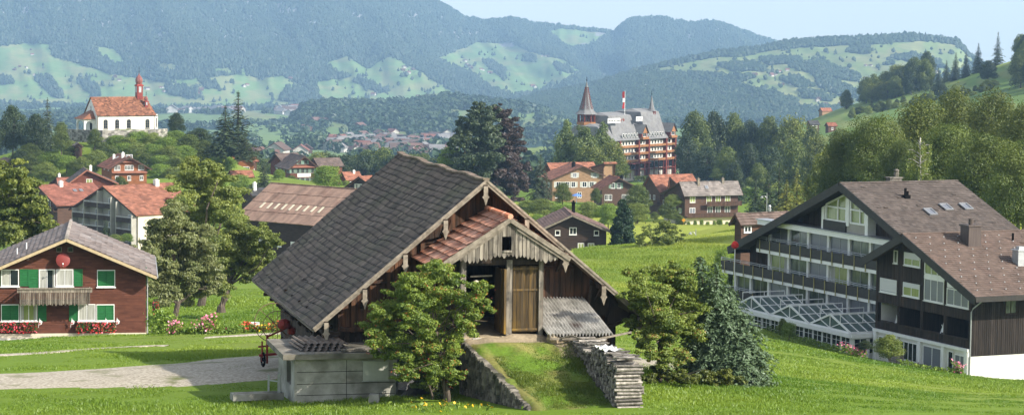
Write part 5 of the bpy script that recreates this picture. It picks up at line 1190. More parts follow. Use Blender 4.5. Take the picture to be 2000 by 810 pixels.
# ------------------------------------------------------------------ grand hotel
def build_grand():
    P=pix(1206,274.7,900.); h=36.7; A=R(h); ax=V(math.sin(A),math.cos(A),0); xx=V(math.cos(A),-math.sin(A),0)
    zb=pix(1260,333,906)[2]; t=thing('grand_hotel','grand belle epoque hotel with steep grey mansard roofs, red woodwork and two spires','hotel',(P[0],P[1],zb),-A)
    def f(px,py): w=hit(px,py,P,xx)-P; return w@ax,w[2]+P[2]-zb
    # local: y along the facade (away), x=0 facade plane, building lies at x<0
    ye=f(1313.5,300)[0]; z0=f(1206,274.7)[1]; ze=z0; y0=-9.
    red=mat('red_timber',(.155,.034,.026),(.12,.028,.022),(2,2,2),.7,.2); och=mat('ochre_balcony',(.25,.115,.05),(.31,.15,.065),(3,3,3),.7,.3); wl=mat('pale_wall',(.55,.52,.46),(.5,.47,.42)); zn=RM['zinc']
    m=MB(); m.box(-16,0,y0,ye,-4,ze,.5); m.build('wall',wl,t)
    st=(ze-3.2)/3.0; 
    for k in range(3):
        z=3.2+k*st
        y=y0+1.2; i=0
        fm=MB(); pm=MB()
        while y<ye-.8:
            fo=MB(); 
            window(t,(0.0,y,z+.75),V(0,1,0),V(1,0,0),1.15,st-1.3,M['white'],M['glass'],1,0,False,.1) if y>-4 else None
            y+=1.95
    # end wall windows
    for k in range(3):
        for x in(-3,-6.5,-10): window(t,(x,y0,3.9+k*st),V(1,0,0),V(0,-1,0),1.2,1.9,M['white'],M['glass'],1,0,False,.1)
    for k in range(4):
        z=3.2+k*st if k<3 else None
        if z is None: break
        m=MB(); m.box(0,1.3,-6,ye+.5,z-.15,z+.05); m.box(1.25,1.33,-6,ye+.5,z,z+.75); y=-6
        while y<ye: m.box(1.33,1.38,y,y+.45,z+.05,z+.72,random.random()); y+=.62
        m.build('balcony',och,t)
    pil=[-6,0,f(1242.5,300)[0],f(1262,300)[0],f(1296,300)[0],ye]
    for y in pil:
        m=MB(); m.box(0,1.45,y-.45,y+.45,-3,ze+.2); m.build('pilaster',red if y not in(pil[2],pil[4]) else red,t)
    m=MB(); m.box(-.02,1.35,-6,ye,.0,.25); y=-6
    while y<ye: m.box(1.1,1.35,y,y+.3,-3,3.1); y+=3.2
    m.box(1.5,4.5,4,16,2.6,2.8); m.build('arcade',red,t)
    m=MB(); m.box(.02,.06,-5,ye,.4,2.7); m.build('glazing',M['glass'],t)
    # mansards
    def mans(ya,yb,zt,inset,nm,xa=1.6,over=.0):
        m=MB(); a=[(xa,ya,ze),(xa,yb,ze),(-17.6,yb,ze),(-17.6,ya,ze)]; b=[(xa-inset,ya+inset*over,zt),(xa-inset,yb-inset*over,zt),(-17.6+inset,yb-inset*over,zt),(-17.6+inset,ya+inset*over,zt)]
        for i in range(4): m.face([a[i],a[(i+1)%4],b[(i+1)%4],b[i]],.5+.1*i)
        xm=-8; zr=zt+1.1
        m.face([b[0],b[1],(xm,b[1][1]-2,zr),(xm,b[0][1]+2,zr)],.9); m.face([b[2],b[3],(xm,b[0][1]+2,zr),(xm,b[1][1]-2,zr)],.9); m.face([b[1],b[2],(xm,b[1][1]-2,zr)],.9); m.face([b[3],b[0],(xm,b[0][1]+2,zr)],.9)
        m.face(a,.4); return m.build('roof',zn,t)
    zl=f(1206,247)[1]; zh=f(1210,233)[1]+1.2
    yA=f(1203,240)[0]; yB=pil[2]; yC=pil[3]; yD=pil[4]
    mans(y0,ye,zl,4.5,'low',1.6)
    mans(yA-2,yB+.8,zh,3.4,'h1',.6,.25); mans(yC-1,yD+1.2,zh+.9,3.4,'h2',.6,.25)
    # red diamond patterns as tile inlays on the mansards
    for (ya,n,z1) in((yA+1,5,zl+2.2),(yC+1,5,zl+2.6)):
        for i in range(n):
            m=MB(); y=ya+i*1.75; q=(z1-ze)/(zh-ze)*3.4; x=.72-q; m.face([(x+.28,y,z1-.7),(x+.0,y+.65,z1),(x-.28,y,z1+.7),(x,y-.65,z1)]); m.build('roof_diamond',red,t)
    # dormers
    for y in(pil[2]+2.2,pil[4]+3.0):
        m=MB(); hwd=2.0; zt=ze+5.6
        m.box(-5,2.1,y-hwd+.2,y+hwd-.2,ze-.2,ze+2.6); m.build('dormer',red,t)
        m=MB(); m.face([(2.9,y-hwd-.3,ze+2.2),(-6,y-hwd-.3,ze+2.2),(-6,y,zt),(2.9,y,zt)],.4); m.face([(2.9,y+hwd+.3,ze+2.2),(-6,y+hwd+.3,ze+2.2),(-6,y,zt),(2.9,y,zt)],.4); m.build('dormer_roof',zn,t)
        m=MB(); m.prism([(y-hwd,ze+2.4),(y+hwd,ze+2.4),(y,zt-.3)],0,2.2,2.3); m.box(1.6,2.9,y-hwd,y+hwd,ze+.1,ze+1.0); m.build('dormer_gable',och,t)
        window(t,(2.12,y,ze+1.0),V(0,1,0),V(1,0,0),2.2,1.5,M['white'],M['glass'],2,0,False,.1)
    # attic windows
    for ya,yb in((2,yB-.8),(yC-3.3,yD-1)):
        y=ya
        while y<yb: window(t,(1.25,y,ze+1.0),V(0,1,0),V(1,0,0),1.0,1.5,M['white'],M['glass'],1,0,False,.12); y+=1.8
    # name boards with raised letters
    def board(txt,pxa,pxb,py,zz):
        a=f(pxa,py)[0]; b=f(pxb,py)[0]; m=MB(); m.box(.2,.35,a,b,zz,zz+1.7); bo=m.build('name_board',M['white'],t)
        cu=bpy.data.curves.new('lettering','FONT'); cu.body=txt; cu.size=1.25; cu.align_x='CENTER'; cu.extrude=.03
        to=bpy.data.objects.new('lettering',cu); COL.objects.link(to); me=bpy.data.meshes.new_from_object(to); bpy.data.objects.remove(to)
        xs=[v.co.x for v in me.vertices]; sx=(b-a-.6)/(max(xs)-min(xs)); me.transform(Matrix.Translation((.38,(a+b)/2,zz+.4))@Matrix.Rotation(R(90),4,'Z')@Matrix.Rotation(R(90),4,'X')@Matrix.Diagonal((sx,1,1,1)))
        me.materials.clear(); me.materials.append(M['dark']); link('lettering',me,bo)
    board('PAXMONTANA',1185.5,1210,240,f(1185,241)[1]); board('HOTEL',1241,1253,236,f(1241,237)[1])
    # towers with spires
    def spire(px,py_tip,py_base,py_low,wpx,pat,D,name):
        T=pix(px,py_tip,D); Bz=pix(px,py_base,D)[2]; Lz=pix(px,py_low,D)[2]; k=D/FP; rb=wpx/2*k*1.03
        o=np.array([T[0],T[1],0]); c=MB(); th=0
        def L(p): w=p-np.array([P[0],P[1],zb]); return V(w@xx,w@ax,w[2])
        q=L(np.array([T[0],T[1],zb])); tz=T[2]-zb; bz=Bz-zb; lz=Lz-zb
        c.lathe([(rb*1.0,bz),(rb*.98,bz+.1),(rb*.66,bz+(tz-bz)*.12),(rb*.5,bz+(tz-bz)*.27),(rb*.28,bz+(tz-bz)*.58),(.1,tz)],8,(q[0],q[1],0),.5,math.pi/8); so=c.build(name,zn,t)
        if pat:
            for j in range(8):
                a=2*math.pi*(j+.5)/8+math.pi/8
                for i in range(9):
                    for sx in(-1,1):
                        zz=bz+(tz-bz)*(.16+.075*i); u=(zz-bz)/(tz-bz); rr=rb*np.interp(u,[.12,.27,.58,1],[.66,.5,.28,.01])*math.cos(math.pi/8)+.06; ww=rr*.2; hh=(tz-bz)*.04
                        e=V(-math.sin(a),math.cos(a),0); n=V(math.cos(a),math.sin(a),0); cc=V(q[0],q[1],0)
                        k0=cc+n*rr+e*(-ww if sx>0 else ww)*(1 if i%2 else -1)+Z*zz; r2=rr-rb*.025; k1=cc+n*r2+e*(ww*.9 if sx>0 else -ww*.9)*(1 if i%2 else -1)+Z*(zz+2*hh*.93)
                        b=MB(); pm_beams.append((k0,k1))
            b=MB()
            for k0,k1 in pm_beams: b.beam(k0,k1,.15,.06)
            b.build('spire_pattern',red,so); pm_beams.clear()
        b=MB(); n=8
        for j in range(n):
            a=2*math.pi*j/n+math.pi/8; rr=rb*.72; b.beam((q[0]+rr*math.cos(a),q[1]+rr*math.sin(a),lz),(q[0]+rr*math.cos(a),q[1]+rr*math.sin(a),bz+.1),.42,.42)
        b.lathe([(rb*.8,bz-.35),(rb*.8,bz)],8,(q[0],q[1],0),.3,math.pi/8); b.build('belvedere',red,so)
        b=MB(); b.lathe([(rb*.78,lz-14 if pat else lz-1.5),(rb*.78,lz+.1)],8,(q[0],q[1],0),.5,math.pi/8); b.build('tower',wl if pat else red,so)
        b=MB(); b.lathe([(rb*.84,lz-.5),(rb*.84,lz+.5)],8,(q[0],q[1],0),.5,math.pi/8); b.build('parapet',och if pat else red,so)
        b=MB(); b.tube([(q[0],q[1],tz-.3),(q[0],q[1],tz+1.8)],.09,5); b.lathe([(.1,-.2),(.28,0),(.1,.2)],8,(q[0],q[1],tz+.6)); b.build('finial',M['dark'],so)
    pm_beams=[]
    spire(1146,160,223,241,44,True,902,'spire'); spire(1273,187,217,226,19,False,925,'spire')
    fp=thing('flagpole','flagpole with a hanging red and white flag above the grand hotel roof','flag',pix(1220,226,910),0)
    b=MB(); b.tube([(0,0,-1),(0,0,(226-177)*910/FP)],[.13,.08],6); b.build('pole',M['white'],fp)
    b=MB(); zt=(226-179)*910/FP
    for i in range(6):
        z0=zt-6.4*i/6; z1=zt-6.4*(i+1)/6; w0=.75+.2*math.sin(i*1.3); w1=.75+.2*math.sin((i+1)*1.3)
        b.face([(-.1,-.1,z0),(-.1-w0,-.2+.3*math.sin(i),z0),(-.1-w1,-.2+.3*math.sin(i+1),z1),(-.1,-.1,z1)])
    fo=b.build('flag',mat('flag_cloth_red',(.33,.03,.03),(.27,.02,.02)),fp); b=MB()
    b.face([(-.15,-.25,zt-2.4),(-.8,-.42,zt-2.5),(-.8,-.42,zt-4.0),(-.15,-.25,zt-3.9)]); b.build('cross',M['white'],fo)
    for px,l in((1327,'closed cream parasol nearest the grand hotel terrace'),(1337,'closed cream parasol farther right on the hotel terrace')):
        q=pix(px,337,896); b=MB(); b.lathe([(.1,.2),(.35,.5),(.75,.9),(.6,2.4),(.25,3.9),(.05,4.4)],8,q); pp=b.build('parasol',M['white']); tag(pp,l,'parasol','closed parasols on the hotel terrace')
build_grand()
# street lamps
def lamp(px,py_top,py_base,D,label):
    B=pix(px,py_base,D); h=pix(px,py_top,D)[2]-B[2]; t=thing('street_lamp',label,'street lamp',B,0,'street lamps in the village')
    m=MB(); m.tube([(0,0,-.5),(0,0,h)],[.09,.06],7); m.tube([(0,0,h-.9),(-.35,0,h-.5),(-.9,0,h-.55)],.035,6); m.build('pole',M['metal'],t)
    m=MB(); m.lathe([(.03,.25),(.1,.15),(.3,-.05),(.28,-.12)],10,(-.9,0,h-.75)); m.build('lamp_shade',M['metal'],t); return t
lamp(1358,447,512,395,'curved neck street lamp standing in the pale field right of the bushy tree'); lamp(1497,377,430,430,'curved neck street lamp above the low tiled annex roof')
q=pix(1503,412,300); m=MB(); m.tube([q-Z*2,q],.05,6); m.lathe([(.2,0),(.22,.3),(.14,.35),(.14,.5),(.22,.55),(.1,.75)],8,q); tag(m.build('chimney_pipe',M['metal']),'slim steel chimney pipe behind the low tiled annex','chimney pipe')
q=pix(1434,560,243); m=MB(); m.tube([q,q+Z*4.3],.05,6); o=m.build('pole',M['white']); tag(o,'white pole with a red ball at the left end of the hotel balconies','pole'); m=MB(); m.lathe([(.05,-.4),(.35,-.2),(.38,.1),(.2,.35),(.02,.4)],10,tuple(q+Z*4.2)); m.build('ball',mat('signal_red',(.6,.03,.02)),o)
q=pix(498,641,163); m=MB(); m.box(q[0]-.28,q[0]+.28,q[1]-.2,q[1]+.2,q[2]-.1,q[2]+.42); tag(m.build('meter_box',M['white']),'small white meter box on the lawn behind the flower bed','box')
# ================================================================== TREES
LM={}
LM['apple']=leafmat('apple_leaf',(.07,.105,.022),(.25,.28,.065)); LM['silver']=leafmat('silver_leaf',(0.092,0.121,0.029),(0.310,0.328,0.138)); LM['bigleft']=leafmat('big_left_leaf',(.06,.095,.016),(.24,.265,.05))
LM['rowan']=leafmat('rowan_leaf',(.06,.11,.017),(.235,.295,.045),(.32,.16,.04),p3=.96); LM['maple']=leafmat('maple_leaf',(.075,.12,.02),(.27,.325,.06),(.3,.16,.05),p3=.94)
LM['spruce']=leafmat('blue_spruce_needle',(.045,.08,.03),(.135,.19,.105),trans=.1); LM['dkspruce']=leafmat('dark_spruce_needle',(0.018,0.036,0.018),(0.075,0.105,0.045),trans=.08); LM['larch']=leafmat('larch_needle',(0.053,0.090,0.022),(0.195,0.232,0.060),trans=.2)
LM['cedar']=leafmat('cedar_needle',(.022,.038,.018),(.085,.11,.05),trans=.12); LM['beech']=leafmat('copper_beech_leaf',(.022,.014,.012),(.08,.055,.046),trans=.15); LM['cypress']=leafmat('cypress_leaf',(0.011,0.027,0.013),(0.045,0.090,0.038),trans=.08)
LM['forest']=leafmat('forest_leaf',(.042,.074,.015),(.165,.2,.04)); LM['forest2']=leafmat('sunlit_forest_leaf',(.05,.08,.014),(.195,.215,.038)); LM['bright']=leafmat('bright_bush_leaf',(0.075,0.143,0.018),(0.255,0.345,0.053)); LM['young']=leafmat('young_tree_leaf',(.09,.14,.022),(.27,.31,.07)); LM['birch']=leafmat('birch_leaf',(0.090,0.135,0.030),(0.255,0.285,0.075)); LM['bluefor']=leafmat('dark_forest_leaf',(0.018,0.039,0.018),(0.068,0.093,0.030))
LM['yconif']=leafmat('yellow_conifer_needle',(0.075,0.098,0.018),(0.255,0.255,0.053),trans=.15)
def quads(C,Nn,S_,asp=.62,rg=rng):
    """leaf quads: centre C, normal Nn, size S_"""
    n=len(C); t=rg.normal(0,1,(n,3)); t-=Nn*(t*Nn).sum(1)[:,None]; t/=np.linalg.norm(t,axis=1)[:,None]+1e-9; b=np.cross(Nn,t)
    t=t*S_[:,None]; b=b*(S_*asp)[:,None]; k=Nn*(S_*.18)[:,None]
    return np.stack([C-t,C-b+k,C+t,C+b+k],1).reshape(-1,3)
def crown_leaves(clumps,n,size,rg,fill=.45,up=.35):
    c=np.array([q[0] for q in clumps]); r=np.array([q[1] for q in clumps],float); r=r if r.ndim==2 else np.c_[r,r,r*.8]
    p=(r[:,0]**2); p/=p.sum(); k=rg.choice(len(c),n,p=p); d=rg.normal(0,1,(n,3)); d/=np.linalg.norm(d,axis=1)[:,None]
    rad=rg.random(n)**(.28+.25*(1-fill))*1.02+np.where(rg.random(n)<.13,rg.random(n)*.5,0); P=c[k]+d*r[k]*rad[:,None]
    N=d+rg.normal(0,.55,(n,3)); N[:,2]+=up; N/=np.linalg.norm(N,axis=1)[:,None]
    ct=rg.normal(0,.13,len(c))
    t=np.clip(.46+ct[k]+rg.normal(0,.2,n),0,1); s=size*(.65+.7*rg.random(n))
    return quads(P,N,s,rg=rg),t
def limbs(m,base,top,targets,r0,rg,bend=.12):
    base=np.array(base);top=np.array(top); mid=(base+top)/2+rg.normal(0,bend,3)*V(1,1,.2)*np.linalg.norm(top-base)*.4
    pts=[base+(0,0,-.4),base,base*.6+mid*.4+V(0,0,0),mid,top]; m.tube(pts,[r0*1.25,r0,r0*.85,r0*.65,r0*.3],8)
    for tg in targets:
        q=rg.uniform(.3,.85); st=(base*(1-q)*(1-q)+2*mid*q*(1-q)+top*q*q); e=np.array(tg); md=st*.5+e*.5+V(0,0,np.linalg.norm(e-st)*.12)+rg.normal(0,.08,3)*np.linalg.norm(e-st)
        rr=r0*.42*(1-q*.5); m.tube([st,md,st*.1+e*.9],[rr,rr*.6,rr*.2],5)
def make_tree(h,cw,th,nclump,n,leaf,seed,clr=.3,shape='round',lean=(0,0),mt='forest',cdep=None,gap=.0,trunk_r=None,bark='bark',name='tree',fill=.45,weep=0):
    """returns (crown mesh, trunk mesh): crown width cw, height h, crown starts at th"""
    rg=np.random.default_rng(seed); cl=[]; ch=h-th; cd=cdep or cw
    for i in range(nclump):
        g=i*2.399963; u=(i+.5)/nclump
        if shape=='round': zz=th+ch*(.12+.8*u); pr=math.sin(math.pi*min(1,max(.0,(.14+.86*u)**.85)))**.6
        elif shape=='cone': zz=th+ch*u*.97; pr=(1-u)**.75+.06
        elif shape=='col': zz=th+ch*u*.96; pr=(min(1,u*5+.5)*(1-u)**.42)
        elif shape=='dome': zz=th+ch*(.05+.85*u); pr=math.cos(u*1.45)**.6
        rad=rg.uniform(.35,1)**.6*pr; c=V(math.cos(g)*rad*cw/2*.78+lean[0]*u,math.sin(g)*rad*cd/2*.78+lean[1]*u,zz)+rg.normal(0,.03,3)*cw
        rr=cw*rg.uniform(.13,.25)*(nclump/24)**-.25*(.55 if shape in('cone','col') and u>.75 else 1); cl.append((c,(rr,rr,rr*rg.uniform(.6,.95))))
    if gap: cl=[q for q in cl if rg.random()>gap]
    v,t=crown_leaves(cl,n,leaf,rg,fill)
    if weep: v[:,2]-=0
    cm=npmesh('crown',v,4,LM[mt],tint=t)
    m=MB(); k=[cl[i][0] for i in rg.choice(len(cl),min(len(cl),14),replace=False)]
    r0=trunk_r or max(.12,h*.022); limbs(m,(0,0,0),(lean[0]*.8,lean[1]*.8,th+ch*.8),k,r0,rg)
    tm=m.build('trunk',M[bark]); me=tm.data; bpy.data.objects.remove(tm); return cm,me
def make_conifer(h,w,seed,n_lev,mt,leaf=.3,th=.04,droop=.25,dens=18,taper=.9,jag=.35,irr=.25,per=7):
    rg=np.random.default_rng(seed); m=MB(); r0=h*.016; m.tube([(0,0,-.4),(0,0,h*.5),(0,0,h*.98)],[r0,r0*.6,.03],7); C=[];Nn=[];S_=[];T=[]
    for i in range(n_lev):
        u=(i+rg.random()*.5)/n_lev; z=h*(th+(1-th)*u); L0=w/2*((1-u)**taper)*(1+rg.normal(0,irr*.5))+.12*w*(1-u)*rg.random()
        nb=max(4,int(per*(1-u*.5)))
        for b in range(nb):
            a=6.283*(b+rg.random()*.8)/nb+i*1.1; L=max(.15,L0*(1+rg.normal(0,jag*.5))); d=V(math.cos(a),math.sin(a),0); tb=rg.normal(0,.12)
            e=d*L+V(0,0,-droop*L+ .12*L*u); st=V(0,0,z)
            if L>h*.05: m.tube([st,st+e*.55+V(0,0,.05*L),st+e],[r0*.2*(1-u*.6),r0*.12,.01],4)
            k=max(3,int(dens*L/(w/2)*1.0)+2); q=(rg.random(k)**.75)*.98+.04; side=np.cross(d,Z)
            for x in q:
                p=st+e*x+V(0,0,.06*L*math.sin(x*3.1)); sp=rg.normal(0,.16)*L*(1.15-x); p=p+side*sp+V(0,0,-abs(rg.normal(0,.06))*L)
                nn=V(0,0,1)+d*.5+rg.normal(0,.35,3); C.append(p);Nn.append(nn/np.linalg.norm(nn));S_.append(leaf*rg.uniform(.6,1.35)*(1-.45*u));T.append(np.clip(.3+.35*x+tb+rg.normal(0,.13),0,1))
    for _ in range(14): C.append(V(rg.normal(0,.02)*w,rg.normal(0,.02)*w,h*(.93+.07*rg.random())));Nn.append(V(.6,0,.8));S_.append(leaf*.5);T.append(.6)
    cm=npmesh('crown',quads(np.array(C),np.array(Nn),np.array(S_),.45,rg),4,LM[mt],tint=np.array(T)); tm=m.build('trunk',M['bark']); me=tm.data; bpy.data.objects.remove(tm); return cm,me
def plant(name,label,cat,meshes,loc,rz=0,sc=(1,1,1),group=None):
    t=thing(name,label,cat,loc,rz,group); t.scale=sc if hasattr(sc,'__len__') else (sc,)*3
    link('crown',meshes[0],t); link('trunk',meshes[1],t); return t
def fitp(px,pyb,pyt,D):
    """base point and height of a plant seen between two image rows"""
    b=pix(px,pyb,D); return b,pix(px,pyt,D)[2]-b[2]
# ---- near trees
b,h=fitp(880,772,498,105.3); w=250*105.3/FP
rg=np.random.default_rng(5); k=105/FP
def blob(pts,D0,jit=1.0):
    out=[]
    for (px,py,rp) in pts:
        c=pix(px,py,D0+rg.normal(0,jit)); out.append((c,(rp*D0/FP,rp*D0/FP*1.0,rp*D0/FP*.85)))
    return out
def blobtree(name,label,cat,basepx,D,pts,n,leaf,mt,r0,seed,jit=1.0,extra=1.6,fill=.4,berries=0,topi=0,stems=1):
    global rg
    rg=np.random.default_rng(seed); B=pix(*basepx,D); cl=blob(pts,D,jit); k=D/FP
    cl2=[]
    for c,r in cl:
        for j in range(13):
            d=rg.normal(0,1,3); d/=np.linalg.norm(d); q=rg.uniform(.14,.44); cl2.append((c+d*np.array(r)*rg.uniform(.55,1.22)*V(1,1,.9),tuple(np.array(r)*q*np.array((1.15,1.15,rg.uniform(.45,.85))))))
    t=thing(name,label,cat,B)
    cl2=[(c-B,r) for c,r in cl2+[(c,tuple(np.array(r)*.55)) for c,r in cl]]
    v,tt=crown_leaves(cl2,n,leaf,rg,fill); link('crown',npmesh('crown',v,4,LM[mt],tint=tt),t)
    m=MB(); tg=[c-B for c,r in cl]; top=tg[topi]
    for s in range(stems):
        limbs(m,(rg.normal(0,.15)*s,rg.normal(0,.1)*s,0),top*.85+rg.normal(0,.3,3)*(s>0),tg[s::stems],r0/(1+.3*s),rg)
    link('trunk',(lambda o:(o.data,bpy.data.objects.remove(o))[0])(m.build('trunk',M['bark'])),t)
    if berries:
        bc=[]; 
        for c,r in cl2:
            if rg.random()<.5:
                d=rg.normal(0,1,3); d[1]=-abs(d[1]); d/=np.linalg.norm(d); bc.append(c+d*np.array(r)*.98)
        C=np.repeat(np.array(bc),berries,0)+rg.normal(0,.09,(len(bc)*berries,3)); Nn=rg.normal(0,1,C.shape); Nn/=np.linalg.norm(Nn,axis=1)[:,None]
        link('berries',npmesh('berries',quads(C,Nn,np.full(len(C),.033),1.,rg),4,leafmat('rowan_berry',(.3,.05,.02),(.4,.11,.03),trans=.1),tint=rg.random(len(C))),t)
    return t
blobtree('rowan_tree','green rowan tree with red berry clusters in front of the barn porch','tree',(872,772),105.2,
  [(850,530,30),(820,545,30),(880,545,28),(790,570,34),(840,580,40),(895,580,34),(930,590,26),(950,598,16),(760,600,36),(810,620,42),(860,620,36),(915,615,26),(745,640,34),(790,665,38),(840,670,38),(880,660,26),(760,680,26),(825,705,30),(860,710,26),(800,560,28),(735,610,22),(935,560,20),(870,690,34),(800,690,30),(740,665,24),(845,735,26),(880,730,24),(905,640,22),(790,725,22)],110000,.05,'rowan',.13,11,.9,berries=4,topi=4,stems=3)
blobtree('hedge_bush','dark green bush in the shade under the rowan tree','bush',(845,775),106.3,[(830,735,26),(865,740,26),(850,760,22),(815,700,24),(880,715,20)],16000,.06,'forest',.06,12,.5)
blobtree('maple_tree','olive and russet leaved tree right of the barn beside the blue spruce','tree',(1285,748),112,
  [(1290,535,34),(1250,545,28),(1330,550,30),(1275,570,36),(1320,585,36),(1240,580,26),(1355,590,22),(1260,605,34),(1300,620,38),(1340,620,30),(1370,600,18),(1265,650,30),(1310,655,30),(1350,650,26),(1245,630,20),(1295,695,26),(1330,700,22),(1268,690,18)],85000,.052,'maple',.13,13,1.0,topi=3,stems=2)
blobtree('green_shrub','mixed green shrubs growing under the maple and the blue spruce','bush',(1310,752),111.5,[(1290,725,20),(1325,735,18),(1270,740,14),(1350,740,16),(1385,738,18),(1310,745,14),(1420,735,18),(1445,742,12)],18000,.06,'forest2',.05,14,.5)
# blue spruce: several leaders, spreading skirts
def blue_spruce():
    D=113.5; t=thing('blue_spruce','bushy blue green spruce with spreading lower boughs right of the maple','tree',pix(1412,748,D)); B=pix(1412,748,D); k=D/FP
    rg=np.random.default_rng(21); C=[];Nn=[];S_=[];T=[]; m=MB()
    for (px,top,ww,x0) in((1368,500,140,1388),(1398,512,140,1403),(1425,560,170,1425),(1340,575,90,1372),(1452,610,170,1440),(1470,665,110,1455),(1385,600,170,1400)):
        a=pix(x0,748,D+rg.normal(0,.4))-B; e=pix(px,top,D+rg.normal(0,.5))-B; m.tube([a,(a+e)/2,e],[.11,.07,.02],6); H=np.linalg.norm(e-a)
        for i in range(46):
            u=(i+.5)/46; st=a+(e-a)*(.06+.94*u); L0=ww/2*k*((1-u)**.55)*rg.uniform(.75,1.2)+.1
            for b in range(8):
                an=6.283*(b+rg.random())/8; L=L0*rg.uniform(.55,1.15); d=V(math.cos(an),math.sin(an),0); dr=-.28-.25*(1-u)
                tb=rg.normal(0,.12)
                nq=max(4,int(15*L)); 
                for x in rg.random(nq)**.7:
                    p=st+d*L*x+V(0,0,dr*L*x*x+.1*L*x)+np.cross(d,Z)*rg.normal(0,.13)*L*(1.2-x)+V(0,0,-abs(rg.normal(0,.05)))
                    nn=V(0,0,.9)+d*.6+rg.normal(0,.4,3); C.append(p);Nn.append(nn/np.linalg.norm(nn));S_.append(rg.uniform(.06,.13));T.append(np.clip(.22+.45*x+tb+rg.normal(0,.14),0,1))
    link('crown',npmesh('crown',quads(np.array(C),np.array(Nn),np.array(S_),.42,rg),4,LM['spruce'],tint=np.array(T)),t)
    o=m.build('trunk',M['bark'],t)
blue_spruce()
# ---- trees behind the barn on the left
blobtree('pear_tree','silvery green fruit tree with a straight trunk right of the red chalet','tree',(337,640),193,
  [(340,430,42),(310,455,38),(370,450,40),(295,490,34),(335,490,44),(385,490,40),(300,530,36),(345,535,44),(395,535,36),(320,570,30),(370,570,34),(415,560,24),(290,555,22),(345,405,22),(410,520,24)],70000,.10,'silver',.28,31,2.0,topi=4)
blobtree('apple_tree','tall green tree rising behind the silvery fruit tree','tree',(390,612),222,
  [(385,340,36),(420,355,34),(355,355,26),(400,380,46),(440,390,36),(360,390,34),(420,420,44),(385,420,36),(450,430,30),(405,325,18),(430,330,18),(440,470,34),(400,470,40)],95000,.09,'apple',.42,32,2.2,topi=7)
blobtree('fruit_tree','spreading green tree with dark crooked boughs left of the barn roof','tree',(432,600),205,
  [(480,450,34),(515,455,28),(450,460,34),(500,485,36),(535,470,18),(465,500,40),(430,500,36),(520,510,24),(445,535,34),(485,530,28),(430,560,24),(420,470,28)],66000,.09,'apple',.34,33,2.0,topi=5)
blobtree('broad_tree','large yellow green tree filling the left edge behind the red chalet','tree',(30,500),235,
  [(0,330,40),(30,345,36),(-20,370,50),(50,370,30),(15,390,46),(60,400,34),(0,430,50),(45,430,40),(80,430,24),(25,460,40),(70,455,30),(-40,420,50),(-50,340,40),(95,440,14)],70000,.15,'bigleft',.45,34,2.5,topi=4)
# ---- middle field
b,h=fitp(1216,507,390,380); plant('cypress','dark columnar cypress standing beside the dark timber cottage','tree',make_tree(h,4.6,.2,46,30000,.15,41,shape='col',mt='cypress',trunk_r=.18,fill=.75),b)
blobtree('field_tree','airy light green tree with forked limbs in the pale field','tree',(1281,503),335,[(1290,445,18),(1265,455,16),(1315,455,18),(1280,470,20),(1305,475,18),(1255,475,14),(1325,470,12),(1300,435,10),(1330,490,10),(1250,462,10)],8500,.12,'young',.17,42,1.0,fill=.2,topi=3)
# ---- pair of giant trees behind the barn
def cedar_beech():
    D=600; 
    blobtree('giant_conifer','huge dark green conifer behind the barn roof, left half of the tall pair','tree',(935,392),D,[(940,215,20),(925,225,22),(950,235,26),(915,245,22),(935,255,30),(905,270,24),(955,270,30),(925,290,34),(895,305,22),(950,310,36),(910,325,26),(935,340,34),(890,335,16),(960,345,30),(905,360,24),(940,370,30),(965,215,14)],46000,.33,'cedar',.7,51,2.5,topi=8,fill=.35)
    blobtree('copper_beech','huge dark purple copper beech, right half of the tall pair behind the barn','tree',(985,394),606,[(965,212,14),(980,225,20),(990,245,24),(1000,270,24),(980,265,26),(1005,295,24),(985,305,30),(1010,325,22),(990,340,32),(1015,350,16),(1000,370,28),(975,370,26),(1022,365,12)],42000,.3,'beech',.7,52,2.5,topi=6,fill=.35)
cedar_beech()
# ---- prototypes for the more distant trees (unit meshes, scaled when placed)
PB=[make_tree(10,8.4,1.0,28,9000,.185,60+i,mt=m,shape=s,fill=.75) for i,(m,s) in enumerate((('forest','round'),('forest','dome'),('forest2','round'),('forest2','dome'),('bright','round'),('young','round'),('bluefor','round'),('larch','cone'),('larch','cone')))]
PBIG=[make_tree(10,8.4,.6,46,44000,.085,90+i,mt=m,shape='round',fill=.8) for i,m in enumerate(('forest','forest2','forest'))]
PC=[make_conifer(10,3.6,80,40,'dkspruce',.26,dens=20,per=9),make_conifer(10,3.2,81,40,'dkspruce',.22,dens=18,irr=.4,per=8),make_conifer(10,4.6,82,34,'yconif',.28,dens=20,irr=.45,per=9),make_conifer(10,5.2,83,32,'cedar',.3,dens=22,irr=.5,per=9,taper=.7)]
def put(kind,i,px,pyb,pyt,D,wpx,label,name,cat='tree',group=None,seed=0):
    b,h=fitp(px,pyb,pyt,D); src=(PB if kind=='b' else PC if kind=='c' else PBIG)[i]; nat={'b':8.4,'g':8.4,'c':(3.6,3.2,4.6,5.2)[i] if kind=='c' else 0}[kind]
    sx=wpx*D/FP/nat; return plant(name,label,cat,src,b,(px*1.7+seed)%6.28,(sx,sx,h/10),group)
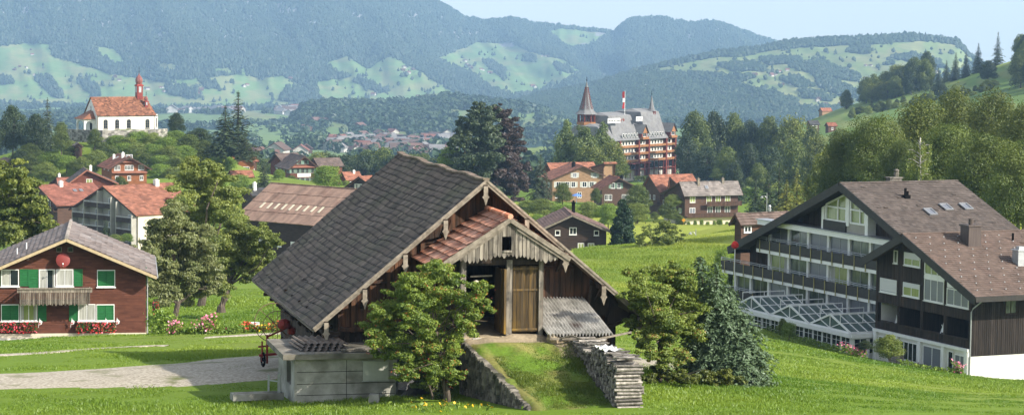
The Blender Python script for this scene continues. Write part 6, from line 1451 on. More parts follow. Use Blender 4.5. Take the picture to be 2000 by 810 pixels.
# knoll left of the chapel
for a in [('b',6,25,300,205,676,62,'dark round crowned tree at the far left of the chapel knoll','knoll_tree'),('b',6,70,300,222,668,56,'dark tree between the far left tree and the pale conifer on the knoll','knoll_tree'),('c',3,93,300,191,672,34,'slim pale green conifer left of the chapel','conifer'),('b',0,120,300,240,655,40,'low dark tree just left of the terrace wall','knoll_tree'),('b',6,-20,305,225,670,60,'dark tree cut by the left edge of the photo on the knoll','knoll_tree'),
          ('b',6,345,262,220,700,38,'small dark round tree right of the chapel terrace','knoll_tree'),('c',0,440,306,206,640,64,'broad dark spruce, left of the two tall spruces','spruce'),('c',1,465,306,178,646,66,'tallest thin spruce right of the chapel knoll','spruce'),('c',3,480,312,268,636,40,'low olive conifer at the foot of the tall spruces','conifer'),
          ('b',0,185,290,253,660,34,'dark bushy tree below the chapel porch','knoll_tree')]: put(*a)
# shrubs on the knoll slope
rk=random.Random(4); G='shrubs covering the chapel knoll'
KN=[(200,300,0),(225,285,4),(250,290,5),(275,280,4),(300,285,5),(325,290,4),(345,275,4),(370,285,0),(390,275,6),(400,300,0),(360,305,4),(330,310,5),(300,305,4),(270,305,5),(130,325,4),(160,330,5),(100,320,4),(60,325,0),(190,320,5),(215,310,0),(310,325,4),(345,330,5),(385,325,0),(410,325,0),(60,300,0),(40,315,6),(140,300,5),(315,345,4),(340,350,5),(370,350,4),(90,340,5),(240,300,4),(285,325,0),(420,300,6),(430,330,4)]
for i,(x,y,k) in enumerate(KN):
    D=676-(y-280)*.5; put('b',k,x,y+12,y-20-rk.random()*6,D,44+rk.random()*16,'leafy '+('bright green' if k==4 else 'light green' if k==5 else 'dark green')+' shrub on the steep side of the chapel knoll','shrub','shrub',G+(' bright' if k==4 else ' light' if k==5 else ' dark'))
# village greenery
for a in [('c',3,515,372,318,560,34,'olive spire shaped conifer between the orange dormers and the inn','conifer'),('b',4,640,372,322,600,60,'light green round tree in front of the inn','tree'),('b',4,545,352,330,640,26,'small green bush left of the inn','bush','bush'),('b',0,560,385,348,500,1,'x','x'),('b',4,470,372,340,600,40,'bright bush beside the dormered orange roof','bush','bush'),('b',0,235,372,345,610,34,'dark shrub in front of the tall red brown chalet','bush','bush'),('c',0,207,462,428,545,18,'small dark conifer in front of the apartment balconies','conifer'),('b',4,248,474,455,540,30,'bright green bush by the apartment house door','bush','bush'),('b',5,225,474,458,538,34,'pale green bush left of the bright bush at the apartment house','bush','bush'),
          ('b',0,430,345,318,660,50,'green tree below the tall spruces','tree'),('b',4,445,335,305,668,40,'bright green tree on the knoll foot','tree')]:
    if a[7]!='x': put(*a)
for a in [('c',3,1055,395,300,640,40,'loose green conifer left of the tan house','conifer'),('b',0,1099,400,358,630,42,'dark round tree in front of the tan house','tree'),('b',0,1164,398,368,640,26,'small dark tree between the tan and brown houses','tree'),('b',0,1246,420,362,600,60,'green tree between brown house and orange roofed chalet','tree'),('b',4,1188,445,395,520,46,'small round orchard tree with visible trunk left of the cypress','tree'),('b',5,1313,405,380,600,40,'light green tree in front of the orange roofed chalet','tree'),('b',0,1305,428,396,590,44,'dark bush before the orange roofed chalet','bush','bush'),('b',5,1245,435,398,560,60,'pale green bush right of the cypress','bush','bush'),
          ('b',4,880,345,285,610,50,'bright light green tree left of the giant conifer','tree'),('b',5,1060,425,390,560,70,'pale green orchard bush above the dark cottage','bush','bush'),('b',4,1100,430,398,545,60,'green orchard bush behind the dark cottage roof','bush','bush'),('b',5,1150,432,395,550,60,'light orchard bush right of the dark cottage chimney','bush','bush'),('b',5,1030,420,392,570,60,'pale orchard bush beside the barn ridge','bush','bush'),('b',4,1180,428,405,540,50,'bushy orchard growth left of the cypress','bush','bush')]: put(*a)
for a in [('b',7,1105,345,240,770,70,'left larch of the feathery group before the grand hotel','larch'),('b',8,1140,350,243,765,80,'middle larch of the feathery group before the grand hotel','larch'),('b',7,1175,345,244,775,70,'right larch with a flat crown before the grand hotel','larch'),('b',2,1195,352,280,755,64,'round green tree at the right foot of the larches','tree'),('b',2,1155,352,290,750,70,'round green tree at the front of the larches','tree'),('b',0,1215,350,318,760,40,'low green tree below the grand hotel facade','tree')]: put(*a)
rk2=random.Random(12)
for (x0,x1,yb,D) in((1000,1100,432,545),(1190,1330,432,570),(1210,1260,405,640),(430,520,372,600),(560,640,366,700),(640,720,372,640),(60,200,392,640),(300,420,372,630)):
    n=int((x1-x0)/16)
    for i in range(n):
        k=rk2.choice((0,4,5,0)); put('b',k,x0+(x1-x0)*(i+rk2.random())/n,yb+rk2.uniform(-4,6),yb-rk2.uniform(9,24),D+rk2.uniform(-12,12),rk2.uniform(18,34),{0:'dark green',4:'bright green',5:'light green'}[k]+' garden shrub between the village houses','garden_shrub','shrub',{0:'dark',4:'bright',5:'light'}[k]+' garden shrubs in the village')
# small shrubs by the grey chalet
G='small clipped conifers in front of the grey roofed chalet'
for i in range(9): put('b',4,1345+i*12.5,443,432-(i%3)*2,585,9,'small clipped yellow green conifer in the row before the grey chalet','clipped_conifer','shrub',G)
put('b',4,1405,440,428,590,14,'bright ball shaped shrub before the cream base of the grey chalet','shrub','shrub'); put('b',0,1330,443,425,585,26,'dark shrub at the left end of the clipped conifer row','shrub','shrub')
G='dark clipped hedge plants at the edge of the pale field'
for i in range(8): put('b',6,1360+i*9.5,508,487+(i*7%5),372,10,'dark little clipped conifer at the near edge of the pale field','hedge_plant','shrub',G)
put('b',6,1426,566,505,250,13,'narrow dark conifer at the left end of the hotel balconies','conifer'); put('b',4,1410,520,488,300,34,'leafy bush behind the blue spruce top','bush','bush')
# forest to the right of the grand hotel
FR=[(1355,345,222,895,80,0),(1340,352,262,860,50,6),(1395,350,218,905,70,6),(1432,352,225,905,66,0),(1465,350,235,900,60,6),(1500,356,232,895,70,0),(1545,360,232,890,80,2),(1585,360,250,860,60,0),(1380,360,285,850,60,6),(1420,368,290,840,60,0),(1460,370,280,830,64,6),(1505,372,285,820,66,6),(1550,385,275,780,74,0),(1595,390,270,740,70,2),(1435,378,318,800,40,6),(1480,385,320,770,50,0),(1400,352,330,830,30,0),(1640,350,255,760,80,0),(1480,340,300,870,60,6),(1530,350,300,850,60,6)]
labs={0:'deep green',6:'very dark green',2:'sunlit olive green'}
for i,(x,yb,yt,D,w,k) in enumerate(FR): put('b',k,x,yb,yt,D,w,labs[k]+' broadleaf tree in the wood right of the grand hotel','forest_tree','tree','%s trees of the wood right of the grand hotel'%labs[k])
for i,(x,yb,yt,D,w,k) in enumerate([(1500,440,335,520,46,0),(1475,430,345,560,44,0),(1520,430,320,560,50,1),(1555,440,330,460,60,2),(1535,440,350,440,60,2),(1575,440,345,430,50,2),(1600,430,310,520,46,3),(1440,400,320,700,40,0),(1590,420,295,600,40,3)]):
    put('c',k,x,yb,yt,D,w,('tall dark conifer in the wood above the annex roof','tall dark narrow conifer in the wood above the annex roof','yellow green conifer behind the hotel gable','olive conifer at the right end of the dark wood')[k],'conifer','tree','%s conifers behind the hotel'%('dark','narrow dark','yellow green','olive')[k])
# great trees behind the chalet hotel
BT=[('g',0,1655,420,262,330,140,'deep green tree standing behind the left half of the hotel roof'),('g',0,1700,425,235,325,150,'broad deep green tree behind the hotel ridge left of the birch'),('g',1,1720,430,232,345,130,'olive topped tree behind the hotel ridge left of the birch'),('g',1,1800,430,195,350,170,'tall sunlit tree rising behind the birch'),('g',1,1860,430,178,360,160,'tallest sunlit yellow green tree behind the hotel'),('g',0,1850,440,250,300,170,'deep green tree right of the birch'),('g',1,1940,440,182,345,170,'sunlit tree second from the right edge behind the hotel'),('g',2,1925,450,262,280,170,'deep green tree above the right slope of the hotel roof'),('g',1,2000,440,205,320,150,'sunlit tree cut by the right edge of the photo'),('g',2,1990,470,275,260,150,'dark tree cut by the right edge beside the hotel roof'),('g',0,1760,420,280,310,120,'shaded tree directly behind the birch'),('b',0,1625,430,330,370,80,'dark lower tree left behind the hotel gable'),('b',2,1610,420,300,430,80,'olive tree left behind the hotel gable')]
for k,i,x,yb,yt,D,w,l in BT: put(k,i,x,yb,yt,D,w,l,'broadleaf_tree')
# birch
def birch():
    D=268; B,h=fitp(1794,420,268,D); rg=np.random.default_rng(9); t=thing('birch_tree','weeping birch with a white trunk above the hotel ridge','tree',B); m=MB()
    m.tube([(0,0,-1),(.1,0,h*.5),(-.05,0,h)],[.16,.11,.03],7); C=[]
    for i in range(26):
        z=h*rg.uniform(.45,.98); a=rg.random()*6.28; L=rg.uniform(.8,2.3)*(1.25-z/h*.75); e=V(math.cos(a)*L,math.sin(a)*L,.35*L); s=V(0,0,z); m.tube([s,s+e*.6+V(0,0,.2),s+e],[.05,.03,.012],4)
        for j in range(9):
            p=s+e*rg.uniform(.4,1.05); dl=rg.uniform(.4,1.9)
            for q in range(int(dl*9)): C.append(p+V(rg.normal(0,.07),rg.normal(0,.07),-dl*q/(dl*9)))
    C=np.array(C); Nn=rg.normal(0,1,C.shape); Nn/=np.linalg.norm(Nn,axis=1)[:,None]
    link('crown',npmesh('crown',quads(C,Nn,.11*(.6+.7*rg.random(len(C))),.6,rg),4,LM['birch'],tint=rg.random(len(C))),t); m.build('trunk',M['birch'],t)
birch()
# garden plants by the hotel
for a in [('b',4,1541,662,628,219,34,'bright green rounded bush in front of the conservatory','bush','bush'),('b',0,1528,655,622,222,26,'dark green bush behind the bright bush at the conservatory','bush','bush'),('b',5,1737,703,655,203,62,'big olive bush where the conservatory meets the dark wing','bush','bush'),('b',6,1690,684,664,206,30,'low dark green bush beside the pink flowers','bush','bush')]: put(*a)
def flowerpatch(name,label,cat,P0,P1,n,hh,cols,seed,wid=1.0,group=None,leaf='bright'):
    rg=np.random.default_rng(seed); P0=np.array(P0);P1=np.array(P1); N=n; u=rg.random(N); c=P0+(P1-P0)*u[:,None]+rg.normal(0,wid*.3,(N,3))*V(1,1,0); c[:,2]=gz(c[:,0],c[:,1])+rg.random(N)*hh*(.5+.8*fbm(c[:,0]*.9,c[:,1]*.9,2,seed))
    Nn=rg.normal(0,1,(N,3)); Nn[:,2]+=.5; Nn/=np.linalg.norm(Nn,axis=1)[:,None]
    t=thing(name,label,cat,P0,0,group); c-=P0
    link('leaves',npmesh('leaves',quads(c,Nn,np.full(N,.11)*(.6+.7*rg.random(N)),.6,rg),4,LM[leaf],tint=rg.random(N)),t)
    if cols:
        k=N//3; cc=c[:k].copy(); cc[:,2]+=hh*.25; o=link('flowers',npmesh('flowers',quads(cc,Nn[:k],np.full(k,.075),1,rg),4,leafmat(name+'_petal',cols[0],cols[1],trans=.15),tint=rg.random(k)),t)
    return t
pk=((.6,.1,.22),(.75,.35,.45)); rd=((.6,.03,.03),(.7,.12,.05)); yl=((.7,.4,.02),(.75,.5,.05)); pu=((.3,.04,.08),(.4,.1,.12))
flowerpatch('flower_bush','pink flowering bush in the bed behind the barn track','flower bush',pix(398,655,160),pix(412,654,160),500,1.1,pk,1,1.0)
flowerpatch('flower_bush','small pink flowering bush at the left end of the flower bed','flower bush',pix(338,657,160),pix(346,657,160),260,.8,pk,2,.8)
flowerpatch('flower_bed','low green planted bed between the two pink bushes','flower bed',pix(350,658,160),pix(392,657,160),420,.6,None,3,.8)
flowerpatch('flower_bed','red flowers in the bed near the old barn','flower bed',pix(468,649,162),pix(500,646,162),300,.5,rd,4,.6)
flowerpatch('flower_bed','yellow and orange flowers in the bed nearest the barn','flower bed',pix(500,645,162),pix(525,643,162),240,.42,yl,5,.5)
flowerpatch('flower_bed','red flowers at the barn end of the bed','flower bed',pix(525,643,162),pix(552,641,162),170,.55,rd,6,.5)
flowerpatch('flower_bed','greenish end of the flower bed beside the pink bush','flower bed',pix(415,654,160),pix(466,650,161),560,.6,None,7,.9)
flowerpatch('green_shrub','leafy green shrub beside the lone post right of the red chalet','bush',pix(306,664,167),pix(335,661,167),1300,1.7,None,8,1.3)
flowerpatch('flower_bush','pink flowering shrubs at the conservatory corner','flower bush',pix(1650,678,208),pix(1685,688,206),420,.9,pk,9,.9)
flowerpatch('red_shrub','dark red leaved shrub behind the spruce at the conservatory','bush',pix(1466,645,238),pix(1490,648,236),500,2.0,pu,10,1.2)
flowerpatch('border_plants','low mixed border plants along the conservatory wall','plants',pix(1490,650,234),pix(1640,683,214),1300,.6,None,11,1.0)
flowerpatch('border_plants','low border plants along the foot of the dark wing','plants',pix(1760,712,203),pix(1880,738,202),900,.6,None,12,.9)
flowerpatch('flower_bush','pink flowers at the corner of the white plinth','flower bush',pix(1862,735,202),pix(1880,737,202),200,1.2,pk,13,.6)
flowerpatch('wild_flowers','yellow buttercups in the grass below the ramp wall','wild flowers',pix(790,790,104),pix(930,797,102),70,.2,yl,14,3.0)

# hedge, umbrella, signs and posts near the grey chalet
def hedge(name,label,A,B,h,w,n,seed,mt):
    rg=np.random.default_rng(seed); A=np.array(A);B=np.array(B); u=rg.random(n); c=A+(B-A)*u[:,None]; d=(B-A)/np.linalg.norm(B-A); s=V(-d[1],d[0],0); c=c+s*((rg.random(n)-.5)*w)[:,None]; c[:,2]=gz(c[:,0],c[:,1])+h*rg.random(n)**.6*(.85+.3*fbm(c[:,0]*.2,c[:,1]*.2,2,seed)); N=rg.normal(0,1,(n,3)); N[:,2]+=.6; N/=np.linalg.norm(N,axis=1)[:,None]
    tag(link(name,npmesh(name,quads(c,N,np.full(n,.32)*(.6+.7*rg.random(n)),.6,rg),4,LM[mt],tint=rg.random(n))),label,'hedge')
hedge('hedge','long yellow green hedge crossing behind the grey roofed chalet',pix(1368,356,770),pix(1482,358,740),3.2,1.6,2600,31,'bright')
hedge('hedge','dark hedge along the terrace below the grand hotel',pix(1238,346,880),pix(1318,338,890),2.4,1.5,1500,32,'forest')
hedge('hedge','low hedge along the road in front of the apartment house',pix(225,478,536),pix(330,478,534),1.3,1.2,1400,33,'bright')
q=pix(1126,397,640); m=MB(); m.tube([q,q+Z*2.3],.04,6); m.lathe([(1.5,2.0),(.9,2.35),(.05,2.6)],8,q); tag(m.build('sun_umbrella',mat('blue_umbrella',(.12,.25,.6),(.1,.2,.5))),'open blue sun umbrella in the garden of the tan house','umbrella')
q=pix(1335,441,584); m=MB(); m.tube([q,q+Z*1.6],.05,6); m.hexa([q+V(-.5,-.05,1.4),q+V(0,-.05,.9),q+V(0,.02,.9),q+V(-.5,.02,1.4),q+V(0,-.05,1.9),q+V(.5,-.05,1.4),q+V(.5,.02,1.4),q+V(0,.02,1.9)]); tag(m.build('road_sign',mat('yellow_sign',(.6,.28,.02),(.55,.25,.02))),'small yellow road sign left of the clipped conifer row','sign')
for i in range(3):
    q=pix(1393+i*7,505,374); m=MB(); m.lathe([(.13,-.2),(.13,.75),(.05,.85)],8,q,.9); tag(m.build('marker_post',M['white']),'short white post among the dark hedge plants at the field edge','post','white posts at the field edge')
# ================================================================== HILLS, MOUNTAIN, FAR WOODS, FAR HOUSES
class Sheet:
    """a hillside given by (column, row) -> depth and image row of its surface; a real height field in depth"""
    def __init__(s,u0,u1,fD,fY): s.u0,s.u1,s.fD,s.fY=u0,u1,fD,fY
    def P(s,u,q):
        D=s.fD(u,q); y=s.fY(u,q); d=_fw[None]+_rt[None]*((u-1000)/FP)[:,None]+_up[None]*((405-y)/FP)[:,None]
        return d*(D/d[:,1])[:,None]
def I(x,pts): p=np.array(pts,float); return np.interp(x,p[:,0],p[:,1])
MR=[(-700,-120),(-200,-190),(0,-180),(300,-160),(600,-95),(760,-45),(840,-2),(875,16),(905,38),(950,44),(1000,40),(1060,52),(1130,57),(1200,66),(1222,44),(1240,38),(1290,37),(1340,47),(1400,46),(1450,62),(1510,84),(1600,120),(1700,150),(2600,170)]
def m1D(u,q): return 6100+3100*q-300*(fbm(u/170,q*2+1,3,71)-.5)*np.sin(np.pi*np.clip(q,0,1))
def m1Y(u,q):
    r=I(u,MR); b=226; qq=np.clip(q,0,1); w=np.interp(qq,[0,.25,.5,1],[0,.3,.52,1]) ; y=b+(r-b)*w
    sp=(fbm(u/105+q*1.6,q*1.6+3,4,72)-.5)*80*np.sin(np.pi*qq)**.8+(fbm(u/22,q*5,3,73)-.5)*7*np.clip(1.2-qq,0,1)*np.clip(qq*6,0,1)
    return np.where(q>1,r+60*(q-1)*10,y+sp+(fbm(u/14,u*0,2,74)-.5)*5*np.clip(qq*2-1,0,1))
M1=Sheet(-700,2600,m1D,m1Y)
PAST=[[(330,158),(470,146),(530,158),(640,207),(330,208)],[(620,160),(700,150),(900,186),(910,206),(620,208)],[(-60,92),(60,86),(100,86),(110,112),(165,125),(215,145),(330,160),(450,152),(500,187),(540,207),(300,210),(-60,200)],[(180,90),(220,96),(245,122),(232,127),(205,122)],[(300,120),(345,128),(335,142),(310,132)],[(475,152),(555,150),(590,168),(618,188),(600,203),(545,200),(480,172)],[(600,136),(680,110),(725,140),(735,152),(690,150),(640,132)],[(735,124),(765,110),(820,140),(850,160),(905,192),(830,196),(760,180),(680,152),(700,145)],
      [(850,116),(930,84),(1000,85),(1040,104),(1100,118),(1135,140),(1090,168),(1010,188),(960,175),(930,150)],[(1070,62),(1100,55),(1190,66),(1150,90),(1110,95)],[(640,165),(700,160),(800,180),(900,200),(700,208),(610,206)],[(475,132),(480,140),(495,150),(470,146)],[(420,135),(450,132),(455,145),(425,146)]]
DARK=[[(95,92),(130,88),(165,88),(240,140),(220,146),(150,124),(105,112)],[(65,148),(95,146),(128,190),(105,192),(80,170)],[(150,160),(170,158),(195,185),(180,190)],[(165,160),(190,165),(195,188)],[(-10,150),(20,152),(30,165),(0,168)],[(320,168),(360,168),(400,190),(370,196),(330,184)],[(230,140),(330,155),(340,165),(260,150)],[(560,170),(600,178),(640,205),(600,208),(540,196)],[(380,150),(420,160),(440,178),(400,172)],[(940,120),(960,118),(990,140),(985,158)],[(1080,125),(1110,130),(1120,145),(1090,140)],[(1020,108),(1045,110),(1050,122),(1025,120)],[(700,150),(760,178),(740,184),(690,160)]]
def m2D(u,q): return 4300+1350*q-150*(fbm(u/120,q*2+5,3,81)-.5)
R2=[(850,262),(980,205),(1060,185),(1160,166),(1240,140),(1300,126),(1400,104),(1500,92),(1530,83),(1600,78),(1700,74),(1780,69),(1840,77),(1870,80),(1890,103),(1915,122),(1960,148),(2050,175),(2500,190)]
def m2Y(u,q):
    r=I(u,R2); b=238; qq=np.clip(q,0,1); y=b+(r-b)*np.interp(qq,[0,.3,.6,1],[0,.34,.66,1])+(fbm(u/70+q*2,q*2.2,4,82)-.5)*26*np.sin(np.pi*qq)+(fbm(u/16,q*7,3,83)-.5)*3*np.sin(np.pi*qq)
    return np.where(q>1,r+500*(q-1),y)
M2=Sheet(840,2500,m2D,m2Y)
PAST2=[[(1540,150),(1800,138),(1860,160),(1720,214),(1560,208)],[(1240,145),(1300,128),(1400,112),(1450,112),(1510,98),(1600,92),(1700,88),(1850,78),(1880,100),(1905,122),(1860,150),(1800,170),(1760,200),(1640,208),(1560,196),(1500,180),(1440,166),(1480,150),(1390,145),(1300,142)]]
DARK2=[[(1480,115),(1560,112),(1570,124),(1500,128)],[(1540,132),(1600,118),(1680,150),(1675,160),(1600,150)],[(1520,155),(1560,150),(1590,170),(1560,172)],[(1590,150),(1640,160),(1690,190),(1660,195),(1600,172)],[(1740,112),(1780,106),(1830,118),(1850,135),(1800,130)],[(1400,128),(1470,122),(1500,140),(1430,140)],[(1655,95),(1700,92),(1700,106),(1660,104)],[(1560,176),(1610,184),(1630,200),(1570,192)]]
def m3D(u,q): return 3250+900*q
R3=[(480,262),(560,240),(600,208),(640,202),(720,205),(800,204),(850,194),(880,191),(930,198),(1010,206),(1080,225),(1180,250)]
def m3Y(u,q):
    r=I(u,R3); qq=np.clip(q,0,1); y=264+(r-264)*qq**.9+(fbm(u/40,q*3,3,91)-.5)*9*np.sin(np.pi*qq); return np.where(q>1,r+400*(q-1),y)
M3=Sheet(470,1200,m3D,m3Y)
PAST3=[[(440,275),(500,250),(560,238),(640,236),(700,246),(760,254),(850,262),(940,262),(1200,275)],[(840,214),(900,216),(1000,218),(1100,226),(1200,250),(1100,262),(930,256),(890,238)],[(650,214),(700,206),(716,212),(690,220)],[(740,212),(790,208),(800,216),(745,220)],[(480,232),(560,228),(580,236),(490,248)]]
def m5D(u,q): return 900+np.interp(q,[0,1],[0,1])*I(u,[(1400,600),(1700,560),(2050,420),(3000,380)])
R5=[(1380,262),(1500,252),(1560,243),(1600,228),(1640,212),(1700,194),(1760,178),(1820,166),(1880,150),(1940,130),(2000,112),(2100,80),(2500,-10),(3000,-60)]
def m5Y(u,q):
    r=I(u,R5); b=I(u,[(1400,300),(1560,290),(1800,262),(2000,250),(3000,220)]); qq=np.clip(q,0,1); y=b+(r-b)*qq+(fbm(u/60,q*3,3,95)-.5)*6*np.sin(np.pi*qq); return np.where(q>1,r+300*(q-1),y)
M5=Sheet(1380,3000,m5D,m5Y)
PASTB=[[(0,0),(3000,0),(3000,400),(0,400)]]
def sheet_cover(sh,u,q,past,dark,seed,fc,pc):
    P=sh.P(u,q); px,py=projn(P); wx=px+(fbm(u/9,q*40,3,seed)-.5)*9; wy=py+(fbm(u/11+7,q*40,3,seed+1)-.5)*5
    g=np.zeros(len(u),bool)
    for p in past: g|=inpoly(wx,wy,p)
    for p in dark: g&=~inpoly(wx,wy,p)
    k=fbm(px/26,py/9,4,seed+2)
    g&=~((fbm(px/13,py/6,3,seed+3)>.8))
    c=np.array(fc)[None]*(.8+.5*fbm(u/5,q*60,2,seed+4))[:,None]
    pcol=np.array(pc[0])[None]+(np.array(pc[1])-np.array(pc[0]))[None]*np.clip((k-.42)*4,0,1)[:,None]
    c=np.where(g[:,None],pcol,c); return P,c,g
ROCK=(.27,.265,.255)
def build_sheet(sh,name,label,cat,past,dark,seed,fc,pc,nu,nq,qx=1.06,rock=False):
    u=np.linspace(sh.u0,sh.u1,nu); q=np.r_[np.linspace(-.7 if name=='hillside' else -.06,1,nq),np.linspace(1.01,qx,3)]; Q,U=np.meshgrid(q,u,indexing='ij'); P,c,g=sheet_cover(sh,U.ravel(),Q.ravel(),past,dark,seed,fc,pc)
    if rock:
        uu=U.ravel();qq=Q.ravel(); pp=sh.P(uu,qq); xx_,yy_=projn(pp); r=fbm(xx_/26,yy_/11,4,301); m=(r>.64)&(yy_<92)&(yy_>-60); c[m]=np.array(ROCK)*(.7+.5*vnoise(uu[m]*.7,qq[m]*90,5))[:,None]
    nr,nc=Q.shape; i=np.arange(nr*nc).reshape(nr,nc); F=np.stack([i[:-1,:-1],i[:-1,1:],i[1:,1:],i[1:,:-1]],-1).reshape(-1,4)
    o=link(name,npmesh(name,P,4,COVFAR,col=c,faces=F,smooth=True)); tag(o,label,cat,kind='structure'); return o
COVFAR=covermat('far_land',.05,.25,.004,bump=0)
FC=(.020,.040,.022)
build_sheet(M1,'mountain','high wooded mountain with pale rock bands and green pastures along its foot','mountain',PAST,DARK,100,FC,((.14,.225,.075),(.21,.23,.095)),900,170,rock=True)
build_sheet(M2,'hills','long pastured ridge with dark woods behind the grand hotel','hill',PAST2,DARK2,120,FC,((.165,.22,.075),(.225,.24,.10)),560,120,1.1)
build_sheet(M3,'wooded_hill','low wooded hill above the valley town','hill',PAST3,[],140,FC,((.12,.18,.06),(.15,.17,.07)),240,50,1.15)
build_sheet(M5,'hillside','steep green meadow slope on the right','hill',PASTB,[],160,FC,((.125,.2,.045),(.19,.225,.065)),300,70,1.5)
# ---- far woods: every tree a small faceted crown, one object per wood
def wood(name,label,P,h,mt,rg,slim=.34,conif=.5):
    n=len(P); h=h*(.65+.7*rg.random(n)); r=h*slim*(.75+.5*rg.random(n)); K=6; a=np.arange(K)*2*np.pi/K
    cf=(rg.random(n)<conif)
    rot=rg.random(n)[:,None]*6.28+a[None]; j1=.75+.5*rg.random((n,K)); j2=.7+.6*rg.random((n,K))
    z1=np.where(cf,.14,.28); z2=np.where(cf,.5,.72); f2=np.where(cf,.5,.85)
    def ring(z,f,j,off): return np.stack([P[:,0:1]+r[:,None]*f[:,None]*j*np.cos(rot+off),P[:,1:2]+r[:,None]*f[:,None]*j*np.sin(rot+off),P[:,2:3]+h[:,None]*(z[:,None]+.08*(j-1))],-1)
    A=ring(z1,np.ones(n),j1,0); B=ring(z2,f2,j2,.5); top=P+np.c_[rg.normal(0,.05,n)*h,rg.normal(0,.05,n)*h,h]; bot=P.copy(); bot[:,2]-=h*.1
    Vv=np.concatenate([bot[:,None],A,B,top[:,None]],1); m=2*K+2; base=(np.arange(n)*m)[:,None,None]; T=[]
    for k in range(K):
        k2=(k+1)%K; T+=[[0,1+k2,1+k],[1+k,1+k2,1+K+k],[1+k2,1+K+k2,1+K+k],[1+K+k,1+K+k2,m-1]]
    F=(base+np.array(T)[None]).reshape(-1,3); tint=np.clip(np.repeat(.4+rg.normal(0,.2,n),len(T))+rg.normal(0,.1,n*len(T)),0,1)
    o=link(name,npmesh(name,Vv.reshape(-1,3),3,LM[mt],tint=tint,faces=F)); tag(o,label,'wood',kind='stuff'); return o
def leafwood(name,label,P,h,mt,rg,slim=.45,k=30):
    n=len(P); h=h*(.6+.7*rg.random(n)); r=h*slim*(.75+.5*rg.random(n)); d=rg.normal(0,1,(n,k,3)); d/=np.linalg.norm(d,axis=2)[:,:,None]; rad=(.75+.3*rg.random((n,k)))
    lob=1+.22*np.sin(3*np.arctan2(d[:,:,1],d[:,:,0])+rg.random((n,1))*6)
    C=P[:,None,:]+d*np.stack([r,r,h*.46],-1)[:,None,:]*(rad*lob)[:,:,None]; C[:,:,2]+=(h*.52)[:,None]
    Nn=d+rg.normal(0,.4,d.shape); Nn[:,:,2]+=.3; Nn/=np.linalg.norm(Nn,axis=2)[:,:,None]
    t=np.clip(.42+rg.normal(0,.16,n)[:,None]+rg.normal(0,.17,(n,k)),0,1).ravel(); s=(r[:,None]*(3.0/k**.5)*(.6+.6*rg.random((n,k)))).ravel()
    o=link(name,npmesh(name,quads(C.reshape(-1,3),Nn.reshape(-1,3),s,.7,rg),4,LM[mt],tint=t)); tag(o,label,'wood',kind='stuff'); return o
LM['far']=leafmat('far_wood',(.016,.034,.016),(.06,.09,.035),trans=.05)
def scatter(sh,n,past,dark,seed,keep_pasture=.01,umin=-80,umax=2080,qpow=1.):
    rg=np.random.default_rng(seed); u=umin+(umax-umin)*rg.random(n); q=rg.random(n)**qpow; P,c,g=sheet_cover(sh,u,q,past,dark,seed//1000,FC,(FC,FC)); k=(~g)|((rg.random(n)<keep_pasture*(1+14*(fbm(u/14,q*14,2,9)>.62)))); return P[k]
def near_frame(P): px,py=projn(P); return (px>-120)&(px<2120)&(py>-60)&(py<460)
rg=np.random.default_rng(77)
P=scatter(M1,150000,PAST,DARK,100777,.0016); P=P[near_frame(P)]; px,py=projn(P); P=P[~((fbm(px/26,py/11,4,301)>.63)&(py<92)&(rg.random(len(P))<.6))]; wood('mountain_wood','dense conifer woods covering the high mountain',P,11,'far',rg,.36,.6)
u=np.linspace(830,1620,900); wood('ridge_wood','trees standing along the skyline of the far ridge',M1.P(u+rg.normal(0,1,900),np.full(900,.995)),14,'far',rg,.35,.5)
P=scatter(M2,60000,PAST2,DARK2,120777,.0028,820,2080); wood('hill_wood','dark woods and hedgerows on the pastured ridge',P,7.5,'far',rg,.45,.35)
u=np.linspace(1040,1990,1500); P=M2.P(u+rg.normal(0,1,1500),.93+.065*rg.random(1500)); wood('crest_wood','line of trees along the crest of the pastured ridge',P[(u<1890)&((u<1560)|(rg.random(1500)<.8))],10,'far',rg,.4,.4)
P=scatter(M3,8500,PAST3,[],140777,.01,480,1190); leafwood('low_hill_wood','round topped wood on the low hill above the valley town',P,10,'far',rg,.5,26)
n=80000; Dg=900*(6300/900)**rg.random(n); Xg=(rg.random(n)*2-1)*Dg*.24; zg=gz(Xg,Dg); c,forest=cover_ground(Xg,Dg,zg); px,py=projn(np.c_[Xg,Dg,zg])
inT=np.zeros(n,bool)
for p in TOWNS: inT|=inpoly(px,py,p)
dens=np.interp(Dg,[900,1300,1700,2300,3000,4000,6300],[.0,.008,.02,.05,.1,.3,.7])*np.where((px>620)&(px<900)&(Dg<3000),.25,1)
k=(forest&(rg.random(n)<dens))|(inT&(rg.random(n)<.07))|((~forest)&(rg.random(n)<.005)&(Dg>1400)); leafwood('valley_wood','belts of trees across the valley floor between the fields',np.c_[Xg,Dg,zg][k],10,'far',rg,.52,34)
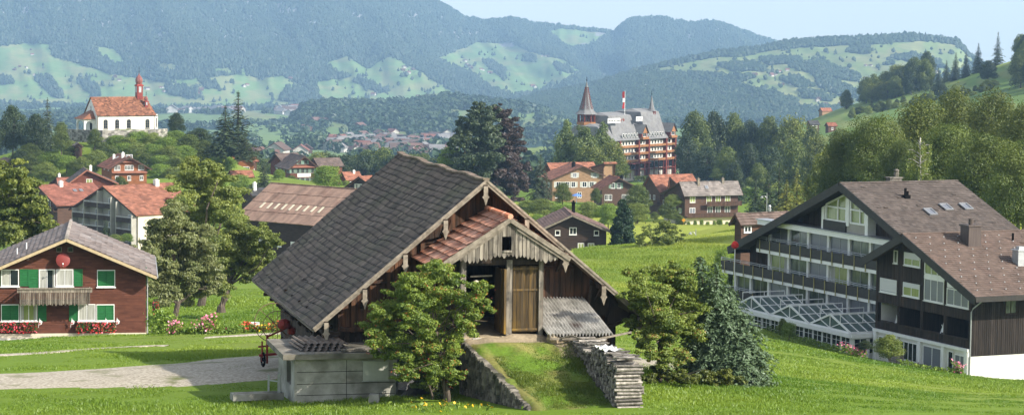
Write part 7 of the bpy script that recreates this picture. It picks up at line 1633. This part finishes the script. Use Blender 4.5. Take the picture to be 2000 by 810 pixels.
# belt of trees right behind the village
for i in range(64):
    px_=230+i*11.6+rg.normal(0,4); D=rg.choice([850.,900,960,1020])+rg.normal(0,15)
    if 560<px_<625 and D<900: D=930
    x=(px_-1000)/FP*D; B=V(x,D,g1(x,D)-1); yt=float(np.interp(px_,[230,450,650,740,800,880,960],[318,318,302,296,306,310,312]))+rg.normal(0,4)
    h=pix(px_,yt,D)[2]-B[2]; k=[0,6,0,6,3][i%5]
    if h<5: continue
    w=h*rg.uniform(.75,1.0); plant('village_tree',{0:'deep green',6:'dark bluish green',3:'olive green'}[k]+' tree in the belt of trees behind the village roofs','tree',PB[k],B,i,(w/8.4,w/8.4,h/10),{0:'deep green',6:'dark',3:'olive'}[k]+' trees of the belt behind the village')
for i in range(16):
    px_=1000+rg.random()*115; D=900+rg.random()*160; x=(px_-1000)/FP*D; B=V(x,D,g1(x,D)-1); h=rg.uniform(6,11); plant('meadow_tree','tree of the loose group between the copper beech and the larches','tree',PB[(0,6)[i%2]],B,i,(h*.09/.84,h*.09/.84,h/10),'trees between beech and larches')
# woods on the right hillside
def on5(px0,px1,q0,q1,n): u=px0+(px1-px0)*rg.random(n); return M5.P(u,q0+(q1-q0)*rg.random(n))
def tree5(kind,i,u,q,h,w,label,name,cat='tree',group=None):
    P=M5.P(np.array([float(u)]),np.array([float(q)]))[0]; src=(PB if kind=='b' else PC)[i]; nat=8.4 if kind=='b' else (3.6,3.2,4.6,5.2)[i]; return plant(name,label,cat,src,P-V(0,0,.6),u%6.28,(w/nat,w/nat,h/10),group)
tree5('b',0,1653,.93,11.5,9,'lone round tree on the crest of the right hillside meadow','hillside_tree')
for u,q,h,w in((1848,.98,13,6),(1866,.97,16,7),(1886,.97,15,6),(1910,.98,17,7.5),(1832,.9,12,7)): tree5('c',0,u,q,h,w,'dark conifer in the row along the right hillside crest','hillside_conifer','tree','dark conifers along the right hillside crest')
tree5('b',6,1930,.8,11,11,'round dark tree just right of the conifer row on the hillside','hillside_tree'); tree5('b',6,1835,.72,9,9,'round dark tree in the middle of the right hillside meadow','hillside_tree'); tree5('c',1,1948,1.0,19,7,'tall thin pine standing on the skyline at the right','skyline_pine'); tree5('b',0,1720,.62,6,6,'small tree in the hedgerow of the right hillside meadow','hillside_tree')
for i in range(34):
    u=1690+122*(i+rg.random())/34; tree5('b',(0,6,0,2)[i%4],u,rg.uniform(.86,1.03),rg.uniform(10,17)*(1.25 if u>1775 else 1),rg.uniform(9,13),'round topped tree of the wood on the right hillside crest','hillside_wood_tree','tree','trees of the wood on the right hillside crest')
for i in range(46):
    u=1985+190*rg.random(); tree5('b',(6,0,6)[i%3],u,rg.uniform(.5,1.0),rg.uniform(12,20),rg.uniform(10,14),'dark tree of the high wood climbing out of the right edge','high_wood_tree','tree','trees of the high wood at the right edge')
for i in range(34):
    u=1655+290*(i+rg.random())/34; tree5('b',(0,5,6)[i%3],u,.6+.1*rg.random(),rg.uniform(2.5,6),rg.uniform(3,7),'small tree of the hedgerow crossing the right hillside meadow','hedgerow_tree','tree','hedgerow trees on the right hillside')
# ---- far houses: every one an object of its own, meshes shared
def far_house_meshes():
    out=[]
    for i,(wc,rc) in enumerate((((.5,.47,.42),(.2,.08,.055)),((.52,.5,.45),(.12,.08,.065)),((.12,.07,.045),(.16,.09,.07)),((.5,.49,.46),(.2,.19,.185)))):
        m=MB(); m.prism([(-5,-3),(5,-3),(5,4.5),(0,8),(-5,4.5)],1,-6.5,6.5); w=m.build('wall',mat('far_wall%d'%i,wc,None,(.2,.2,.2),.9,.1)); a=w.data; bpy.data.objects.remove(w)
        m=MB()
        for s in(-1,1): m.hexa([(0,-7.3,8.1),(s*6,-7.3,3.9),(s*6,7.3,3.9),(0,7.3,8.1),(0,-7.3,8.5),(s*6,-7.3,4.3),(s*6,7.3,4.3),(0,7.3,8.5)])
        w=m.build('roof',mat('far_roof%d'%i,rc,None,(.2,.2,.2),.9,.1)); b=w.data; bpy.data.objects.remove(w); out.append((a,b))
    return out
FH=far_house_meshes()
def farhouse(P,rz,sc,i,label,cat,group,name):
    t=thing(name,label,cat,P,rz,group); t.scale=(sc,sc,sc*.95); link('wall',FH[i][0],t); link('roof',FH[i][1],t)
def farms(sh,past,dark,n,seed,umin,umax,label,group,sc=1.,pal=(0,1,0,2),clusters=None):
    rg=np.random.default_rng(seed); got=0
    for _ in range(400):
        u=umin+(umax-umin)*rg.random(); q=rg.random()*.6; P,c,g=sheet_cover(sh,np.array([u]),np.array([q]),past,dark,seed//1000,FC,(FC,FC))
        if not g[0]: continue
        for k in range(rg.integers(1,4)):
            p=sh.P(np.array([u+rg.normal(0,6)]),np.array([q+rg.normal(0,.008)]))[0]; i=pal[rg.integers(len(pal))]
            farhouse(p,rg.random()*3.1,sc*rg.uniform(.6,1.1),i,label,'farmhouse',group,'far_farmhouse'); got+=1
        if got>=n: break
farms(M1,PAST,DARK,52,100555,0,1130,'tiny white walled farmhouse on the pastures at the foot of the big mountain','farmhouses on the mountain pastures',.9)
farms(M2,PAST2,DARK2,36,120555,1250,1880,'tiny farmhouse on the pale pastured ridge behind the grand hotel','farmhouses on the pastured ridge',.75)
farms(M3,PAST3,[],9,140555,560,1010,'tiny farmhouse on the low wooded hill above the town','farmhouses on the low hill',1.1,(2,1,2,2))
rg=np.random.default_rng(501)
def town(poly,D0,D1,n,label,group,sc,pal,name='town_house'):
    got=0; Ds=D0+(D1-D0)*rg.random(9000); ps=min(p[0] for p in poly)+(max(p[0] for p in poly)-min(p[0] for p in poly))*rg.random(9000); Xs=(ps-1000)/FP*Ds; zs=gz(Xs,Ds); a,b=projn(np.c_[Xs,Ds,zs]); ok=np.nonzero(inpoly(a,b,poly))[0]
    for q in ok:
        X,D,z=Xs[q],Ds[q],zs[q]
        if True:
            farhouse((X,D,z),rg.random()*3.1,sc*rg.uniform(.65,1.3),pal[rg.integers(len(pal))],label,'town house',group,name); got+=1
        if got>=n: break
town(TOWNS[0],2000,3600,190,'small house of the grey roofed town on the valley floor in the middle','houses of the valley town',1.0,(1,3,3,0,2))
town(TOWNS[1],3800,5600,70,'tiny white house of the far town under the mountain','houses of the far town',1.5,(0,3,3,3,1))
town(TOWNS[2],3800,5600,30,'tiny white house of the hamlet right of the chapel','houses of the far hamlet',1.5,(0,3,3,3))
town([(430,290),(640,276),(650,296),(560,310),(430,308)],1500,2300,16,'house among the trees in the valley left of the town','houses among the valley trees',1.0,(0,1,2,2))
town([(985,225),(1130,236),(1120,252),(1000,258)],1500,3600,9,'house on the green field between the copper beech and the spire','houses on the field by the spire',.9,(2,1,2,0))
town([(990,292),(1100,300),(1100,316),(990,312)],900,1500,2,'brown barn in the bright meadow beside the larches','barns beside the larches',.8,(2,))
q=M2.P(np.array([1261.]),np.array([.55]))[0]
b=MB(); b.lathe([(13,-3),(10,2),(4,6),(1,8)],9,q); tag(b.build('gravel_heap',mat('pale_gravel',(.36,.345,.32))),'pale pointed gravel heap in the wooded slope above the flag','gravel heap')
# ================================================================== AIR, LIGHT, CAMERA
EL=R(32); AZ=R(28)
def haze():
    m,nt,N,L=_nt('haze_air'); out=N('ShaderNodeOutputMaterial'); v=N('ShaderNodeVolumePrincipled'); L(v.outputs[0],out.inputs['Volume'])
    v.inputs['Color'].default_value=(.39,.64,.95,1); v.inputs['Density'].default_value=HAZE; v.inputs['Anisotropy'].default_value=0.
    b=MB(); b.box(-4200,4200,-140,12500,-420,620); o=b.build('haze',m); tag(o,'thin bluish summer haze hanging over the valley','haze',kind='stuff')
HAZE=0.88e-4
haze()
w=bpy.data.worlds.new('World'); SC.world=w; w.use_nodes=True; nt=w.node_tree; nt.nodes.clear(); N=nt.nodes.new; L=nt.links.new
out=N('ShaderNodeOutputWorld'); bg=N('ShaderNodeBackground'); L(bg.outputs[0],out.inputs[0]); sk=N('ShaderNodeTexSky'); sk.sky_type='NISHITA'; sk.sun_disc=False; sk.sun_elevation=EL; sk.sun_rotation=math.pi/2+AZ; sk.altitude=750; sk.air_density=1.; sk.dust_density=2.0; sk.ozone_density=1.0
tc=N('ShaderNodeTexCoord'); sp=N('ShaderNodeSeparateXYZ'); L(tc.outputs['Generated'],sp.inputs[0]); mx=N('ShaderNodeMath'); mx.operation='MAXIMUM'; mx.inputs[1].default_value=.03; L(sp.outputs[2],mx.inputs[0])
cb=N('ShaderNodeCombineXYZ'); L(sp.outputs[0],cb.inputs[0]); L(sp.outputs[1],cb.inputs[1]); L(mx.outputs[0],cb.inputs[2]); L(cb.outputs[0],sk.inputs[0])
hs=N('ShaderNodeHueSaturation'); hs.inputs['Saturation'].default_value=.4; L(sk.outputs[0],hs.inputs['Color']); L(hs.outputs[0],bg.inputs[0]); bg.inputs['Strength'].default_value=.145
s=bpy.data.lights.new('sun','SUN'); s.energy=4.4; s.angle=R(.53); s.color=(1,.93,.82); so=bpy.data.objects.new('sun',s); COL.objects.link(so)
sd=Vector((math.cos(AZ)*math.cos(EL),-math.sin(AZ)*math.cos(EL),math.sin(EL))); so.rotation_euler=sd.to_track_quat('Z','Y').to_euler(); so.location=(300,-100,300)
c=bpy.data.cameras.new('camera'); c.sensor_width=36; c.lens=FP*36/2000; c.clip_start=1; c.clip_end=40000; co=bpy.data.objects.new('camera',c); COL.objects.link(co); SC.camera=co
mm=Matrix.Identity(4)
for i in range(3): mm[i][0]=_rt[i]; mm[i][1]=_up[i]; mm[i][2]=-_fw[i]
co.matrix_world=mm
SC.render.engine='CYCLES'; cy=SC.cycles; cy.use_denoising=True; cy.max_bounces=6; cy.diffuse_bounces=3; cy.glossy_bounces=2; cy.transmission_bounces=3; cy.transparent_max_bounces=4; cy.volume_bounces=0; cy.use_adaptive_sampling=True; cy.adaptive_threshold=.012; cy.sample_clamp_indirect=6
try: cy.denoiser='OPENIMAGEDENOISE'; cy.denoising_input_passes='RGB_ALBEDO_NORMAL'
except Exception: pass
vs=SC.view_settings; vs.view_transform='Standard'; vs.look='None'; vs.gamma=1; vs.use_curve_mapping=False; vs.exposure=.93
